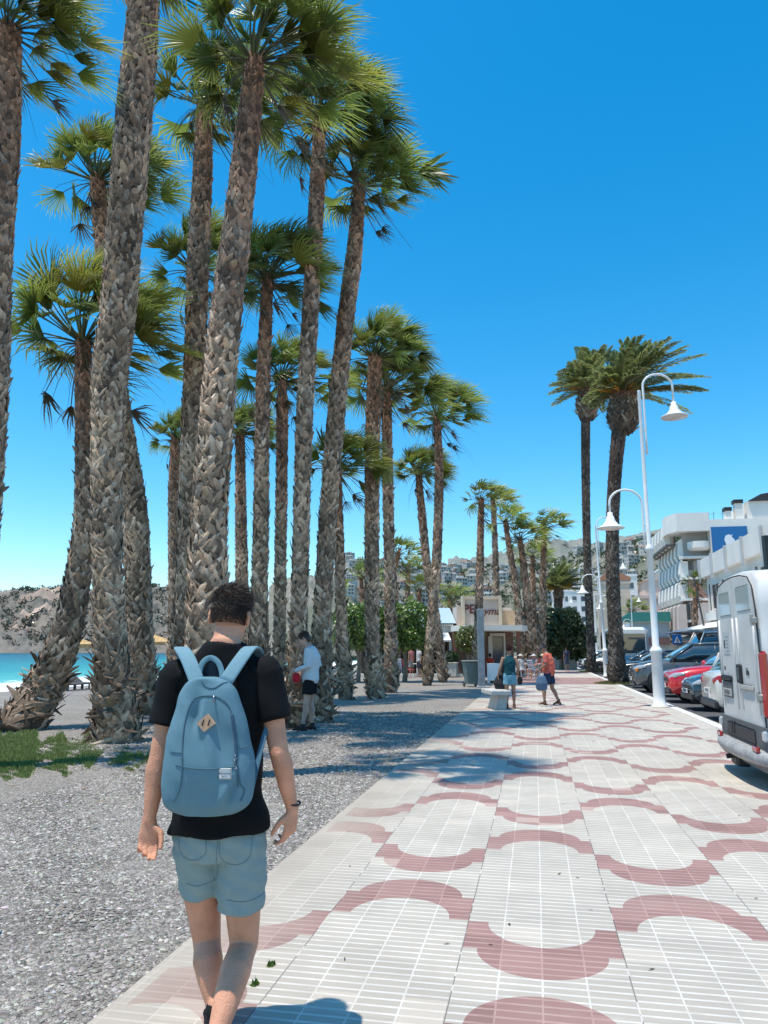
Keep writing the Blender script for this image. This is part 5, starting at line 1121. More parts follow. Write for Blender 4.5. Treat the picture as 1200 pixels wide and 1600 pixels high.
# second row across the carriageway, seen over the roofs
for (x_, y, m_, H_, kd, lb) in ((11.6, 31.5, P_BLACK, 1.7, 'suv', 'tall black car across the road above the petrol blue one'), (11.8, 37.5, P_NAVY, 1.68, 'suv', 'dark blue people carrier across the road behind the grey off-road car'), (12.0, 26.5, P_BLACK, 1.62, 'suv', 'black estate across the road behind the red car')):
    car(lb, (x_, y, ROADZ), R(180), m_, 4.6, 1.84, H_, kd, belt=1.05, hood=1.0, tail=1.1, seed=1, grp='cars across the road')
# white minibus and bus
mbz = car('white minibus with dark side windows behind the slate blue saloon', (8.9, 41.5, ROADZ), R(187), P_WHT, 5.2, 1.95, 2.35, 'van', belt=1.25, hood=1.15, tail=1.3, cat_='minibus', grp=None)
m = MB(); bbox(m, (-.6, 0, 2.36), (3.6, 1.3, .14), .04); m.build('roof_rack', mat('grey_trim', (.3, .3, .3), .5), mbz)
bs = empty('coach', (6.4, 58, ROADZ), R(90), 'coach with dark windows standing between the second lamp and the large date palm', 'bus')
m = MB(); bbox(m, (0, 0, 1.75), (9, 2.4, 2.8), .18); m.build('body', P_WHT, bs)
m = MB(); bbox(m, (-4.51, 0, 2.05), (.06, 1.9, 1.3), .08); m.build('rear_window', GLASS, bs); m = MB(); bbox(m, (0, 1.21, 2.25), (8.4, .05, 1.0), .05); m.build('side_window', GLASS, bs); m = MB(); bbox(m, (-4.52, 0, .95), (.05, 2.2, .5), .04); m.build('lower_panel', mat('bus_blue', (.02, .22, .45), .4), bs)
for sy in (-1, 1): 
    m = MB(); bbox(m, (-4.53, sy*1.0, 1.3), (.05, .16, .4), .02); m.build('tail_light', TAIL, bs)
    for x in (-2.9, 3.0): wheel(bs, x, sy*1.08, .46, .28)
# motor scooter by the third lamp
def scooter(loc, rz, label):
    r = empty('motor_scooter', loc, rz, label, 'scooter'); 
    for x in (-.62, .62): t = MB(); lathe(t, [(.12, -.05), (.24, -.05), (.26, 0), (.24, .05), (.12, .05)], n=18, cap=False); o = t.build('wheel', TYRE, r, True); o.rotation_euler = (R(90), 0, 0); o.location = (x, 0, .26)
    m = MB(); tube(m, [(-.75, 0, .62), (-.4, 0, .6), (-.1, 0, .38), (.25, 0, .34), (.5, 0, .5)], [.1, .16, .12, .12, .06], n=10, dome=True); m.build('body', P_BLACK, r, True); m = MB(); tube(m, [(.62, 0, .3), (.45, 0, .7), (.38, 0, 1.02)], [.05, .11, .05], n=8); m.build('front_shield', P_BLACK, r, True)
    m = MB(); tube(m, [(-.7, 0, .78), (-.1, 0, .76)], [.1, .13], .05, n=8, dome=True); m.build('seat', TRIM, r, True); m = MB(); tube(m, [(.36, -.3, 1.05), (.38, 0, 1.0), (.36, .3, 1.05)], .018, n=6); m.build('handlebar', TRIM, r)
b = G(944, 1052); scooter((b[0]+.6, b[1], 0), R(165), 'black motor scooter parked between the second lamp and the large date palm')

# ---------------------------------------------------------------- white van, tail towards the promenade
vx, vy = 2.44, 9.92; vr = empty('white_van', (vx, vy, ROADZ+.1), R(0), 'grimy white panel van backed over the kerb at the right edge, rear doors in view', 'van')
VW = mat('van_white', (.60, .60, .585), .45, noise=.13, nscale=2.6, coat=.2); VG = mat('van_grey_plastic', (.10, .105, .11), .6, noise=.15); VB = mat('van_bumper', (.30, .30, .30), .6, noise=.25, nscale=12)
z0 = .62
def vsec(x, sx=1., zt=2.43, k=1.): return [(x, -1.0*sx, z0), (x, -1.02*sx, 1.1), (x, -.98*sx, 1.95), (x, -.92*sx*k, zt-.15), (x, -.8*sx*k, zt-.04), (x, -.3, zt), (x, .3, zt), (x, .8*sx*k, zt-.04), (x, .92*sx*k, zt-.15), (x, .98*sx, 1.95), (x, 1.02*sx, 1.1), (x, 1.0*sx, z0)]
m = MB(); loft(m, [vsec(.02, .965, 2.40), vsec(.07, 1.), vsec(1., 1.02, 2.47), vsec(3.4, 1.02, 2.45), vsec(3.9, 1.0, 2.3), vsec(4.7, .97, 1.75), vsec(5.3, .9, 1.2)]); m.build('body', VW, vr, True)
m = MB(); loft(m, [[(x, y_*s_, z) for y_, z in ((-1.03, .18), (-1.04, .66), (1.04, .66), (1.03, .18))] for x, s_ in ((-.03, .96), (.05, 1.), (5.2, 1.), (5.4, .9))]); m.build('lower_cladding', VG, vr)
def vpanel(y0, y1, za, zb, x, t, mt, nm, parent=vr, b=.015):
    q = MB(); bbox(q, (x, (y0+y1)/2, (za+zb)/2), (t, y1-y0, zb-za), b); return q.build(nm, mt, parent)
def door(y0, y1, tops):
    q = MB(); pts = [(y0, .66), (y1, .66)]+tops; prism(q, pts, -.005, .05, 0); return q.build('rear_door', VW, vr)
tf = [(.90, 1.5), (.885, 1.95), (.82, 2.2), (.68, 2.31), (.35, 2.36), (.006, 2.37)]; df = door(.006, .905, tf)
dn = door(-.905, -.006, [(-.006, 2.37), (-.35, 2.36), (-.68, 2.31), (-.82, 2.2), (-.885, 1.95), (-.90, 1.5)])
RUB = mat('rubber_seal', (.03, .03, .032), .7)
m = MB(); 
for sg in (-1, 1): tube(m, [(.0, sg*a_, z_) for a_, z_ in [(.912, .66), (.912, 1.5), (.898, 1.95), (.832, 2.215), (.69, 2.325), (.35, 2.375), (0, 2.387)]], .009, n=5)
tube(m, [(.004, 0, .66), (.004, 0, 2.37)], .008, n=5); m.build('door_seal', RUB, vr)
PAN = mat('van_window_blank', (.42, .50, .52), .15, coat=1.)
vpanel(.15, .70, 1.93, 2.22, -.008, .012, PAN, 'window', df); vpanel(-.74, -.16, 1.95, 2.24, -.008, .012, PAN, 'window', dn)
for (ya, yb, dd) in ((.1, .78, df), (-.80, -.1, dn)):
    for yy in (ya, yb): q = MB(); tube(q, [(-.006, yy, .78), (-.012, yy, 1.5), (-.006, yy, 1.88)], .014, n=6); q.build('pressed_rib', VW, dd, True)
vpanel(.34, .80, .90, 1.10, -.012, .02, VG, 'plate_recess', df); pl = vpanel(.36, .78, .915, 1.01, -.024, .008, mat('plate_dirty', (.42, .42, .40), .7, noise=.3), 'number_plate', df, .003); text('plate_characters', '7306 FKW', .075, Vector((-.03, .57, .962)), Rxyz(R(90), 0, R(-90)), mat('faded_ink', (.1, .1, .1), .6), pl, .001, sx=.85)
vpanel(.32, .82, 1.105, 1.17, -.02, .035, TRIM, 'handle_bar', df)
vpanel(.34, .66, 1.44, 1.72, -.008, .005, mat('sticker_grey', (.46, .49, .50), .6), 'notice_sticker', df, .002); vpanel(.55, .60, 1.52, 1.62, -.0115, .004, INK, 'sticker_mark', df, .001)
q = MB()
for k in range(5): bbox(q, (-.0115, .45, 1.48+k*.045), (.003, .12, .008), .001)
q.build('sticker_lines', mat('sticker_ink', (.2, .2, .22), .6), df)
text('badge_lettering', 'M', .075, Vector((-.009, .66, 1.26)), Rxyz(R(90), 0, R(-90)), INK, df, .002)
vpanel(-.17, .02, 1.10, 1.32, -.02, .03, TRIM, 'door_handle', dn, .02); vpanel(-.12, -.05, 1.14, 1.28, -.038, .015, VG, 'handle_grip', dn)
text('badge_lettering', 'kb', .13, Vector((-.010, -.40, 1.24)), Rxyz(R(90), 0, R(-90)), mat('badge_dark', (.07, .08, .08), .4), dn, .003)
vpanel(-.62, -.1, 1.03, 1.09, -.02, .025, mat('van_strip', (.45, .43, .40), .5), 'rub_strip', dn, .01)
for z in (1.82, .98):
    q = MB(); bbox(q, (-.03, -.905, z), (.05, .13, .07), .01); tube(q, [(-.045, -.90, z-.06), (-.045, -.90, z+.06)], .02, n=8); q.build('hinge', mat('hinge_metal', (.35, .34, .32), .5, .5), dn)
for sg in (-1, 1):
    if sg < 0: q = MB(); bbox(q, (.02, sg*.965, 1.12), (.09, .10, .72), .03); q.build('tail_light', TAIL, vr)
    q = MB(); bbox(q, (-.03, sg*.97, .57), (.06, .09, .12), .02); q.build('number_light', LAMPG, vr)
    q = MB(); bbox(q, (-.10, sg*.82, .42), (.04, .20, .07), .015); q.build('reflector', TAIL, vr)
q = MB(); secs = []
for yy in np.linspace(-1.04, 1.04, 9):
    c_ = -.16+.10*abs(yy/1.04)**3; secs.append([(c_, yy, .26), (c_-.03, yy, .32), (c_-.02, yy, .38), (c_+.07, yy, .41), (.05, yy, .41), (.05, yy, .25)])
loft(q, secs); q.build('rear_bumper', VB, vr, True)
vpanel(-.6, .62, .44, .60, -.035, .02, TRIM, 'step_recess', vr)
q = MB(); tube(q, [(-.02, .3, .22), (-.16, .3, .2)], .03, n=8); bbox(q, (.0, .25, .17), (.18, .3, .14), .03); q.build('tow_bracket', TRIM, vr)
q = MB(); 
for yy in (.28, .38): bbox(q, (-.045, yy, .55), (.02, .05, .15), .008)
q.build('cable_sockets', TRIM, vr)
for x in (.95, 4.3):
    for y in (-.9, .9): wheel(vr, x, y, .34, .24)
# ================================================================ people
def skin(name, c): return mat(name, c, .52, noise=.17, nscale=11, bump=.3, bscale=140, spec=.35)
SK1 = skin('skin_tan', (.60, .285, .175)); SK2 = skin('skin_brown', (.36, .20, .135)); SK3 = skin('skin_fair', (.52, .33, .25))
HAIRM = mat('hair', attr=True, rough=.55, spec=.4)
def cloth(name, c, b=.25, sc_=500): return mat(name, c, .85, noise=.05, nscale=25, bump=b, bscale=sc_, spec=.2)
def A3(*p): return [np.array(q, float) for q in p]
def wrinkle(amp, f=1., ph=0., axis=2):
    def d(co):
        x, y, z = co[:, 0]*f, co[:, 1]*f, co[:, 2]*f
        return amp*(np.sin(z*38+x*19+3*np.sin(x*13+y*9+ph)+ph)*.5+np.sin(z*21-x*31+2.5*np.sin(z*11+ph))*.6+np.sin(x*47+z*63+ph*2)*.22)
    return d
def hand(mb, wr, dr, pn, th, s=1., curl=.5, spread=.05, n=8, tcurl=.2):
    """wr wrist, dr direction of the hand, pn palm normal, th side on which the thumb sits"""
    dr = nrm(dr); pn = nrm(pn-np.dot(pn, dr)*dr); sd = np.cross(dr, pn); sd = sd if np.dot(sd, th) > 0 else -sd
    k = wr+dr*.088*s
    tube(mb, [wr-dr*.015*s, wr+dr*.02*s, wr+dr*.055*s, k], [.026*s, .033*s, .041*s, .040*s], [.020*s, .018*s, .016*s, .012*s], n=12, hint=sd, dome=True)
    for i, ln in enumerate((.92, 1., .95, .76)):
        p = wr+dr*(.085-.004*abs(i-1))*s+sd*(.030-.0205*i)*s; a = curl*(.7+.16*i); d = dr+sd*(spread*(1.5-i)); pts = [p-d*.012*s, p]
        for seg, (bl, ba) in enumerate(((.043, .55), (.026, 1.1), (.021, .8))):
            ang = a*(.5, 1.2, 1.9)[seg]; dd = nrm(nrm(d)*math.cos(ang)+pn*math.sin(ang)); p = p+dd*bl*ln*s; pts.append(p)
        tube(mb, pts, np.array([.0095, .0098, .0088, .0078, .0062])*s, n=n, dome=True)
    t0 = wr+dr*.022*s+sd*.020*s+pn*.006*s; d1 = nrm(dr*.62+sd*.72+pn*.35); d2 = nrm(dr*.9+sd*(.35-tcurl)+pn*.45); d3 = nrm(dr*1.+sd*(.1-tcurl)+pn*.5)
    tube(mb, [t0, t0+d1*.038*s, t0+d1*.038*s+d2*.034*s, t0+d1*.038*s+d2*.034*s+d3*.026*s], np.array([.014, .0125, .0105, .0085])*s, n=n, dome=True)
def foot(mb, an, toe, s=1., r=.038, shoe=False):
    an, toe = A3(an, toe); d = nrm((toe-an)*np.array([1, 1, .0])+np.array([0, 0, 1e-6])); pt = toe-an; pd = nrm(pt)
    heel = an-d*.045*s; heel[2] = an[2]-.055*s+0*pt[2]
    ball_ = toe-pd*.06*s; k = 1.16 if shoe else 1.
    tube(mb, [heel, an*.6+heel*.4+d*.01, an*.35+ball_*.65, ball_, toe], np.array([.030, .034, .038, .043, .028])*s*k, np.array([.028, .042, .030, .020, .014])*s*k, n=12, hint=np.cross(d, (0, 0, 1)), dome=True)
    tube(mb, [an+np.array([0, 0, .04]), an, heel*.7+an*.3], [r*s, r*s*.95, .03*s], n=10, dome=True)
def head_geo(mb, c, fw, up, s=1.):
    fw = nrm(fw); up = nrm(up-np.dot(up, fw)*fw); rt = np.cross(fw, up); M = np.stack([rt, fw, up], 1)
    P_ = lambda x, y, z: c+M @ (np.array([x, y, z])*s)
    ball(mb, P_(0, -.012, .025), np.array((.077, .096, .092))*s, 18, rot=M); ball(mb, P_(0, .022, -.035), np.array((.060, .066, .075))*s, 16, rot=M)
    ball(mb, P_(0, .065, -.085), np.array((.030, .025, .024))*s, 10, rot=M)
    tube(mb, [P_(0, .083, .022), P_(0, .100, -.010), P_(0, .096, -.026)], np.array([.009, .013, .012])*s, n=8, dome=True)
    ball(mb, P_(0, .084, -.055), np.array((.024, .010, .009))*s, 8, rot=M); ball(mb, P_(0, .078, .035), np.array((.055, .018, .012))*s, 10, rot=M)
    for k in (-1, 1):
        for q in range(5):
            t = -1.2+q*.75; ball(mb, P_(k*(.081+.006*math.cos(t)), -.018-.013*math.cos(t), .000+.026*math.sin(t)), np.array((.009, .010, .012))*s, 8, rot=M)
        ball(mb, P_(k*.079, -.010, -.022), np.array((.007, .009, .010))*s, 8, rot=M); ball(mb, P_(k*.045, .05, -.01), np.array((.024, .028, .022))*s, 8, rot=M)
    return P_, M
def eyes(parent, P_, M, s, voxel):
    m = MB()
    for k in (-1, 1): ball(m, P_(k*.032, .079, .012), np.array((.013, .008, .009))*s, 10, rot=M)
    m.build('eyes', mat('eye_white', (.6, .58, .55), .2), parent, True); m = MB()
    for k in (-1, 1): ball(m, P_(k*.032, .085, .012), np.array((.0055, .004, .0055))*s, 8, rot=M)
    m.build('iris', mat('eye_dark', (.03, .02, .015), .2), parent, True)
    m = MB(); ball(m, P_(0, .089, -.053), np.array((.021, .007, .0035))*s, 8, rot=M); m.build('lips', mat('lips', (.36, .13, .11), .45), parent, True)
def torso(mb, J, g=0., w=1., lo=None, belly=0., neck=True, n=22, hipw=1.):
    """rings from crotch to neck; g = cloth allowance"""
    pel, ch, nk = J['pelvis'], J['chest'], J['neck']; sx = nrm(J['shR']-J['shL']); hx_ = nrm(J['hipR']-J['hipL'])
    up1 = nrm(ch-pel)
    R_ = [(pel-up1*.10, .125*hipw, .105, hx_), (pel-up1*.03, .168*hipw, .122, hx_), (pel+up1*.06, .162, .112+belly*.5, hx_), (pel*.6+ch*.4, .146, .104+belly, sx), (pel*.25+ch*.75, .160, .118+belly*.5, sx), (ch+(ch-pel)*.12, .172, .120, sx), (nk*.5+ch*.5+0, .165, .098, sx), (nk*.8+ch*.2, .115, .078, sx), (nk, .066, .064, sx)]
    if neck: R_.append((nk*.5+J['head']*.5-np.array([0, 0, .03]), .054, .058, sx))
    P__ = [r for r in R_ if lo is None or r[0][2] >= lo-1e-6]
    if lo is not None:
        a = next((q for q in range(len(R_)) if R_[q][0][2] >= lo), 0)
        if a > 0:
            t = (lo-R_[a-1][0][2])/(R_[a][0][2]-R_[a-1][0][2]); r0, r1 = R_[a-1], R_[a]; P__ = [(r0[0]*(1-t)+r1[0]*t, max(r0[1], r1[1])*1., max(r0[2], r1[2]), r1[3])]+P__
    pts = np.array([r[0] for r in P__]); hs = P__[len(P__)//2][3]
    tube(mb, pts, np.array([r[1] for r in P__])*w+g, np.array([r[2] for r in P__])*w+g, n=n, hint=hs, dome=False)
def person(name_label, loc, rz, J, sk=SK1, shirt=None, bottom=None, hair=None, hat=None, H=1.75, voxel=.011, w=1., hands=((0, 0, -1), (0, 0, -1)), palm=((1, 0, 0), (-1, 0, 0)), curl=(.5, .5), shoes=None, belly=0., look=None, sleeve=.5, hem=.82, shortk=.75, group=None, sleeve_m=None, smooth=5, hipw=1., flare=.022, top_g=.014, face=True, tsc=(1, 1)):
    root = empty('person', loc, rz, name_label, 'person', group); s = H/1.75
    J = {k: np.array(v, float)*s for k, v in J.items()}; hc = J['head']; fw = np.array(look if look is not None else (0, 1, 0), float)
    mb = MB(); torso(mb, J, 0, w*s, belly=belly); up = nrm(hc-J['neck'])*.4+np.array([0, 0, .6])
    P_, M = head_geo(mb, hc, fw, up, s*1.0)
    tube(mb, [J['neck']-np.array([0, 0, .03]), J['neck']*.4+hc*.6-np.array([0, 0, .02])], [.060*s, .054*s], n=12, dome=True)
    for k, sd in (('L', -1), ('R', 1)):
        sh, el, wr = J['sh'+k], J['el'+k], J['wr'+k]; hp, kn, an = J['hip'+k], J['kn'+k], J['an'+k]; q = 0 if k == 'L' else 1
        tube(mb, [sh*.75+J['chest']*.25+np.array([0, 0, .02]), sh, sh*.6+el*.4, sh*.2+el*.8, el, el*.72+wr*.28, el*.25+wr*.75, wr], np.array([.062, .058, .052, .042, .039, .041, .030, .026])*s*(.35+.65*w), n=14, dome=True)
        dr = np.array(hands[q], float); hand(mb, wr+nrm(dr)*.01, dr, np.array(palm[q], float), np.array([-sd, .4, 0.]), s, curl[q], n=8)
        cal = kn*.68+an*.32; bk = -nrm(np.cross(np.cross(kn-hp, (0, 1, 0)), kn-hp)) if False else np.array([0, -.016, 0])
        tube(mb, [hp+np.array([0, 0, .05]), hp, hp*.6+kn*.4, hp*.2+kn*.8, kn, kn*.85+an*.15, cal+bk, kn*.35+an*.65, kn*.1+an*.9, an], np.array([.085, .090, .080, .062, .056, .054, .058, .044, .034, .034])*s*(.3+.7*w), n=14, dome=True)
        foot(mb, an, J['toe'+k], s, shoe=False)
    body = fuse(mb, 'body', voxel, sk, root, smooth)
    if face: eyes(root, P_, M, s, voxel)
    if shirt:
        mb = MB(); torso(mb, J, top_g*s, w*s, lo=hem*s, belly=belly, neck=False)
        for k in 'LR':
            if sleeve <= 0: break
            sh, el, wr = J['sh'+k], J['el'+k], J['wr'+k]
            if sleeve <= 1: e = sh*(1-sleeve)+el*sleeve; tube(mb, [sh*.7+J['chest']*.3+np.array([0, 0, .03]), sh+np.array([0, 0, .006]), sh*.5+e*.5, e], np.array([.075, .070, .068, .066])*s*(.4+.6*w), n=16)
            else: tube(mb, [sh*.7+J['chest']*.3+np.array([0, 0, .03]), sh, sh*.5+el*.5, el, el*.5+wr*.5, wr], np.array([.078, .072, .062, .055, .048, .042])*s, n=16, dome=True)
        fuse(mb, 'shirt', voxel, shirt, root, smooth, disp=wrinkle(.0032))
    if bottom:
        mb = MB(); pel = J['pelvis']; sx = nrm(J['hipR']-J['hipL']); up1 = nrm(J['chest']-pel)
        tube(mb, [pel-up1*.11, pel-up1*.03, pel+up1*.07], np.array([.145*hipw, .178*hipw, .168])*w*s, np.array([.118, .132, .122+belly*.5])*w*s, n=20, hint=sx)
        for k in 'LR':
            hp, kn = J['hip'+k], J['kn'+k]; e = hp*(1-shortk)+kn*shortk; tube(mb, [hp+np.array([0, 0, .04]), hp, hp*.5+e*.5, e], (np.array([.092, .098, .092, .084])+np.array([0, .004, flare*.6, flare]))*s*(.3+.7*w), n=18)
        fuse(mb, 'shorts', voxel, bottom, root, smooth, disp=wrinkle(.0035, 1., 1.7))
    if shoes:
        for k in 'LR': mb = MB(); foot(mb, J['an'+k]-np.array([0, 0, .008]), J['toe'+k], s*1.12, shoe=True); fuse(mb, 'shoe', voxel, shoes, root, 3)
    if hair:
        col, ln, top = hair; mb = MB(); g = np.random.default_rng(int(abs(loc[1])*10)+3)
        ball(mb, P_(0, -.022, .042), np.array((.084, .099, .088))*s, 16, rot=M, col=col); 
        if ln: tube(mb, [P_(0, -.07, .03), P_(0, -.085, -.03), P_(0, -.075, -.05-ln)], np.array([.07, .075, .05])*s, np.array([.05, .045, .03])*s, n=12, col=col, dome=True)
        n = 700; V = []; f = []; C = []
        for i in range(n):
            q = nrm(g.normal(0, 1, 3)+np.array([0, -.25, .55])); 
            if q[1] > .55 and q[2] < .45 or q[2] < -.5: continue
            p = P_(q[0]*.084, -.022+q[1]*.099, .042+q[2]*.088); d = nrm(M @ (q*.7+np.array([0, -.35, -.25 if not top else .3])+g.normal(0, .3, 3))); wv = nrm(np.cross(d, g.normal(0, 1, 3)))*.005*s; l = g.uniform(.018, .036)*s*(1+top)
            b0 = len(V); V += [p+wv, p-wv, p+d*l]; f.append([b0, b0+1, b0+2]); C += [np.array(col)*g.uniform(.6, 1.8)]*3
        mb.addl(V, f, np.array(C)); mb.build('hair', HAIRM, root)
    if hat:
        hm_, brim = hat; mb = MB(); ball(mb, P_(0, -.01, .055), np.array((.092, .108, .075))*s, 16, rot=M)
        if brim == 'cap': 
            pts = [P_(-.06, .08, .055), P_(-.045, .16, .045), P_(.045, .16, .045), P_(.06, .08, .055)]; pts2 = [p+M @ np.array([0, 0, .012]) for p in pts]; mb.addl(pts+pts2, [[3, 2, 1, 0], [4, 5, 6, 7], [0, 1, 5, 4], [1, 2, 6, 5], [2, 3, 7, 6], [3, 0, 4, 7]])
        elif brim: 
            a = np.linspace(0, 2*np.pi, 24, endpoint=False); v = [P_(math.cos(t)*r_, math.sin(t)*r_*1.1, z_) for r_, z_ in ((.085, .05), (.17, .03), (.17, .036), (.085, .06)) for t in a]; mb.addl(v, [[i*24+j, i*24+(j+1) % 24, (i+1)*24+(j+1) % 24, (i+1)*24+j] for i in range(3) for j in range(24)])
        mb.build('hat', hm_, root, True)
    return root, J, P_, M

# ---------------------------------------------------------------- the walking man with the rucksack
D0 = 3.25; o = c2w((342-600)/1155*(D0*.983), D0); o[2] = 0
def K(px, py, d):
    w_ = P(px, py, d)-o; return np.array([w_[0]*cP+w_[1]*sP, -w_[0]*sP+w_[1]*cP, w_[2]])
MJ = dict(pelvis=K(341, 1286, 3.25), chest=K(345, 1120, 3.24), neck=K(353, 1004, 3.23), head=K(361, 966, 3.28),
    shL=K(275, 1058, 3.23), elL=K(248, 1185, 3.19), wrL=K(233, 1282, 3.17), shR=K(416, 1054, 3.23), elR=K(436, 1176, 3.18), wrR=K(457, 1264, 3.24),
    hipL=K(309, 1318, 3.26), knL=K(323, 1466, 3.36), anL=K(337, 1600, 3.22), toeL=K(338, 1590, 3.42), hipR=K(378, 1316, 3.25), knR=K(381, 1476, 3.27), anR=K(330, 1645, 2.90), toeR=K(333, 1700, 3.0))
MJ['toeL'][2] = .03; MJ['anL'][2] = .085; MJ['toeR'][2] = .03
TEE = cloth('black_tshirt', (.0045, .005, .006), .2); DEN = cloth('washed_denim', (.25, .335, .33), .35, 700); BPK = cloth('rucksack_blue', (.125, .24, .295), .3, 600)
man = empty('person', o, PSI, 'man walking away in black t-shirt and light denim shorts, wearing the blue rucksack', 'person')
mb = MB(); torso(mb, MJ, 0, 1.)
hup = np.array([.06, .0, 1.]); P_, M = head_geo(mb, MJ['head'], np.array([.10, 1, -.10]), hup, 1.02)
tube(mb, [MJ['neck']-np.array([0, 0, .04]), MJ['neck']*.6+MJ['head']*.4, MJ['head']-np.array([0, .02, .03])], [.064, .060, .058], n=16, dome=True)
for k, sd in (('L', -1), ('R', 1)):
    sh, el, wr = MJ['sh'+k], MJ['el'+k], MJ['wr'+k]; hp, kn, an = MJ['hip'+k], MJ['kn'+k], MJ['an'+k]
    tube(mb, [sh*.75+MJ['chest']*.25, sh, sh*.6+el*.4, sh*.25+el*.75, el, el*.8+wr*.2+np.array([sd*.004, 0, 0]), el*.4+wr*.6, el*.1+wr*.9, wr], np.array([.066, .060, .050, .043, .040, .043, .035, .027, .026]), n=18, dome=True)
    ball(mb, el+np.array([0, -.022, -.005]), (.022, .022, .026), 10)
    cal = kn*.7+an*.3; ax = nrm(an-kn); bk = nrm(np.array([0, -1, 0])-np.dot((0, -1, 0), ax)*ax)
    tube(mb, [hp+np.array([0, 0, .05]), hp, hp*.6+kn*.4, hp*.2+kn*.8, kn, kn*.86+an*.14+bk*.006, cal+bk*.018, kn*.45+an*.55+bk*.012, kn*.2+an*.8, kn*.06+an*.94], np.array([.092, .094, .083, .066, .058, .056, .061, .051, .037, .035]), n=20, dome=True)
    foot(mb, an, MJ['toe'+k], 1.)
hand(mb, MJ['wrL'], np.array([.05, -.05, -1]), np.array([.15, -1, 0]), np.array([1, 0, 0.]), 1.04, 1.15, -.02, n=10)
hand(mb, MJ['wrR'], np.array([-.10, .05, -1]), np.array([-.85, .5, 0]), np.array([-.5, -.85, 0.]), 1.04, 1.05, -.01, n=10, tcurl=.1)
fuse(mb, 'body', .0052, SK1, man, 5); eyes(man, P_, M, 1.02, .005)
# t-shirt
mb = MB(); torso(mb, MJ, .018, 1.03, lo=float(K(341, 1294, 3.25)[2])+.03, neck=False, n=28)
hz_ = float(K(341, 1297, 3.25)[2]); pe = MJ['pelvis']; tube(mb, [np.array([pe[0]+.004, pe[1], hz_]), np.array([pe[0]+.002, pe[1], hz_+.06]), np.array([pe[0], pe[1], hz_+.16]), MJ['chest']*.5+pe*.5+np.array([0, 0, .05])], [.208, .202, .184, .165], [.164, .158, .14, .13], n=30, hint=(1, 0, 0))
for k, sd in (('L', -1), ('R', 1)):
    sh, el = MJ['sh'+k], MJ['el'+k]; e = sh*.40+el*.60; ball(mb, sh+np.array([-sd*.004, 0, .004]), (.074, .074, .072), 16)
    tube(mb, [sh*.6+MJ['chest']*.4+np.array([0, 0, .03]), sh*.85+MJ['neck']*.15+np.array([0, 0, .0]), sh+np.array([0, 0, .0]), sh*.5+e*.5+np.array([sd*.004, 0, 0]), e+np.array([sd*.004, 0, 0])], np.array([.07, .078, .077, .075, .070]), n=20)
def dsp(co):
    z = co[:, 2]; return wrinkle(.006, .7)(co)+.006*np.sin(z*33+co[:, 0]*26+1.2)*np.clip((1.15-z)*3, 0, 1)
fuse(mb, 'tshirt', .0075, TEE, man, 4, disp=dsp)
mb = MB(); a = np.linspace(0, 2*np.pi, 25); nk = MJ['neck']+np.array([0, 0, -.005]); tube(mb, [nk+np.array([math.cos(t)*.071, math.sin(t)*.069, .012*math.sin(t)-.004]) for t in a], .008, n=8); mb.build('collar', TEE, man, True)
# shorts
mb = MB(); pel = MJ['pelvis']; zt = K(341, 1283, 3.25)[2]
tube(mb, [pel-np.array([0, 0, .13]), pel-np.array([0, 0, .06]), pel+np.array([0, 0, .0]), pel+np.array([0, 0, .06])], [.150, .184, .186, .184], [.125, .140, .136, .132], n=28, hint=(1, 0, 0))
for k, hy in (('L', 1392), ('R', 1416)):
    hp, kn = MJ['hip'+k], MJ['kn'+k]; hz = K(340, hy, 3.28)[2]; t = (hp[2]-hz)/(hp[2]-kn[2]); e = hp*(1-t)+kn*t; sd = -1 if k == 'L' else 1
    tube(mb, [hp+np.array([0, 0, .04]), hp, hp*.5+e*.5+np.array([-sd*.006, 0, 0]), e+np.array([-sd*.008, 0, 0])], [.096, .102, .102, .099], [.105, .116, .108, .101], n=26, hint=(1, 0, 0))
ws_ = wrinkle(.005, 1.0, 2.2); shorts = fuse(mb, 'shorts', .0075, DEN, man, 3, disp=lambda co: ws_(co)*.8+.002*np.sin(co[:, 2]*95+co[:, 0]*45))
SEAM = cloth('denim_seam', (.18, .25, .26), .3)
def seam_on(me_o, pts, r, mt, nm, parent, toward=np.array([0, 1, 0.])):
    from mathutils.bvhtree import BVHTree
    me = me_o.data; bv = BVHTree.FromPolygons([v.co for v in me.vertices], [p.vertices for p in me.polygons]); q = []
    for p in cat(np.array(pts), 14*len(pts)):
        h = bv.ray_cast(Vector((p[0], -1.2, p[1])), Vector((0, 1, 0)))
        if h[0] is not None: q.append(np.array(h[0])-np.array([0, r*.35, 0]))
    if len(q) > 3: m = MB(); tube(m, q, r, n=6); return m.build(nm, mt, parent, True)
def kp(px, py, d=3.14): v = K(px, py, d); return (v[0], v[2])
for ln in ([(341, 1290), (340, 1330), (334, 1372), (331, 1386)], [(344, 1304), (346, 1340), (362, 1353), (388, 1342), (393, 1300)], [(276, 1302), (279, 1335), (298, 1345), (322, 1333), (324, 1304)], [(352, 1411), (375, 1413), (405, 1410)], [(284, 1388), (305, 1391), (330, 1384)], [(264, 1299), (300, 1302), (345, 1303), (412, 1299)]):
    seam_on(shorts, [kp(*p, d=3.13) for p in ln], .0018, SEAM, 'stitched_seam', shorts)
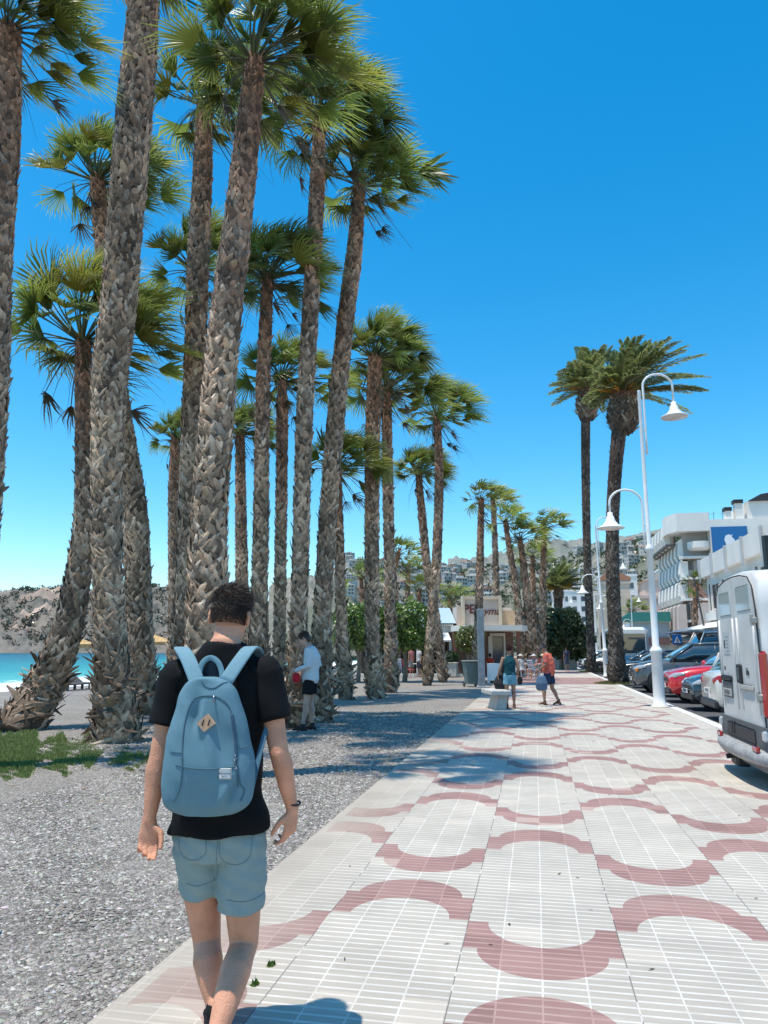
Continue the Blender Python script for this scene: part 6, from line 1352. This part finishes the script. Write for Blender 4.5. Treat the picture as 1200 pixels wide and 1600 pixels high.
# hair: short faded sides, longer swept top
mb = MB(); HD = np.array((.034, .021, .015)); g = np.random.default_rng(2)
def hairshell(yc, zc, r3, zmin, fade):
    n = 40; k = 24; V = []; C = []
    for i in range(k):
        ph = (i+.5)/k*math.pi
        for j in range(n):
            t = 2*math.pi*j/n; q = np.array([math.sin(ph)*math.cos(t), math.sin(ph)*math.sin(t), math.cos(ph)]); V.append(P_(q[0]*r3[0], yc+q[1]*r3[1], zc+q[2]*r3[2])); C.append(q)
    f = []; 
    for i in range(k-1):
        for j in range(n):
            q = C[i*n+j]; zz = zc+q[2]*r3[2]; yy = yc+q[1]*r3[1]
            if zz > zmin(q) and not (q[1] > .35 and zz < .06): f.append([i*n+j, i*n+(j+1) % n, (i+1)*n+(j+1) % n, (i+1)*n+j])
    cc = []
    for q in C:
        zz = zc+q[2]*r3[2]; a_ = np.clip((zz-fade[0])/(fade[1]-fade[0]), 0, 1); cc.append(np.array((.50, .26, .17))*(1-a_)**1.4+HD*(1-(1-a_)**1.4))
    mb.addl(V, f, np.array(cc))
hairshell(-.0125, .0255, (.0785, .0978, .0938), lambda q: -.052, (-.045, .012))
ball(mb, P_(0, -.012, .060), np.array((.0795, .098, .066)), 20, rot=M, col=HD)
V = []; f = []; C = []
for i in range(7200):
    if i > 3900:
        a_ = g.uniform(-.2, math.pi+.2); zz = g.uniform(-.028, .05); rr_2 = math.sqrt(max(0, 1-((zz-.0255)/.0938)**2)); p = P_(-math.cos(a_)*.0785*rr_2, -.0125-math.sin(a_)*.0978*rr_2, zz); d = nrm(M @ (np.array([-math.cos(a_)*.5, -math.sin(a_)*.5, -.8])+g.normal(0, .2, 3))); l = .004+.012*max(0, (zz+.03)/.08); wv = nrm(np.cross(d, g.normal(0, 1, 3)))*.0013; b0 = len(V); V += [p+wv, p-wv, p+d*l]; f.append([b0, b0+1, b0+2]); C += [HD*g.uniform(.7, 2.)]*3; continue
    q = nrm(g.normal(0, 1, 3)*np.array([1, 1, .8])+np.array([0, -.1, .75]))
    if q[2] < -.5: continue
    p = P_(q[0]*.079, -.012+q[1]*.097, .060+q[2]*.066); clump = np.sin(q[0]*14+q[1]*9)*.35
    d = nrm(M @ (q*np.array([.7, .6, .9])+np.array([.25+clump*.5, .25, .30+clump])+g.normal(0, .22, 3))); l = g.uniform(.018, .042)*(.35+.95*max(0, q[2])); wv = nrm(np.cross(d, g.normal(0, 1, 3)))*.0017
    b0 = len(V); bend = M @ np.array([.006, .01, -.008]); V += [p+wv, p-wv, p+d*l*.6+wv*.7, p+d*l*.6-wv*.7, p+d*l+bend]; f += [[b0, b0+1, b0+3, b0+2], [b0+2, b0+3, b0+4]]; C += [HD*g.uniform(.5, 2.6)]*5
mb.addl(V, f, np.array(C)); mb.build('hair', HAIRM, man)
# shoes and wrist band
for k in 'LR': mb = MB(); foot(mb, MJ['an'+k]-np.array([0, 0, .01]), MJ['toe'+k], 1.14, shoe=True); fuse(mb, 'shoe', .007, cloth('black_shoe', (.015, .015, .016)), man, 3)
mb = MB(); w_ = MJ['wrR']+np.array([0, 0, .022]); tube(mb, [w_+np.array([math.cos(t)*.031, math.sin(t)*.030, .004*math.sin(t*2)]) for t in np.linspace(0, 2*np.pi, 22)], .0045, n=6); mb.build('wrist_band', mat('wrist_band', (.03, .02, .02), .5), man, True)

# ---------------------------------------------------------------- rucksack (worn, but a thing of its own)
rk = empty('rucksack', o, PSI, 'pale blue canvas rucksack with leather diamond patch on the back of the man', 'rucksack')
BD = 3.03
def kb(px, py, d=BD): return K(px, py, d)
prof = [(1058, 321, 16), (1065, 322, 31), (1080, 323, 42), (1100, 324, 48), (1130, 325, 55), (1160, 326, 62), (1200, 326, 68), (1235, 324, 68), (1255, 323, 63), (1268, 321, 50), (1275, 319, 30)]
pts = []; ra = []; rb = []
for py, cx, hw_ in prof:
    p = kb(cx, py); pts.append(p); ra.append(hw_*BD/1150); rb.append(.035+.055*math.sin(math.pi*min(1, max(.08, (py-1050)/235)))**.5+(.02 if py > 1180 else 0)*(1 if py < 1262 else .3))
mb = MB(); pts = np.array(pts); pts[:, 1] = pts[:, 1].mean()+.015; 
def superring(mb, pts, ra, rb, n=36, e=.72):
    a = np.linspace(0, 2*np.pi, n, endpoint=False); v = []
    for p, x_, y_ in zip(pts, ra, rb):
        for t in a: c_, s_ = math.cos(t), math.sin(t); v.append(p+np.array([np.sign(c_)*abs(c_)**e*x_, np.sign(s_)*abs(s_)**e*y_, 0]))
    k = len(pts); f = [[i*n+j, i*n+(j+1) % n, (i+1)*n+(j+1) % n, (i+1)*n+j] for i in range(k-1) for j in range(n)]+[list(range(n-1, -1, -1)), list(range((k-1)*n, k*n))]
    mb.addl(v, f)
pp_ = cat(np.hstack([pts, np.array(ra)[:, None], np.array(rb)[:, None]]), 34); superring(mb, pp_[:, :3], pp_[:, 3], pp_[:, 4])
def bagdisp(co):
    if len(co) == 0: return 0
    x, z = co[:, 0]-pts[:, 0].mean(), co[:, 2]; zt_ = kb(325, 1120)[2]; lo_ = kb(325, 1235)[2]
    d = wrinkle(.006, .38, .4)(co)+wrinkle(.0022, 1.1, 2.)(co)
    d += .016*np.exp(-((x+.01)/.012)**2-((z-zt_)/.05)**2)-.026*np.exp(-((x+.035)/.022)**2-((z-zt_-.012)/.055)**2)   # slumped fold by the patch
    d += .018*np.exp(-((x-.005-.25*(zt_-z))/.02)**2-((z-(zt_-.11))/.07)**2)
    d += -.014*np.exp(-((x-.12-.4*(z-lo_))/.012)**2-((z-lo_)/.05)**2)+.012*np.exp(-((x-.09-.4*(z-lo_))/.02)**2-((z-lo_)/.05)**2)
    return d
body = fuse(mb, 'pack_body', .0065, BPK, rk, 5, disp=bagdisp)
PIP = cloth('rucksack_piping', (.075, .15, .19), .3); ZIP = mat('zip_dark', (.03, .08, .13), .5)
kk = lambda px, py: kp(px, py, 2.93)
seam_on(body, [kk(*p) for p in [(284, 1205), (283, 1160), (287, 1120), (298, 1094), (320, 1088), (340, 1092), (356, 1110), (364, 1150), (367, 1195), (369, 1232)]], .0032, PIP, 'zip_seam', rk)
seam_on(body, [kk(*p) for p in [(359, 1118), (364, 1150), (366, 1183)]], .006, ZIP, 'zip', rk)
seam_on(body, [kk(*p) for p in [(272, 1196), (283, 1198), (300, 1201), (330, 1202), (369, 1200)]], .0028, PIP, 'pocket_seam', rk)
seam_on(body, [kk(*p) for p in [(262, 1176), (272, 1177), (283, 1177)]], .0028, PIP, 'pocket_seam', rk); seam_on(body, [kk(*p) for p in [(369, 1172), (380, 1170), (392, 1166)]], .0028, PIP, 'pocket_seam', rk)
seam_on(body, [kk(*p) for p in [(283, 1202), (281, 1225), (274, 1245), (266, 1256)]], .003, PIP, 'side_seam', rk); seam_on(body, [kk(*p) for p in [(369, 1202), (372, 1225), (378, 1240), (372, 1256)]], .003, PIP, 'side_seam', rk)
seam_on(body, [kk(*p) for p in [(310, 1066), (318, 1074), (330, 1076), (345, 1068), (360, 1072), (375, 1088), (386, 1120)]], .003, PIP, 'top_seam', rk)
from mathutils.bvhtree import BVHTree
bv = BVHTree.FromPolygons([v.co for v in body.data.vertices], [p.vertices for p in body.data.polygons])
def onbag(px, py): x_, z_ = kk(px, py); h = bv.ray_cast(Vector((x_, -1.2, z_)), Vector((0, 1, 0))); return np.array(h[0]), np.array(h[1])
c, n = onbag(320, 1129)
mb = MB(); prism(mb, [(c[0]-.036, c[2]-.004), (c[0]-.006, c[2]-.037), (c[0]+.035, c[2]-.006), (c[0]+.005, c[2]+.030)], c[1]-.009, c[1]+.012, 1); pt_ = mb.build('leather_patch', mat('tan_leather', (.55, .33, .20), .6, noise=.1, nscale=60), rk)
for dx in (-.011, .012): mb = MB(); box(mb, (c[0]+dx, c[1]-.0095, c[2]-.002), (.0045, .002, .024), ry=.28); mb.build('slot', mat('slot_dark', (.03, .02, .02), .8), pt_)
c, n = onbag(350, 1210); mb = MB(); bbox(mb, (c[0], c[1]-.003, c[2]), (.050, .006, .040), .002); lb = mb.build('woven_label', mat('label_white', (.66, .66, .64), .8), rk)
mb = MB(); 
for (a1, a2, b1, b2) in ((-.022, .022, .0165, .0178), (-.022, .022, -.0178, -.0165), (-.023, -.0217, -.0178, .0178), (.0217, .023, -.0178, .0178)): bb(mb, c[0]+a1, c[0]+a2, c[1]-.0072, c[1]-.0064, c[2]+b1, c[2]+b2)
mb.build('label_border', mat('label_ink', (.05, .05, .06), .7), lb)
text('label_lettering', 'Herschel', .0125, Vector((c[0], c[1]-.0064, c[2]+.002)), Rxyz(R(90), 0, 0), mat('label_ink', (0, 0, 0)), lb, .0004, shear=.2)
text('label_lettering', 'SUPPLY CO.', .0045, Vector((c[0], c[1]-.0064, c[2]-.009)), Rxyz(R(90), 0, 0), mat('label_ink', (0, 0, 0)), lb, .0003)
c, n = onbag(365, 1188); mb = MB()
for k in range(6): ball(mb, (c[0]+.002*math.sin(k*2), c[1]-.008, c[2]+.012-k*.009), .005, 8)
for k in range(3): ball(mb, (c[0]+.004*k-.002, c[1]-.008, c[2]-.035), .0055, 8)
mb.build('zip_pull', mat('zip_metal', (.25, .28, .32), .3, .9), rk, True)
c, n = onbag(331, 1092); mb = MB(); tube(mb, [c+np.array([0, -.006, .01]), c+np.array([.002, -.01, -.012])], .0045, n=6); mb.build('zip_pull', mat('zip_metal', (0, 0, 0)), rk, True)
# straps over the shoulders
def strap(nm, path, w2, th, m_, n=16):
    q = cat(np.array(path), 22); T_ = np.gradient(q, axis=0); T_ /= np.linalg.norm(T_, axis=1, keepdims=True); V = []; f = []
    for i, (p, t) in enumerate(zip(q, T_)):
        side = nrm(np.array([1, 0, 0])-t[0]*t); nn = np.cross(side, t); nn = nn if nn[1]*-1+nn[2] > 0 else -nn
        for j in range(n): a_ = 2*np.pi*j/n; c_, s_ = math.cos(a_), math.sin(a_); V.append(p+side*np.sign(c_)*abs(c_)**.55*w2+nn*np.sign(s_)*abs(s_)**.7*th)
    k = len(q); f = [[i*n+j, i*n+(j+1) % n, (i+1)*n+(j+1) % n, (i+1)*n+j] for i in range(k-1) for j in range(n)]+[list(range(n-1, -1, -1)), list(range((k-1)*n, k*n))]
    mb = MB(); mb.addl(V, f); return mb.build(nm, m_, rk, True)
STP = cloth('strap_blue', (.17, .30, .36), .3, 600)
for sg, a1, a2, a3 in ((-1, (309, 1068), (294, 1030), (283, 1013)), (1, (352, 1066), (376, 1030), (392, 1012))):
    p1, p2, p3 = K(*a1, 3.06), K(*a2, 3.12), K(*a3, 3.20); p4 = p3+np.array([sg*.015, .10, -.035]); p5 = p4+np.array([sg*.01, .04, -.14]); p6 = p5+np.array([sg*.02, -.03, -.16])
    strap('shoulder_strap', [p1, p2, p3, p4, p5, p6], .030, .007, STP)
    z = K(400, 1120, 3.14) if sg > 0 else K(262, 1120, 3.14); e = K(391, 1240, 3.06) if sg > 0 else K(266, 1236, 3.06)
    if sg > 0: strap('webbing_strap', [p6, K(421, 1120, 3.20), K(405, 1180, 3.12), e], .011, .002, cloth('webbing', (.08, .17, .24), .3, 800))
mb = MB(); tube(mb, cat([K(311, 1068, 3.07), K(312, 1048, 3.09), K(318, 1034, 3.10), K(329, 1028, 3.11), K(340, 1034, 3.10), K(346, 1048, 3.09), K(348, 1068, 3.07)], 26), .0042, .012, n=10, hint=(0, 1, 0)); mb.build('haul_loop', BPK, rk, True)
mb = MB(); prism(mb, [(K(315, 1066, 3.1)[0], K(315, 1068, 3.1)[2]), (K(345, 1066, 3.1)[0], K(345, 1068, 3.1)[2]), (K(342, 1048, 3.1)[0], K(342, 1046, 3.1)[2]), (K(329, 1035, 3.1)[0], K(329, 1034, 3.1)[2]), (K(317, 1048, 3.1)[0], K(317, 1046, 3.1)[2])], K(330, 1050, 3.105)[1], K(330, 1050, 3.125)[1], 1); mb.build('back_panel', cloth('navy_mesh', (.01, .022, .035)), rk)

# ---------------------------------------------------------------- the others on the promenade
def stand(lean=0., **kw):
    J = dict(pelvis=(0, 0, .93), chest=(0, lean*.3, 1.27), neck=(0, lean*.7, 1.49), head=(0, lean+.03, 1.635), shL=(-.175, lean*.5, 1.41), elL=(-.22, lean*.4-.02, 1.12), wrL=(-.235, lean*.4+.03, .88), shR=(.175, lean*.5, 1.41), elR=(.22, lean*.4-.02, 1.12), wrR=(.235, lean*.4+.03, .88), hipL=(-.09, 0, .89), knL=(-.10, .01, .49), anL=(-.10, -.02, .085), toeL=(-.12, .16, .03), hipR=(.09, 0, .89), knR=(.10, .01, .49), anR=(.10, -.02, .085), toeR=(.12, .16, .03))
    J.update(kw); return J
# woman in teal, back to us, beside the bench
b = G(798, 1107); person('woman seen from behind in dark teal top and light blue shorts beside the bench', (b[0], b[1], 0), PSI-.05, stand(elL=(-.27, -.03, 1.14), wrL=(-.33, .04, .93), elR=(.26, -.06, 1.13), wrR=(.20, .10, .93)), SK2, cloth('teal_top', (.012, .07, .085)), cloth('pale_blue_shorts', (.17, .36, .45)), ((.045, .012, .012), .0, 0), H=1.60, voxel=.010, sleeve=.0, hem=.93, shortk=.55, hipw=1.12, w=1., shoes=cloth('sandal_brown', (.12, .07, .05)))
hb = MB(); tube(hb, [(0, 0, 0), (0, .01, .08), (.0, 0, .16)], [.06, .08, .06], [.04, .05, .04], n=12, dome=True); q = P(811, 1062, 20.35); hbg = fuse(hb, 'handbag', .01, mat('black_cloth', (0, 0, 0)), smooth=3); hbg.location = (q[0]+.02, q[1], q[2]-.1); tag(hbg, 'small black handbag at the right hip of the woman in teal', 'handbag')
# man in orange shirt, walking to the left with his head down
b = G(860, 1102); person('man in orange shirt, navy shorts and grey cap looking down as he walks', (b[0], b[1], 0), PSI+R(58), stand(lean=.06, head=(0, .15, 1.59), neck=(0, .07, 1.47), elL=(-.25, .02, 1.14), wrL=(-.18, .24, 1.0), elR=(.24, .0, 1.13), wrR=(.17, .22, .99), knL=(-.10, .16, .50), anL=(-.10, .13, .09), toeL=(-.12, .30, .03), knR=(.10, -.04, .48), anR=(.10, -.22, .12), toeR=(.12, -.05, .03)), SK2, cloth('orange_shirt', (.62, .14, .09)), cloth('navy_shorts', (.02, .045, .09)), ((.05, .04, .035), 0, 0), hat=(cloth('grey_cap', (.10, .11, .13)), 'cap'), H=1.68, voxel=.010, w=1.12, belly=.06, look=(0, 1, -.55), sleeve=.75, hem=.78, shortk=.7, hands=((.4, .8, -.3), (-.4, .8, -.3)), shoes=cloth('sandal_brown', (0, 0, 0)))
bag = MB(); tube(bag, [(0, 0, 0), (0, 0, .14), (0, 0, .30)], [.15, .17, .12], [.07, .09, .06], n=14, dome=True); q = P(846, 1066, 20.6); bo2 = fuse(bag, 'shoulder_bag', .011, cloth('denim_bag', (.10, .16, .24)), smooth=3); bo2.location = (q[0], q[1], q[2]-.17); tag(bo2, 'grey blue shoulder bag carried by the man in orange', 'bag'); st = MB(); tube(st, [(-.1, 0, .3), (-.02, 0, .62), (.14, .0, .86)], .01, n=6); st.build('strap', cloth('denim_bag', (0, 0, 0)), bo2)
# person in white jacket in the shade of the palms, facing left, head bowed
b = G(484, 1142); wj, WJ, _, _ = person('person in white jacket and black shorts standing in the palm shade with head bowed', (b[0], b[1], 0), PSI+R(82), stand(head=(0, .14, 1.60), neck=(0, .03, 1.47), chest=(0, -.02, 1.25), elR=(.24, -.10, 1.15), wrR=(.18, .14, 1.02), elL=(-.24, -.02, 1.14), wrL=(-.15, .22, 1.06), knL=(-.10, .05, .49), anL=(-.12, .10, .085), toeL=(-.14, .27, .03)), SK3, cloth('white_jacket', (.60, .66, .68)), cloth('black_shorts', (.01, .01, .012)), ((.05, .038, .03), .02, .3), H=1.86, voxel=.009, look=(0, 1, -.6), sleeve=1.6, hem=.82, shortk=.62, top_g=.03, hands=((.2, .9, -.2), (-.3, .9, -.3)), curl=(.9, .8), shoes=cloth('dark_sandal', (.04, .03, .03)))
rb2 = MB(); tube(rb2, [(0, 0, 0), (0, 0, .10)], [.08, .07], [.04, .05], n=12, dome=True); q = P(463, 1060, 14.25); ro = fuse(rb2, 'red_pouch', .008, cloth('red_cloth', (.5, .02, .03)), smooth=3); ro.location = (q[0], q[1], q[2]-.04); tag(ro, 'small red pouch held by the person in the white jacket', 'pouch')
# seated and standing people of the terrace
def sit(**kw):
    J = dict(pelvis=(0, 0, .50), chest=(0, .02, .84), neck=(0, .03, 1.06), head=(0, .08, 1.21), shL=(-.17, .02, .99), elL=(-.23, .10, .74), wrL=(-.16, .33, .70), shR=(.17, .02, .99), elR=(.23, .10, .74), wrR=(.16, .33, .70), hipL=(-.09, .02, .49), knL=(-.12, .43, .50), anL=(-.12, .42, .085), toeL=(-.13, .58, .03), hipR=(.09, .02, .49), knR=(.12, .43, .50), anR=(.12, .42, .085), toeR=(.13, .58, .03)); J.update(kw); return J
PEO = [(760, 46, .2, 'seated diner in red by the restaurant door, above the white board', (.55, .06, .04), None), (807, 42, .8, 'seated diner in white nearest the woman in teal', (.6, .58, .55), (.65, .62, .55)), (818, 44, 3.9, 'seated diner in dark clothes in the middle of the terrace group', (.05, .05, .06), None), (827, 41.3, 2.3, 'seated diner in grey with a white hat in the terrace group', (.3, .29, .28), (.65, .63, .6)), (841, 43.5, 1.2, 'seated diner in turquoise with a pale hat at the right of the terrace', (.03, .25, .27), (.65, .6, .5))]
for k, (px, d, rz, lb, c_, h_) in enumerate(PEO):
    b = LX(px, d); person(lb, (b[0], b[1], 0), rz, sit(), (SK1, SK2, SK3)[k % 3], cloth('diner_shirt_%d' % k, c_), cloth('diner_shorts_%d' % (k % 2), ((.06, .07, .09), (.25, .22, .18))[k % 2]), None if h_ else ((.03, .022, .018), .01, 0), hat=(cloth('diner_hat_%d' % k, h_), 'brim') if h_ else None, H=1.7, voxel=.02, smooth=3, hands=((0, 1, -.2), (0, 1, -.2)), hem=.40, group='people on the terrace')
for (px, d, rz, lb, c_, c2_) in ((875, 55, .4, 'distant standing man in dark top walking away beyond the man in orange', (.05, .07, .11), (.10, .12, .16)), (887, 64, 2.8, 'distant person in black near the third lamp', (.03, .03, .035), (.03, .03, .04)), (653, 43, 2.2, 'waiter shape in white under the restaurant awning', (.5, .48, .45), (.04, .04, .05)), (641, 44.5, 1.0, 'person in pink beside the red terrace chair under the awning', (.55, .2, .18), (.3, .28, .25))):
    b = LX(px, d); person(lb, (b[0], b[1], 0), rz, stand(), SK2, cloth('walker_top_%d' % px, c_), cloth('walker_bottom_%d' % px, c2_), ((.03, .025, .02), 0, 0), H=1.74, voxel=.02, smooth=3, shortk=.95, group='distant people on the promenade')
